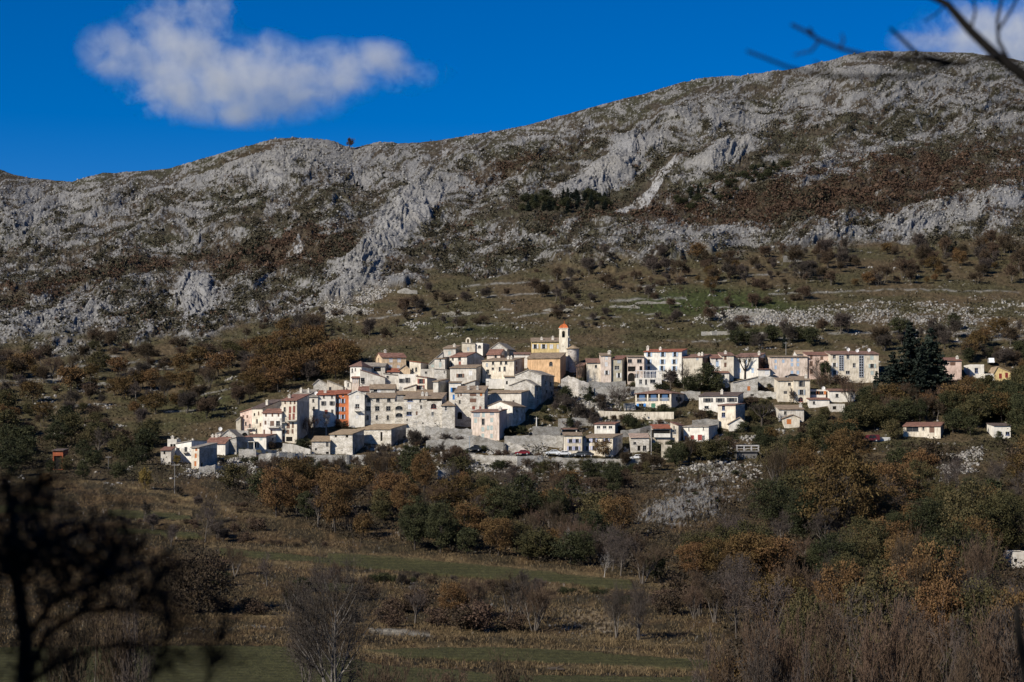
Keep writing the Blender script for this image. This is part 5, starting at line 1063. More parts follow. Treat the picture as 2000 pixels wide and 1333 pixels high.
# --- trees one can name
put('cedar', 1778, 790, 164, 1.05, proto='conifer', var=1, label='tallest dark cedar with a thin pointed top right of the apartment block')
put('cedar', 1818, 788, 152, 1.05, proto='conifer', var=2, label='second tall dark cedar just right of the tallest cedar')
put('cedar', 1745, 790, 105, 1.15, label='broad spreading dark cedar at the left foot of the tallest cedar')
put('conifer', 1712, 800, 76, 1.0, label='dark conifer at the left edge of the cedar group')
put('conifer', 1800, 800, 128, 1.1, label='dark conifer filling the gap between the two tall cedars')
put('conifer', 1838, 792, 96, 1.0, label='dark conifer at the right edge of the cedar group')
put('rust', 1640, 1062, 190, .82, label='huge rust brown oak on the wooded right slope')
put('rust', 1652, 925, 92, 1.1, label='rust brown oak standing just above the huge oak')
put('rust', 1772, 1150, 118, .82, label='rounded orange oak beside the slim cypress on the right')
put('cypress', 1814, 1064, 64, 1.5, label='slim dark cypress among rust oaks in the right wood')
put('olive', 1900, 1075, 150, .9, label='large olive green oak at the right of the lower wood')
put('olive', 1850, 1040, 110, 1.0, label='olive oak right of the slim cypress'); put('olive', 1960, 1080, 130, .9, label='olive oak at the right edge of the wood')
put('bush', 590, 882, 28, .95, label='dark rounded evergreen bush in front of the red brown shuttered house')
put('bush', 598, 903, 18, 2.1, label='low wide dark green hedge on the pale terrace wall')
put('clipped', 993, 850, 16, .8, label='round clipped bush at the left of the terrace by the pink house'); put('clipped', 1003, 850, 20, .7, label='taller clipped bush right of the round clipped one'); put('clipped', 1019, 850, 20, .8, label='clipped dark bush alone further along the pink house terrace')
put('cypress', 1050, 833, 24, 1.6, label='small dark cypress beside the pale pillar right of the pink house')
put('green', 1106, 790, 40, .95, label='dark rounded evergreen under the orange church')
put('bush', 1133, 762, 24, 1.0, label='bright ivy like bush hanging over the rock wall below the apse'); put('bush', 1145, 776, 26, .7, label='ivy bush trailing down the rock wall right of the apse')
put('bare', 1125, 756, 62, .6, label='bare climbing tree against the round apse'); put('bare', 1137, 752, 48, .6, label='smaller bare tree between the apse and the brown red house')
put('thicket', 606, 858, 54, 1.1, label='bushy bare tree in front of the grey shaded side wall left of the orange house'); put('bare', 640, 850, 50, .8, label='pale bare tree in front of the white house beside the orange house'); put('brush', 668, 838, 18, 1.4, label='dark brown bush at the foot of the orange house')
put('bush', 857, 846, 24, 1.25, label='dark bush growing on the ruined wall below the weathered house'); put('brush', 850, 850, 16, 1., label='brown bush on the ruined wall beside the dark bush')
put('bare', 1205, 808, 62, 1.0, label='spreading bare tree with yellowish moss left of the blue shuttered villa'); put('bush', 1230, 832, 28, .9, label='dark green bush under the cream garden wall')
put('green', 1322, 790, 22, 1.1, label='small dark tree at the right corner of the blue shuttered villa'); put('bush', 1297, 803, 15, 1.6, label='dark hedge hiding the ground floor of the blue shuttered villa')
for k_, x_, y_, h_, w_, l_ in [('green', 1385, 765, 60, .8, 'tall dark evergreen left of the low garage and right of the big white house'), ('bare', 1335, 762, 62, .9, 'big bare tree in front of the right end of the big white house'), ('green', 1362, 766, 48, .95, 'dark evergreen under the plain tan house'), ('green', 1345, 768, 36, 1.1, 'low dark evergreen below the big bare tree by the white house'),
                           ('bush', 1290, 764, 20, 1.3, 'dark bush in front of the white pergola annexe'), ('bush', 1237, 757, 14, 1.0, 'small dark bush at the arched cellar doors'), ('green', 1404, 768, 40, 1.0, 'dark evergreen mass left of the grey stone barn'), ('bare', 1310, 760, 44, 1.0, 'bare shrub below the light blue shutters'), ('bush', 1418, 750, 10, 1., 'small yellow green bush under the cream house')]: put(k_, x_, y_, h_, w_, label=l_)
put('pollard', 1455, 742, 54, 1.0, label='large bare pollarded plane in front of the long white house'); put('pollard', 1490, 738, 40, .8, label='reddish bare pollard at the end of the long white house'); put('pollard', 1523, 736, 42, .85, label='bare pollard in front of the long pink house')
put('bare', 1597, 745, 52, .9, label='bare tree in front of the dull pink brown house'); put('green', 1612, 752, 50, .62, label='pointed dark evergreen left of the apartment block'); put('brush', 1640, 752, 24, 1.3, label='brown bushes under the left of the apartment block'); put('thicket', 1605, 770, 50, 1.1, label='reddish bare tree right of the cream house wing')
put('bare', 1545, 790, 36, .8, label='pale bare tree in front of the cream house with the arched red door'); put('pollard', 1488, 832, 50, 1.15, label='wide spreading bare tree left of the pale tan roofed house'); put('bush', 1450, 846, 26, .7, label='clipped dark bush beside the white gable shed')
put('thicket', 1660, 790, 56, 1.1, label='reddish bare tree in front of the white garage on the right')
put('rust', 1178, 900, 46, .85, label='orange brown tree in front of the lilac shuttered house'); put('green', 1283, 885, 30, .8, label='green tree beside the utility pole'); put('thicket', 1345, 905, 60, 1.2, label='big greyish bare bush below the white house with dark red shutters')
put('yellow', 346, 908, 20, 1.0, label='little yellow green tree by the white house with the small balcony'); put('bush', 473, 893, 20, .7, label='dark bush in front of the white cottage with green shutters'); put('bush', 486, 893, 16, .7, label='smaller dark bush right beside that cottage veranda'); put('brush', 530, 876, 16, 1., label='brown bush at the stone end of the white green shuttered cottage')
put('yellow', 284, 958, 52, .8, label='small orange yellow tree casting a shadow on the upper field'); put('rust', 88, 955, 36, .9, label='rust tree at the edge of the upper left field')
put('bare', 400, 1056, 76, .75, label='dark bare tree in the middle of the terraced fields'); put('brush', 385, 1195, 150, .85, label='large rust brown tree in the left fields', var=0)
put('white', 1115, 1100, 78, .75, label='whitish bare tree standing at the edge of the dark wood'); put('white', 1030, 966, 62, .7, label='pale trunked bare tree below the road wall'); put('white', 1180, 1122, 56, .7, label='second pale bare tree right along the wood edge')
put('bare', 1205, 1246, 122, .62, var=1, proto='bigbare', label='left one of two round bare trees above the stony bank'); put('bare', 1247, 1248, 130, .72, label='right one of two round bare trees above the stony bank', var=1, proto='bigbare')
put('rust', 828, 960, 88, .7, label='tall rust oak below the ruined walls'); put('rust', 540, 1010, 108, .78, label='tall orange oak below the pale terrace wall'); put('rust', 655, 1040, 118, .66, label='orange brown oak under the square barn'); put('thicket', 682, 291, 25, .75, label='lone small tree standing on the skyline ridge', sink=.1, var=0)
put('green', 810, 1070, 118, .72, label='big dark evergreen in the middle of the wood below the village'); put('green', 860, 1075, 110, .7, label='dark evergreen beside the big one in the middle wood'); put('green', 600, 1015, 60, .9, label='dark evergreen between two orange oaks')
put('rust', 560, 745, 66, 1.0, label='rust oak high on the wooded slope left of the beige house'); put('rust', 620, 735, 62, 1.1, label='rust oak just left of the white hip roofed house'); put('rust', 655, 742, 56, 1.1, label='rust oak touching the white hip roofed house'); put('rust', 1388, 572, 34, .9, label='single rust tree at the top of the green slope patch')
for a, b, c, d in [(0, 840, 460, 935), ]: pass
# --- the wooded belts
scatter([(-60, 830), (100, 845), (310, 850), (320, 900), (450, 940), (250, 945), (-60, 925)], 36, [('green', 4), ('bare', 2), ('olive', 3), ('brush', 1)], (40, 66), 401, 18)
scatter([(-60, 700), (430, 665), (640, 640), (690, 700), (640, 740), (470, 788), (440, 830), (300, 845), (-60, 830)], 150, [('bare', 2), ('rust', 3), ('thicket', 3), ('olive', 1), ('brush', 2)], (20, 54), 402, 9, patch=.0)
scatter([(500, 690), (690, 668), (690, 735), (600, 755), (500, 780)], 26, [('rust', 5), ('bare', 2)], (38, 58), 403, 14)
scatter([(430, 940), (560, 918), (720, 922), (900, 940), (1130, 960), (1200, 1040), (1300, 1110), (1100, 1108), (900, 1080), (760, 1066), (560, 1010), (440, 965)], 92, [('green', 2), ('bare', 3), ('thicket', 2), ('rust', 3), ('olive', 3)], (40, 90), 404, 17)
scatter([(1130, 905), (1290, 915), (1300, 940), (1200, 985), (1130, 960)], 14, [('bush', 2), ('brush', 2), ('green', 2)], (30, 50), 405, 14)
scatter([(1250, 1040), (1480, 1010), (1500, 905), (1660, 875), (1850, 860), (2060, 850), (2060, 1110), (1760, 1170), (1500, 1150), (1290, 1130)], 100, [('olive', 3), ('rust', 3), ('thicket', 1), ('bare', 2), ('green', 3), ('brush', 1)], (64, 118), 406, 24)
scatter([(1480, 880), (1640, 800), (1720, 800), (1860, 800), (2060, 790), (2060, 850), (1850, 836), (1700, 870), (1500, 905)], 60, [('olive', 4), ('green', 3), ('rust', 2), ('thicket', 1)], (40, 66), 407, 13)
scatter([(740, 1205), (800, 1190), (1060, 1215), (1050, 1238), (760, 1228)], 16, [('bare', 3), ('thicket', 2), ('brush', 3), ('rust', 1)], (78, 118), 408, 18)
scatter([(1230, 1150), (1500, 1160), (1700, 1180), (1700, 1230), (1480, 1230), (1300, 1215)], 24, [('thicket', 3), ('bare', 3), ('olive', 1), ('brush', 2)], (70, 120), 409, 20)
scatter([(1430, 1240), (1700, 1200), (2060, 1160), (2060, 1325), (1440, 1325)], 46, [('thicket', 2), ('bare', 3), ('rust', 2), ('thicket', 1), ('olive', 2), ('bare', 2)], (80, 220), 410, 24, wf=(.6, 1.0))
scatter([(380, 1080), (520, 1090), (600, 1140), (740, 1160), (720, 1215), (440, 1210)], 14, [('brush', 3), ('bare', 2), ('thicket', 1), ('bush', 1)], (50, 84), 411, 24)
scatter([(220, 1000), (620, 1030), (620, 1075), (330, 1068)], 9, [('brush', 2), ('bare', 3)], (36, 60), 412, 30)
scatter([(1060, 1140), (1240, 1160), (1240, 1180), (1080, 1165)], 10, [('bush', 3), ('brush', 2)], (20, 40), 413, 14)
scatter([(1110, 1085), (1290, 1125), (1310, 1145), (1240, 1140), (1100, 1105)], 12, [('green', 2), ('bare', 2), ('thicket', 2)], (50, 90), 414, 16)
# --- the open mountain foot
scatter([(480, 640), (760, 585), (980, 540), (1200, 510), (1600, 500), (1640, 560), (1500, 640), (1250, 650), (900, 650), (700, 665)], 190, [('bare', 2), ('thicket', 3), ('brush', 3), ('bare', 1)], (11, 38), 420, 6, patch=.08, wf=(.9, 1.3))
scatter([(1640, 500), (2060, 470), (2060, 560), (1640, 560)], 90, [('rust', 3), ('thicket', 4), ('bare', 2)], (16, 48), 421, 8, patch=.02)
scatter([(1240, 500), (1660, 490), (1660, 560), (1300, 560)], 64, [('bare', 3), ('thicket', 3), ('rust', 1)], (14, 44), 422, 7, patch=.05)
scatter([(1560, 650), (2060, 640), (2060, 700), (1850, 705), (1720, 690), (1560, 685)], 30, [('bare', 3), ('green', 2), ('thicket', 2), ('rust', 1)], (26, 46), 423, 16)
scatter([(1390, 655), (1560, 655), (1560, 690), (1390, 686)], 12, [('conifer', 2), ('green', 2), ('bare', 2)], (26, 42), 424, 14)
scatter([(1840, 758), (2060, 752), (2060, 832), (1850, 828)], 46, [('olive', 4), ('green', 2), ('rust', 2)], (40, 62), 425, 12)
scatter([(1015, 396), (1080, 390), (1190, 378), (1195, 412), (1110, 430), (1020, 424)], 52, [('conifer', 2), ('green', 1)], (12, 26), 430, 5, wf=(1.1, 1.7), test=False)
scatter([(1310, 392), (1360, 362), (1540, 330), (1550, 352), (1400, 392), (1320, 408)], 50, [('conifer', 1), ('green', 1), ('bush', 1)], (9, 20), 431, 5, wf=(1.1, 1.7), test=False)
scatter([(430, 500), (500, 478), (520, 500), (440, 525)], 10, [('conifer', 1)], (9, 15), 432, 8, wf=(1.2, 1.6), test=False)
scatter([(420, 1046), (640, 1060), (640, 1070), (420, 1058)], 12, [('brush', 2), ('bare', 1)], (16, 30), 461, 9)
scatter([(200, 1016), (400, 1022), (400, 1030), (200, 1024)], 9, [('brush', 2), ('bare', 1)], (14, 26), 462, 9)
scatter([(650, 1118), (900, 1134), (1060, 1150), (1060, 1166), (900, 1150), (650, 1134)], 26, [('brush', 3), ('bare', 2), ('bush', 1)], (16, 44), 463, 10)
scatter([(300, 960), (560, 1000), (560, 1012), (300, 974)], 12, [('brush', 3), ('bare', 1)], (12, 26), 464, 10)
scatter([(560, 1240), (1000, 1250), (1000, 1262), (560, 1256)], 14, [('brush', 3), ('bush', 1)], (10, 24), 465, 12)
scatter([(1300, 940), (1460, 900), (1500, 960), (1330, 1010)], 26, [('bush', 2), ('brush', 3)], (10, 22), 466, 8, test=False)
scatter([(2070, 780), (2420, 790), (2420, 1300), (2070, 1300)], 42, [('olive', 3), ('rust', 2), ('green', 2), ('bare', 2)], (50, 110), 471, 26)
scatter([(-420, 700), (-70, 700), (-70, 920), (-420, 920)], 30, [('green', 2), ('bare', 2), ('rust', 2), ('olive', 1)], (30, 60), 472, 22)
scatter([(1848, 775), (1930, 775), (1930, 852), (1852, 852)], 13, [('olive', 3), ('green', 2), ('rust', 1)], (40, 62), 481, 13, test=False)
scatter([(1980, 775), (2060, 775), (2060, 860), (1985, 860)], 9, [('olive', 3), ('green', 2)], (44, 66), 482, 14, test=False)
scatter([(1655, 800), (1755, 800), (1755, 838), (1665, 850)], 9, [('olive', 3), ('green', 2), ('rust', 1)], (40, 58), 483, 14, test=False)
scatter([(858, 908), (1060, 910), (1300, 912), (1300, 922), (1060, 922), (858, 918)], 34, [('brush', 2), ('bush', 2), ('thicket', 2)], (18, 40), 484, 10, test=False)
scatter([(500, 908), (715, 910), (715, 920), (500, 916)], 16, [('brush', 2), ('bush', 2), ('thicket', 2)], (16, 34), 485, 10, test=False)
scatter([(790, 868), (930, 872), (930, 884), (790, 880)], 12, [('brush', 3), ('thicket', 2), ('bush', 1)], (14, 26), 486, 9, test=False)
put('green', 1950, 864, 24, .9, label='dark bush hiding the left half of the white house with blue windows'); put('green', 98, 926, 30, .9, label='dark evergreen in front of the left edge of the orange red hut'); put('olive', 130, 924, 38, .9, label='olive tree just right of the orange red hut')
# --- gardens between the houses
scatter([(1065, 775), (1200, 785), (1240, 850), (1160, 862), (1060, 820)], 24, [('brush', 3), ('thicket', 2), ('bush', 2), ('bare', 2)], (20, 40), 440, 12)
scatter([(1300, 865), (1440, 862), (1500, 872), (1480, 910), (1310, 925)], 18, [('green', 3), ('olive', 2), ('thicket', 1)], (34, 54), 441, 16)
scatter([(1460, 770), (1700, 800), (1650, 850), (1480, 850)], 18, [('green', 2), ('olive', 3), ('brush', 2), ('bare', 1)], (22, 44), 442, 16)
scatter([(715, 860), (930, 868), (1000, 890), (860, 915), (720, 915)], 26, [('brush', 3), ('bare', 3), ('bush', 2), ('thicket', 1)], (22, 42), 443, 15)
scatter([(420, 880), (560, 895), (640, 912), (560, 925), (430, 928)], 14, [('brush', 2), ('bush', 3), ('bare', 1)], (22, 40), 444, 15)
scatter([(1060, 770), (1440, 775), (1520, 800), (1500, 862), (1060, 862)], 44, [('bush', 3), ('brush', 2), ('green', 2), ('bush', 1), ('thicket', 2)], (14, 30), 446, 11)
scatter([(1140, 752), (1520, 755), (1520, 785), (1140, 785)], 22, [('bush', 3), ('green', 2), ('brush', 2)], (12, 26), 447, 11)
scatter([(1850, 700), (2060, 700), (2060, 760), (1850, 760)], 22, [('bare', 3), ('thicket', 2), ('rust', 2), ('green', 1)], (24, 44), 448, 13)
scatter([(1000, 905), (1300, 915), (1290, 960), (1000, 950)], 22, [('brush', 3), ('bush', 2), ('thicket', 3), ('olive', 2)], (24, 44), 449, 14)
# --- near bare trees rising from below the picture
def rise(px, d, top, wf, kind='bare', label=None, var=None, proto=None):
    z = (-433 / F * d - 1.5) if d > 198 else near_z(d); x = (px - 1000) / F * d; h = (HY - top) / F * d - z
    r = put(kind, px, 1333, None, wf, .2, label, (x, d, z), h, var, proto); TREES[-1]['py'] = top + 60; TREES[-1]['h'] = 0
rise(650, 176, 1030, .62, var=0, proto='bigbare', label='tall grey bare tree of several stems rising at the lower left centre'); rise(596, 182, 1120, .5, var=1, proto='bigbare', label='smaller bare tree leaning beside the tall grey one')
rise(1000, 150, 1235, .7, 'thicket', 'yellowish lichen covered bare shrub at the bottom centre'); rise(880, 155, 1262, .8, 'thicket', 'low bare shrub left of the lichen shrub at the bottom'); rise(765, 160, 1262, .8, 'thicket', 'tangled bare shrub right of the tall grey bare tree')
rise(220, 130, 1110, .45, 'thicket', 'slim reddish saplings behind the dark blurred tree', 2); rise(140, 140, 1125, .5, 'thicket', 'reddish saplings at the lower left behind the dark tree', 1); rise(268, 120, 1110, .35, 'bare', 'thin upright bare sapling right of the dark blurred tree', 4)
for q, (x_, d_, t_, w_, k_) in enumerate([(1380, 150, 1205, .5, 'bare'), (1440, 140, 1150, .5, 'thicket'), (1490, 130, 1180, .42, 'bare'), (1545, 140, 1150, .5, 'thicket'), (1600, 135, 1130, .45, 'thicket'), (1660, 140, 1120, .5, 'bare'), (1720, 130, 1110, .5, 'thicket'), (1790, 140, 1130, .55, 'thicket'), (1850, 130, 1150, .5, 'bare'), (1900, 140, 1160, .6, 'bare'), (1960, 130, 1140, .6, 'thicket'), (2010, 130, 1120, .6, 'bare'), (1570, 115, 1215, .4, 'bare'), (1880, 118, 1200, .5, 'thicket')]): rise(x_, d_, t_, w_, k_)
for x_, d_, t_, k_ in ((1600, 165, 1215, 'olive'), (1830, 150, 1205, 'brush'), (1930, 145, 1215, 'olive'), (1510, 160, 1255, 'brush'), (1440, 165, 1265, 'rust')): rise(x_, d_, t_, .75, k_)
rise(1690, 150, 1190, .8, 'olive', 'olive leaved tree among bare saplings at the lower right'); rise(1755, 150, 1230, .8, 'olive', 'yellow green shrub at the bottom right')

for x_, y_, h_, l_ in ((-9.5, -1.0, 11, 'tall dense evergreen tree beside the viewpoint, shading the near branches'), (-5.2, -3.2, 12, 'second dense evergreen tree just behind the viewpoint'), (-13.5, 1.5, 11, 'third unseen evergreen added left of the viewpoint for its shade')):
    put('green', -500, 1333, None, 1.05, .2, l_, (x_, y_, near_z(y_)), h_); TREES[-1]['h'] = 0  # dense trees out of view, added to shade the near branches
# ------------------------------------------------------------------ labels for the remaining trees, from what stands next to them
LMS += [(680, 280, 'lone skyline tree'), (1262, 365, 'grey scree streak'), (1385, 950, 'rocky cliff'), (1640, 960, 'huge rust oak'), (1782, 700, 'tallest cedar'), (1350, 590, 'green slope patch'), (1100, 405, 'dark conifer patch'), (380, 570, 'big rock knob'), (790, 430, 'white rock ridge'),
        (1225, 1200, 'two round bare trees'), (1145, 1215, 'stony bank'), (650, 1180, 'tall lower bare tree'), (900, 1105, 'long field strip'), (1455, 877, 'concrete terrace'), (100, 1150, 'dark blurred tree'), (1772, 1090, 'rounded orange oak'), (1814, 1030, 'slim cypress'), (400, 1020, 'dark field tree'), (284, 930, 'orange yellow tree'), (810, 1010, 'big dark evergreen'), (540, 950, 'tall orange oak'),
        (900, 1290, 'lowest green field'), (1115, 1060, 'whitish bare tree'), (200, 760, 'pale terraces'), (60, 480, 'left mountainside'), (1830, 430, 'right rock band'), (1900, 1060, 'large olive oak'), (1600, 505, 'ruined hut'), (1180, 345, 'upper rock band'), (1500, 1280, 'lower right saplings'), (1950, 1250, 'lower right corner'), (700, 600, 'left rock ridge'), (1700, 610, 'right limestone shelf')]
ORD = ['first', 'second', 'third', 'fourth', 'fifth', 'sixth', 'seventh', 'eighth', 'ninth', 'tenth', 'eleventh', 'twelfth', 'thirteenth', 'fourteenth', 'fifteenth', 'sixteenth', 'seventeenth', 'eighteenth', 'nineteenth', 'twentieth']
ORD += ['twenty-' + o for o in ORD[:9]] + ['thirtieth'] + ['thirty-' + o for o in ORD[:9]]
def label_trees():
    print('TREES', len(TREES), {k: sum(1 for t in TREES if t['kind'] == k) for k in KIND})
    bk = {}
    hs_ = {}
    for t in TREES: hs_.setdefault(t['kind'], []).append(t['h'] or 0)
    for t in TREES:
        if t['label']: t['o']['label'] = t['label']; continue
        j = min(LMS, key=lambda l: (l[0] - t['px']) ** 2 + 2.2 * (l[1] - t['py']) ** 2); dx, dy = t['px'] - j[0], t['py'] - j[1]
        rel = ('right of' if dx > 0 else 'left of') if abs(dx) > 1.3 * abs(dy) else ('below' if dy > 0 else 'above')
        bk.setdefault((t['kind'], rel, j[2]), []).append(t)
    print('BK', sorted([(len(v),)+k for k,v in bk.items()])[-12:])
    for (k, rel, l), ts in bk.items():
        ts.sort(key=lambda t: t['px']); d = KIND[k][2]
        for i, t in enumerate(ts):
            if len(ts) == 1: s = f"{d} {rel} the {l}"
            elif len(ts) == 2: s = f"{d} {rel} the {l}, {['left', 'right'][i]} one of two"
            else: s = f"{d} {rel} the {l}, " + ('leftmost' if i == 0 else 'rightmost' if i == len(ts) - 1 else ORD[i] + ' from the left')
            if k in ('rust', 'olive', 'green') and 0 < (t['h'] or 0) < 30: s = 'small ' + s
            t['o']['label'] = s
            if len(s.split()) > 16: print('LONG', s)
label_trees()
# ================================================================== undergrowth, stones, grass: what nobody could count
def sample(n, seed, wfun, y0=0, y1=1):
    """random spots of the terrain grid, chosen by a weight map, even in the picture"""
    r = np.random.RandomState(seed); w = wfun.copy(); w[:, GPX < -420] = 0; w[:, GPX > 2420] = 0
    dv = np.gradient(GV)[:, None] * (1333 - SK) * np.gradient(GPX)[None]
    p = (w * dv).ravel(); p = np.cumsum(p); k = np.searchsorted(p, r.rand(n) * p[-1]); k = np.clip(k, 0, PX.size - 1)
    return k, r
def scrub(name, n, per, wmap, size, seed, mat, label_kind='stuff', flat=.2, hf=.5):
    k, r = sample(n, seed, wmap * (.12 + .88 * ss(.0, .07, VV))); P0 = np.stack([GX.ravel()[k], GYY.ravel()[k], GZ.ravel()[k]], -1); s = size * np.exp(r.normal(size=n) * .4) * (.45 + .55 * ss(.0, .07, VV.ravel()[k]))
    P_ = (P0[:, None] + r.normal(size=(n, per, 3)) * np.array([1, 1, hf]) * s[:, None, None] * .55 + np.array([0, 0, .35]) * s[:, None, None]).reshape(-1, 3)
    sz = np.repeat(s, per) * (.30 if per < 12 else .17)
    V, Q = leaf_quads(P_, 1.0, r, flat, 0); V = (V.reshape(-1, 4, 3) - P_[:, None]) * sz[:, None, None] + P_[:, None]
    tone = np.clip(np.repeat(r.uniform(.1, .9, n), per) + r.normal(size=n * per) * .12, 0, 1)
    tag(obj(name, npmesh(name, V.reshape(-1, 3), Q, mat, tone=tone)), kind='stuff')
veg = np.clip(1 - cov, 0, 1) * MT * (SCREE < .5)
scrub('mountain_scrub', 40000, 9, veg * (0.06 + ss(-.05, .35, f0 * -.6 + f3 * .5 + .6 * fbm(PX / 35, PY / 16, 3, 571)) ** 2), 1.1, 501, leafmat('scrub_leaves', (.028, .024, .015), (.047, .040, .025), (.068, .060, .036)))
scrub('russet_scrub', 17000, 9, veg * (0.05 + RED[..., 0]) * ss(-.2, .35, fbm(PX / 30, PY / 14, 3, 575)), 1.1, 502, leafmat('russet_leaves', (.036, .022, .014), (.058, .035, .022), (.084, .052, .032)))
slope = LOW * ss(960, 900, PY) * (1 - ss(1.0, 0, np.ones(1)))
hm = np.ones(PX.shape)
for a, b, c, d in RECTS:
    hm[(PX > a - 2) & (PX < c + 2) & (PY > b) & (PY < d + 3)] = 0
scrub('slope_bushes', 14000, 9, LOW * ss(960, 900, PY) * hm * (.25 + ss(0, .5, gr)), .75, 503, leafmat('slope_leaves', (.034, .027, .015), (.055, .045, .024), (.080, .064, .033)))
wood = np.zeros(PX.shape)
for poly in [[(420, 930), (900, 925), (1140, 925), (1310, 930), (1480, 905), (1700, 870), (2450, 850), (2450, 1180), (1480, 1170), (1200, 1110), (900, 1080), (640, 1040), (430, 965)], [(-100, 840), (310, 850), (440, 935), (250, 940), (-100, 920)], [(1430, 1230), (2450, 1150), (2450, 1333), (1430, 1333)]]: wood = np.maximum(wood, inpoly(poly) * 1.)
wood *= (1 - .9 * cliff) * hm
scrub('undergrowth', 11000, 26, wood, 1.0, 504, leafmat('undergrowth_leaves', (.022, .017, .011), (.036, .027, .017), (.055, .040, .025)))
bankm = LF[..., 0] * (1 - FIELD) * LOW
k, r = sample(190000, 505, bankm * (.3 + ss(-.2, .4, fbm(PX / 50, PY / 12, 3, 551))))
P0 = np.stack([GX.ravel()[k], GYY.ravel()[k], GZ.ravel()[k]], -1); n = len(k)
a = r.uniform(0, 6.28, n); w = np.stack([np.cos(a), np.sin(a), 0 * a], -1) * r.uniform(.03, .09, (n, 1)); up = np.stack([r.normal(size=n) * .15, r.normal(size=n) * .15, r.uniform(.12, .42, n)], -1)
V = np.stack([P0 - w - [0, 0, .05], P0 + w - [0, 0, .05], P0 + up + w * .2, P0 + up - w * .2], 1)
tag(obj('dry_grass', npmesh('dry_grass', V.reshape(-1, 3), np.arange(4 * n).reshape(n, 4), leafmat('dry_grass_blades', (.054, .041, .021), (.090, .066, .032), (.135, .098, .049)), tone=r.rand(n))), kind='stuff')
def boulders(name, n, wmap, size, seed, col):
    k, r = sample(n, seed, wmap); P0 = np.stack([GX.ravel()[k], GYY.ravel()[k], GZ.ravel()[k]], -1); s = size * np.clip(np.exp(r.normal(size=n) * .6), .3, 1.9)
    c = np.array([[x, y, z] for z in (-.7, 1) for y in (-1, 1) for x in (-1, 1)], float); c[4:, :2] *= .65
    V = c[None] * (1 + r.normal(size=(n, 8, 3)) * .22) * s[:, None, None] * np.array([1, .9, .75]); a = r.uniform(0, 6.28, n); co, si = np.cos(a)[:, None], np.sin(a)[:, None]
    V = np.stack([V[..., 0] * co - V[..., 1] * si, V[..., 0] * si + V[..., 1] * co, V[..., 2]], -1) + P0[:, None]
    q = np.array([(0, 2, 3, 1), (4, 5, 7, 6), (0, 1, 5, 4), (1, 3, 7, 5), (3, 2, 6, 7), (2, 0, 4, 6)]); Q = (np.arange(n)[:, None, None] * 8 + q[None]).reshape(-1, 4)
    tag(obj(name, npmesh(name, V.reshape(-1, 3), Q, stone(col))), kind='stuff')
boulders('boulders', 10500, MT * ss(.1, .8, R + .3) * (SCREE < .5), .36, 511, (.27, .265, .255))
boulders('slope_stones', 13000, LOW * (1 - FIELD) * ss(.0, .35, Rlow + .1) * hm * (1 - LF[..., 0]) * (1 - .85 * np.clip(ell(1700, 612, 340, 34, -2) + ell(1880, 640, 190, 28, 0) + cliff, 0, 1)), .24, 512, (.33, .315, .29))

# ================================================================== poles, cars, the terrace of concrete
def pole(px, top, foot, label, mat=(.34, .32, .29), arm=False, r0=.14):
    x, y, z = ground(px, foot); h = (HY - top) / F * y - z; root = empty('utility_pole', (x, y, z)); tag(root, label, 'pole', 'utility poles')
    m = MB(); m.tube([(0, 0, -.8), (0, 0, h * .5), (0, 0, h)], [r0, r0 * .85, r0 * .65], 8); m.build('post', paint(mat, .9), root)
    m = MB(); m.box(-.7, .7, -.06, .06, h - .5, h - .38)
    for q in (-.6, -.2, .2, .6): m.tube([(q, 0, h - .38), (q, 0, h - .2)], [.05, .035], 6)
    m.build('crossarm', paint((.2, .19, .18)), root)
pole(1272, 832, 897, 'tall pale utility pole beside the red roofed balcony house'); pole(1100, 850, 890, 'dark utility pole at the left end of the lilac shuttered house', (.10, .09, .08)); pole(1106, 853, 890, 'second dark pole beside the lilac shuttered house', (.10, .09, .08), r0=.1)
pole(341, 905, 962, 'slim grey pole on the field edge below the left houses', (.17, .16, .15), r0=.11); pole(637, 818, 852, 'pale pole in front of the white house beside the orange house'); pole(813, 822, 862, 'thin pole in front of the long weathered stone house', r0=.1)
pole(917, 852, 886, 'bluish pole left of the pale pink tall house', (.26, .30, .34), r0=.12); pole(984, 864, 886, 'dark pole at the right corner of the pale pink tall house', (.08, .075, .07)); pole(878, 872, 900, 'short pole on the slope below the dark parked car', r0=.1)
pole(1535, 668, 694, 'thin pole above the roofs of the long pink house', r0=.09); pole(212, 890, 918, 'thin wooden pole in the left trees', (.10, .09, .08)); pole(947, 930, 958, 'thin dark pole in the wood below the road', (.1, .09, .08), r0=.1); pole(1048, 815, 836, 'short pale pillar beside the small cypress', (.6, .58, .54), r0=.2)
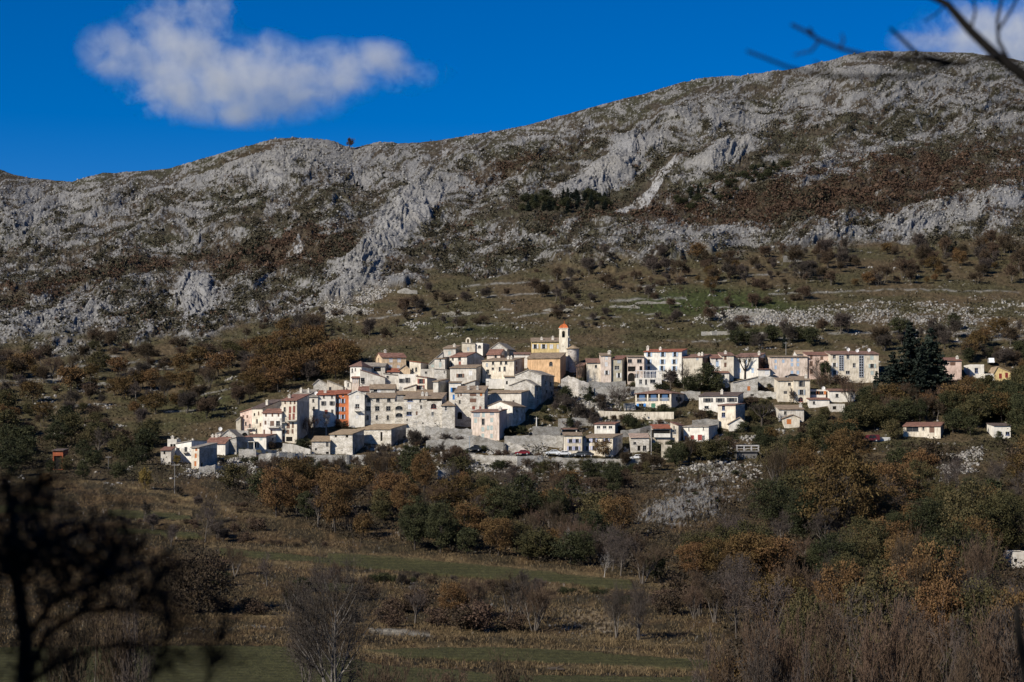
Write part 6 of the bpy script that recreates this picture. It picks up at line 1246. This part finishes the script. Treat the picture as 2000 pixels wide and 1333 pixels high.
def car(px, py, label, col, ang=0, van=False, dz=0):
    x, y, z = ground(px, py); root = empty('parked_car', (x, y - 1.2, z + .02 + dz), math.radians(ang)); tag(root, label, 'car', 'cars parked in the village')
    L, Wd = 4.2, 1.7; hb, hr = .78, 1.42 if not van else 1.9
    side = [(-2.1, .35), (-2.08, .62), (-1.9, .80), (-1.0, .92), (-.45, hr - .04), (.9, hr), (1.65, .98), (2.05, .9), (2.1, .4)] if not van else [(-2.3, .35), (-2.25, .8), (-1.7, 1.05), (-1.1, hr - .05), (2.2, hr), (2.3, 1.5), (2.32, .4)]
    m = MB()
    for y0, y1, k0, k1 in ((-.85, -.72, 0, 1), (-.72, .72, 1, 1), (.72, .85, 1, 0)):
        for (xa, za), (xb, zb) in zip(side, side[1:]):
            f = lambda xx, zz, k: (xx * (1 if k or zz < .95 else .97), zz if k or zz < .95 else zz - .06)
            A, B = f(xa, za, k0), f(xb, zb, k0); A2, B2 = f(xa, za, k1), f(xb, zb, k1); m.poly([(A[0], y0, A[1]), (A2[0], y1, A2[1]), (B2[0], y1, B2[1]), (B[0], y0, B[1])])
    for yy in (-.85, .85): m.poly([((xx if zz < .95 else xx * .97), yy, zz if zz < .95 else zz - .06) for xx, zz in side])
    m.poly([(-2.1, -.85, .35), (2.1, -.85, .35), (2.1, .85, .35), (-2.1, .85, .35)])
    pm = NT('car_paint', .25, .5); pm.base(pm.ramp(pm.noise(pm.coord(), 4, 3), [(.3, sc(col, .93)), (.7, col)])); b = m.build('body', pm.m, root)
    m = MB()
    for yy in (-.862, .862):
        top = hr - .16
        m.poly([(-.92, yy, .94), (.1, yy, .94), (.1, yy, top), (-.45, yy, top)]); m.poly([(.18, yy, .94), (1.45, yy, .96), (.95, yy, top), (.18, yy, top)])
    if not van: m.poly([(-1.02, -.66, .95), (-1.02, .66, .95), (-.55, .6, hr - .12), (-.55, -.6, hr - .12)]); m.poly([(1.66, -.66, 1.03), (1.66, .66, 1.03), (1.10, .6, hr - .06), (1.10, -.6, hr - .06)])
    m.build('windows', glass(), b)
    for sx_ in (-1.3, 1.3):
        for sy_ in (-.82, .82):
            m = MB(); n = 14
            for q in (0,):
                ring = [(sx_ + .32 * math.cos(2 * math.pi * j / n), .32 + .32 * math.sin(2 * math.pi * j / n)) for j in range(n)]
                y0, y1 = sy_ - .1, sy_ + .1
                for j in range(n): a, c = ring[j], ring[(j + 1) % n]; m.poly([(a[0], y0, a[1]), (c[0], y0, c[1]), (c[0], y1, c[1]), (a[0], y1, a[1])])
                for yy in (y0, y1): m.poly([(a[0], yy, a[1]) for a in ring])
            w_ = m.build('wheel', paint((.02, .02, .02)), root); m = MB(); yy = sy_ + (.106 if sy_ > 0 else -.106); m.poly([(sx_ + .18 * math.cos(2 * math.pi * j / n), yy, .32 + .18 * math.sin(2 * math.pi * j / n)) for j in range(n)]); m.build('rim', paint((.4, .4, .42)), w_)
    for yy in (-.6, .6): m = MB(); m.box(-2.12, -2.085, yy - .16, yy + .16, .62, .74); m.build('headlight', paint((.6, .6, .62)), root)
car(1100, 891, 'white pickup like car parked left on the road wall', (.75, .75, .74), 8); car(1132, 892, 'dark grey car parked right of the white one on the road wall', (.05, .055, .06), 0); car(1080, 890, 'pale car half hidden at the left end of the parked row', (.6, .62, .63), 0); car(1145, 892, 'dark car at the right end of the row under the lilac shuttered house', (.03, .03, .035))
car(1244, 898, 'white car on the road below the pale stone cottage', (.74, .74, .73), 4); car(1020, 888, 'dark red car below the pale stone ramp', (.18, .015, .02), 0); car(925, 882, 'black car by the bluish pole', (.02, .02, .022), 6); car(1506, 742, 'dark blue car in front of the long pink house', (.025, .03, .045), 0); car(1545, 740, 'dark car under the white shutters of the long pink house', (.02, .02, .025), 0)
car(1934, 712, 'white van parked above the yellow gable house', (.74, .74, .74), 82, True); car(1700, 862, 'dark red van like car among the trees left of the cream cottage', (.10, .012, .015), 0, True); car(1541, 738, 'grey car left beside the dark one at the long pink house', (.2, .2, .21)) if False else None
x, y, z = ground(1455, 892); root = empty('concrete_terrace', (x, y - 3, z + 1.0)); tag(root, 'concrete viewing terrace with a railing on top of the rocky cliff', 'terrace'); k = y / F
m = MB(); m.box(-24 * k, 24 * k, -2, 6, -.4, 0); m.box(-20 * k, 20 * k, -1.5, 6, -3.2, -.41); m.build('slab', plaster((.16, .155, .15)), root)
m = MB()
for q in range(4): xx = lerp(-20 * k, 22 * k, q / 3); m.box(xx - .18, xx + .18, -1.9, -1.6, .002, 1.15)
m.box(-20 * k - .18, 22 * k + .18, -1.95, -1.55, 1.152, 1.5); m.box(-20 * k, 22 * k, -1.82, -1.68, .45, .6); m.build('railing', plaster((.42, .41, .40)), root)
# white fence and garden things on the right
x, y, z = ground(1722, 862); root = empty('picket_fence', (x, y, z)); tag(root, 'white picket fence left of the cream cottage in the woods', 'fence'); m = MB(); k = y / F
for q in range(22): xx = lerp(-16 * k, 16 * k, q / 21); m.box(xx - .06, xx + .06, -.03, .03, -.5, 1.1)
m.build('picket', paint(PAINT['w']), root); m = MB(); m.box(-16 * k, 16 * k, .032, .07, .3, .4); m.box(-16 * k, 16 * k, .032, .07, .8, .9); m.build('rail', paint(PAINT['w']), root)
for (px, py, w, h, l) in [(1645, 1105, 20, 10, 'small whitish shed among the trees under the huge rust oak'), (1821, 1078, 16, 12, 'little white cabin left of the slim cypress foot')]:
    H(l, px - w / 2, px + w / 2, py - h, py, None, 3, 's', 2, 'W', 'w', [(px, py - h * .45, 4, 4, 'o')], cat='shed', name='shed', ext=2)
# log on the lowest field
x, y, z = ground(1085, 1306); m = MB(); m.tube([(-1.1, 0, .12), (-.2, .1, .2), (.9, .0, .15)], [.14, .2, .12], 7); m.tube([(.0, 0, .2), (.5, -.1, .5), (.8, -.1, .55)], [.09, .06, .03], 5); m.tube([(-.5, 0, .18), (-.9, .1, .45)], [.07, .03], 5)
tag(m.build('fallen_log', BKD, None, (x, y, z)), 'grey fallen log lying on the lowest green field', 'log')

# ================================================================== the two near trees that frame the view, out of focus
def near_tree(name, label, cat, base, limbs, twigs, leaves, seed, ks=1.0, rf=1.0):
    limbs = [([(q[0], *[v * ks for v in q[1:3]], q[3]) if q[0] == 'w' else (q[0], q[1], q[2] * ks) for q in a], b * ks, c * ks) for a, b, c in limbs]
    leaves = [(a, b, c * ks, d * ks, n) for a, b, c, d, n in leaves]
    rnd = random.Random(seed); r_ = np.random.RandomState(seed); root = empty(name, base); tag(root, label, cat); B = Vector(base)
    def P3(px, py, d): return Vector(((px - 1000) / F * d, d, (HY - py) / F * d)) - B
    T = TB(); Cw = TB()
    for k, (pts, ra, rb) in enumerate(limbs):
        p = [P3(*q) if len(q) == 3 and q[0] != 'w' else Vector(q[1:]) - B for q in pts]; T.tube(p, [rf * lerp(ra, rb, i / (len(p) - 1)) for i in range(len(p))], 8)
        for j in range(twigs):
            i = rnd.randrange(1, len(p)); a = p[i - 1].lerp(p[i], rnd.random())
            if k == 0 and a.z < .6 + P3(0, 1333, base[1]).z: continue
            d = rot_about((p[i] - p[i - 1]).normalized(), rnd.uniform(.4, 1.1), rnd); b = a + d * rnd.uniform(.08, .26) * ks; Cw.tube([a, a.lerp(b, .5) + Vector((0, 0, .02)), b], [.006 * ks, .004 * ks, .002 * ks], 4)
            for q in range(3): c = a.lerp(b, rnd.uniform(.3, 1)); e = c + rot_about(d, rnd.uniform(.3, .9), rnd) * rnd.uniform(.05, .15) * ks; Cw.tube([c, e], [.003 * ks, .0012 * ks], 3)
    T.q = [q for q in T.q]; obj('trunk', mk_mesh_tb(T, 'near_trunk', bark((.011, .010, .009))), root)  # bark darkened to near black, shade put into its colour
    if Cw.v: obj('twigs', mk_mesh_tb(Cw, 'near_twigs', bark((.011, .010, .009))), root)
    if leaves:
        Ps = []
        for (px, py, d, rad, n) in leaves: Ps.append(np.array(P3(px, py, d)) + r_.normal(size=(int(n * ((.62 if px < 150 else .34) if py < 1115 else .14)), 3)) * rad * 1.12 * np.array([1, 1, .6]))
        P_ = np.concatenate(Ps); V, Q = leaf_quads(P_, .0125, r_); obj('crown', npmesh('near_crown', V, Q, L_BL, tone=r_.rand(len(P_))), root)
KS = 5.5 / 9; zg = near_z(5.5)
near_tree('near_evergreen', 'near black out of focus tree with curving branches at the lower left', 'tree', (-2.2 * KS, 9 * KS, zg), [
    ([('w', -2.2, 9, zg - .2), (45, 1400, 9), (50, 1250, 9), (30, 1120, 9), (25, 1000, 9), (10, 935, 9)], .05, .016),
    ([(45, 1340, 9), (90, 1240, 8.9), (160, 1195, 8.8), (240, 1188, 8.8), (300, 1196, 8.8), (350, 1230, 8.8)], .022, .006),
    ([(45, 1255, 9), (100, 1180, 9), (180, 1140, 9), (260, 1110, 9), (330, 1085, 9)], .02, .005),
    ([(55, 1333, 9), (110, 1300, 8.9), (190, 1265, 8.8), (260, 1262, 8.8), (320, 1290, 8.8)], .018, .005),
    ([(30, 1120, 9), (90, 1060, 9.1), (170, 1035, 9.1), (240, 1030, 9.1)], .02, .005), ([(30, 1130, 9), (-20, 1060, 9), (-60, 1000, 9)], .02, .006),
    ([(28, 1020, 9), (60, 975, 9), (70, 955, 9)], .014, .004), ([(160, 1195, 8.8), (175, 1150, 8.8), (215, 1100, 8.8), (230, 1060, 8.8)], .01, .004), ([(240, 1188, 8.8), (290, 1160, 8.8), (310, 1120, 8.8)], .008, .003), ([(290, 1333, 8.6), (330, 1240, 8.6), (330, 1180, 8.6)], .008, .003), ([(400, 1340, 8.6), (425, 1270, 8.6), (430, 1230, 8.6)], .007, .003)],
    26, [(20, 1010, 9, .13, 500), (45, 1075, 9, .16, 700), (110, 1055, 9, .15, 700), (180, 1060, 9, .14, 600), (225, 1090, 9, .10, 350), (140, 1110, 9, .15, 700), (60, 1140, 9, .16, 700), (20, 1200, 9, .16, 600), (60, 1290, 9, .18, 700), (-30, 1100, 9, .2, 700), (-40, 1250, 9, .22, 700), (70, 980, 9, .05, 100), (15, 950, 9, .05, 100), (200, 1130, 9, .12, 300), (10, 1330, 9, .15, 400), (270, 1130, 9, .07, 90), (300, 1180, 9, .06, 60)], 601, KS)
zb = near_z(7.5) / 1.5
near_tree('near_bare_tree', 'near dark out of focus branches of a bare tree at the upper right', 'tree', (1.9 * 1.5, 7.5, zb * 1.5), [
    ([('w', 1.9, 5.0, zb - .2), ('w', 1.85, 5.0, -.6), ('w', 1.75, 5.0, .35), ('w', 1.62, 5.0, 1.0)], .06, .045),
    ([('w', 1.70, 5.0, .70), (2120, 290, 5), (2000, 148, 5), (1945, 108, 5), (1895, 60, 5), (1850, 8, 5), (1810, -10, 5), (1760, -30, 5)], .030, .009),
    ([(1945, 108, 5), (1880, 128, 4.6), (1790, 105, 4.5), (1760, 75, 4.5), (1738, 55, 4.5)], .009, .006), ([(1860, 125, 4.6), (1740, 112, 4.4), (1690, 108, 4.4), (1640, 95, 4.4), (1600, 78, 4.4), (1570, 60, 4.4), (1545, 48, 4.4)], .008, .005),
    ([(1600, 80, 4.4), (1585, 100, 4.4), (1550, 108, 4.4)], .005, .003), ([(1590, 74, 4.4), (1580, 55, 4.4)], .007, .006), ([(1700, 150, 4.3), (1620, 150, 4.3), (1540, 132, 4.3), (1490, 112, 4.3), (1458, 100, 4.3)], .006, .0045), ([(1860, 125, 4.6), (1780, 150, 4.4), (1700, 150, 4.3)], .008, .006),
    ([(1975, 128, 5), (1950, 80, 5.2), (1948, 40, 5.2), (1958, -10, 5.2)], .009, .006), ([(1950, 60, 5.2), (1975, 20, 5.2), (1990, -10, 5.2)], .006, .005), ([(1910, 75, 5), (1880, 50, 5.3), (1860, 15, 5.3)], .007, .005), ([(1760, -30, 5), (1700, -20, 5)], .008, .006), ([(2050, 215, 5), (1980, 210, 5), (1930, 195, 5)], .008, .004), ([(1640, 95, 4.4), (1648, 80, 4.4), (1644, 66, 4.4)], .005, .003), ([(1625, 150, 4.3), (1605, 128, 4.3), (1590, 120, 4.3)], .004, .003), ([(1895, 60, 5), (1905, 25, 5), (1900, -10, 5)], .006, .004), ([(1850, 8, 5), (1825, 30, 5), (1805, 42, 5)], .004, .003), ([(1790, 105, 4.5), (1775, 120, 4.5), (1750, 128, 4.5)], .004, .003)], 0, [], 602, 1.5, .62)
near_tree('near_sapling', 'near dark blurred stem at the lower right edge', 'tree', (2.45, 9.0, near_z(9)), [
    ([('w', 2.45, 9.0, near_z(9) - .2), (2030, 1420, 9), (2005, 1320, 9), (1990, 1240, 9), (1985, 1180, 9)], .035, .012)], 2, [(2000, 1290, 9, .05, 60), (1988, 1220, 9, .04, 40)], 603)

# ================================================================== clouds of real vapour, far beyond the ridge
def cloud(label, blobs, D, depth, dens, nscale):
    xs = [b[0] - b[2] for b in blobs] + [b[0] + b[2] for b in blobs]; ys = [b[1] - b[3] for b in blobs] + [b[1] + b[3] for b in blobs]; k = D / F
    x0, x1 = (min(xs) - 1000) * k, (max(xs) - 1000) * k; z0, z1 = (HY - max(ys)) * k, (HY - min(ys)) * k
    c = ((x0 + x1) / 2, D, (z0 + z1) / 2); m = MB(); m.box(x0 - c[0], x1 - c[0], -depth, depth, z0 - c[2], z1 - c[2])
    mt = bpy.data.materials.new('cloud_vapour'); mt.use_nodes = True; t = NT.__new__(NT); t.m = mt; t.t = mt.node_tree; t.t.nodes.clear(); out = t.n('ShaderNodeOutputMaterial')
    tc = t.n('ShaderNodeTexCoord'); pos = tc.outputs['Object']
    n2 = t.n('ShaderNodeTexNoise'); n2.inputs['Scale'].default_value = nscale * 3.7; n2.inputs['Detail'].default_value = 7; n2.inputs['Roughness'].default_value = .65; n2.inputs['Distortion'].default_value = .6; t.l(pos, n2.inputs['Vector'])
    nz = t.n('ShaderNodeTexNoise'); nz.inputs['Scale'].default_value = nscale; nz.inputs['Detail'].default_value = 9; nz.inputs['Roughness'].default_value = .58; t.l(pos, nz.inputs['Vector'])
    field_ = None
    for (bx, by, rx, ry, w) in blobs:
        mp = t.n('ShaderNodeMapping'); mp.vector_type = 'POINT'; L = ((bx - 1000) * k - c[0], 0, (HY - by) * k - c[2]); s_ = (1 / (rx * k), 1 / (depth * min(1, .5 + rx / 300)), 1 / (ry * k))
        mp.inputs['Location'].default_value = (-L[0] * s_[0], 0, -L[2] * s_[2]); mp.inputs['Scale'].default_value = s_; t.l(pos, mp.inputs['Vector'])
        ln = t.n('ShaderNodeVectorMath', operation='LENGTH'); t.l(mp.outputs[0], ln.inputs[0]); sb = t.n('ShaderNodeMath', operation='SUBTRACT'); sb.inputs[0].default_value = 1.0; t.l(ln.outputs['Value'], sb.inputs[1])
        mx = t.n('ShaderNodeMath', operation='MULTIPLY'); mx.use_clamp = True; t.l(sb.outputs[0], mx.inputs[0]); mx.inputs[1].default_value = w
        if field_ is None: field_ = mx.outputs[0]
        else: a = t.n('ShaderNodeMath', operation='MAXIMUM'); t.l(field_, a.inputs[0]); t.l(mx.outputs[0], a.inputs[1]); field_ = a.outputs[0]
    nn = t.n('ShaderNodeMath', operation='MULTIPLY_ADD'); t.l(nz.outputs['Fac'], nn.inputs[0]); nn.inputs[1].default_value = 3.6; nn.inputs[2].default_value = -2.0
    n3 = t.n('ShaderNodeMath', operation='MULTIPLY_ADD'); t.l(n2.outputs['Fac'], n3.inputs[0]); n3.inputs[1].default_value = 3.4; n3.inputs[2].default_value = -1.72; n4 = t.n('ShaderNodeMath', operation='ADD'); t.l(nn.outputs[0], n4.inputs[0]); t.l(n3.outputs[0], n4.inputs[1]); nn = n4
    ad = t.n('ShaderNodeMath', operation='ADD'); t.l(field_, ad.inputs[0]); t.l(nn.outputs[0], ad.inputs[1])
    gate = t.n('ShaderNodeMath', operation='MULTIPLY'); gate.use_clamp = True; t.l(field_, gate.inputs[0]); gate.inputs[1].default_value = 2.2
    cl = t.n('ShaderNodeMath', operation='MULTIPLY'); cl.use_clamp = True; t.l(ad.outputs[0], cl.inputs[0]); cl.inputs[1].default_value = .75
    g2 = t.n('ShaderNodeMath', operation='MULTIPLY'); t.l(cl.outputs[0], g2.inputs[0]); t.l(gate.outputs[0], g2.inputs[1])
    dn = t.n('ShaderNodeMath', operation='MULTIPLY'); t.l(g2.outputs[0], dn.inputs[0]); dn.inputs[1].default_value = dens
    vs = t.n('ShaderNodeVolumePrincipled'); vs.inputs['Color'].default_value = (.985, .975, .93, 1); vs.inputs['Anisotropy'].default_value = 0.2; t.l(dn.outputs[0], vs.inputs['Density']); t.l(vs.outputs[0], out.inputs['Volume'])
    o = m.build('cloud', mt, None, c); tag(o, label, 'cloud', 'clouds in the blue sky')
    return o
cloud('large soft grey white cloud drifting above the left ridge', [(240, 105, 100, 75, 1.0), (350, 75, 135, 105, 1.6), (400, 35, 75, 75, 1.5), (300, 110, 120, 80, 1.3), (500, 100, 110, 45, .8), (330, 170, 130, 80, 1.3), (450, 150, 170, 75, 1.3), (560, 160, 170, 85, 1.5), (660, 140, 110, 70, 1.2), (740, 110, 80, 36, 1.1), (800, 148, 95, 38, .8), (480, 205, 220, 50, 1.0)], 4200, 150, .0105, .0062)
cloud('pale cloud bank behind the upper right branches', [(1830, 85, 110, 60, .9), (1930, 70, 160, 110, 1.3), (2050, 60, 200, 140, 1.4), (2200, 40, 200, 140, 1.2)], 4600, 150, .012, .006)
S.cycles.volume_step_rate = 0.35; S.cycles.volume_max_steps = 256
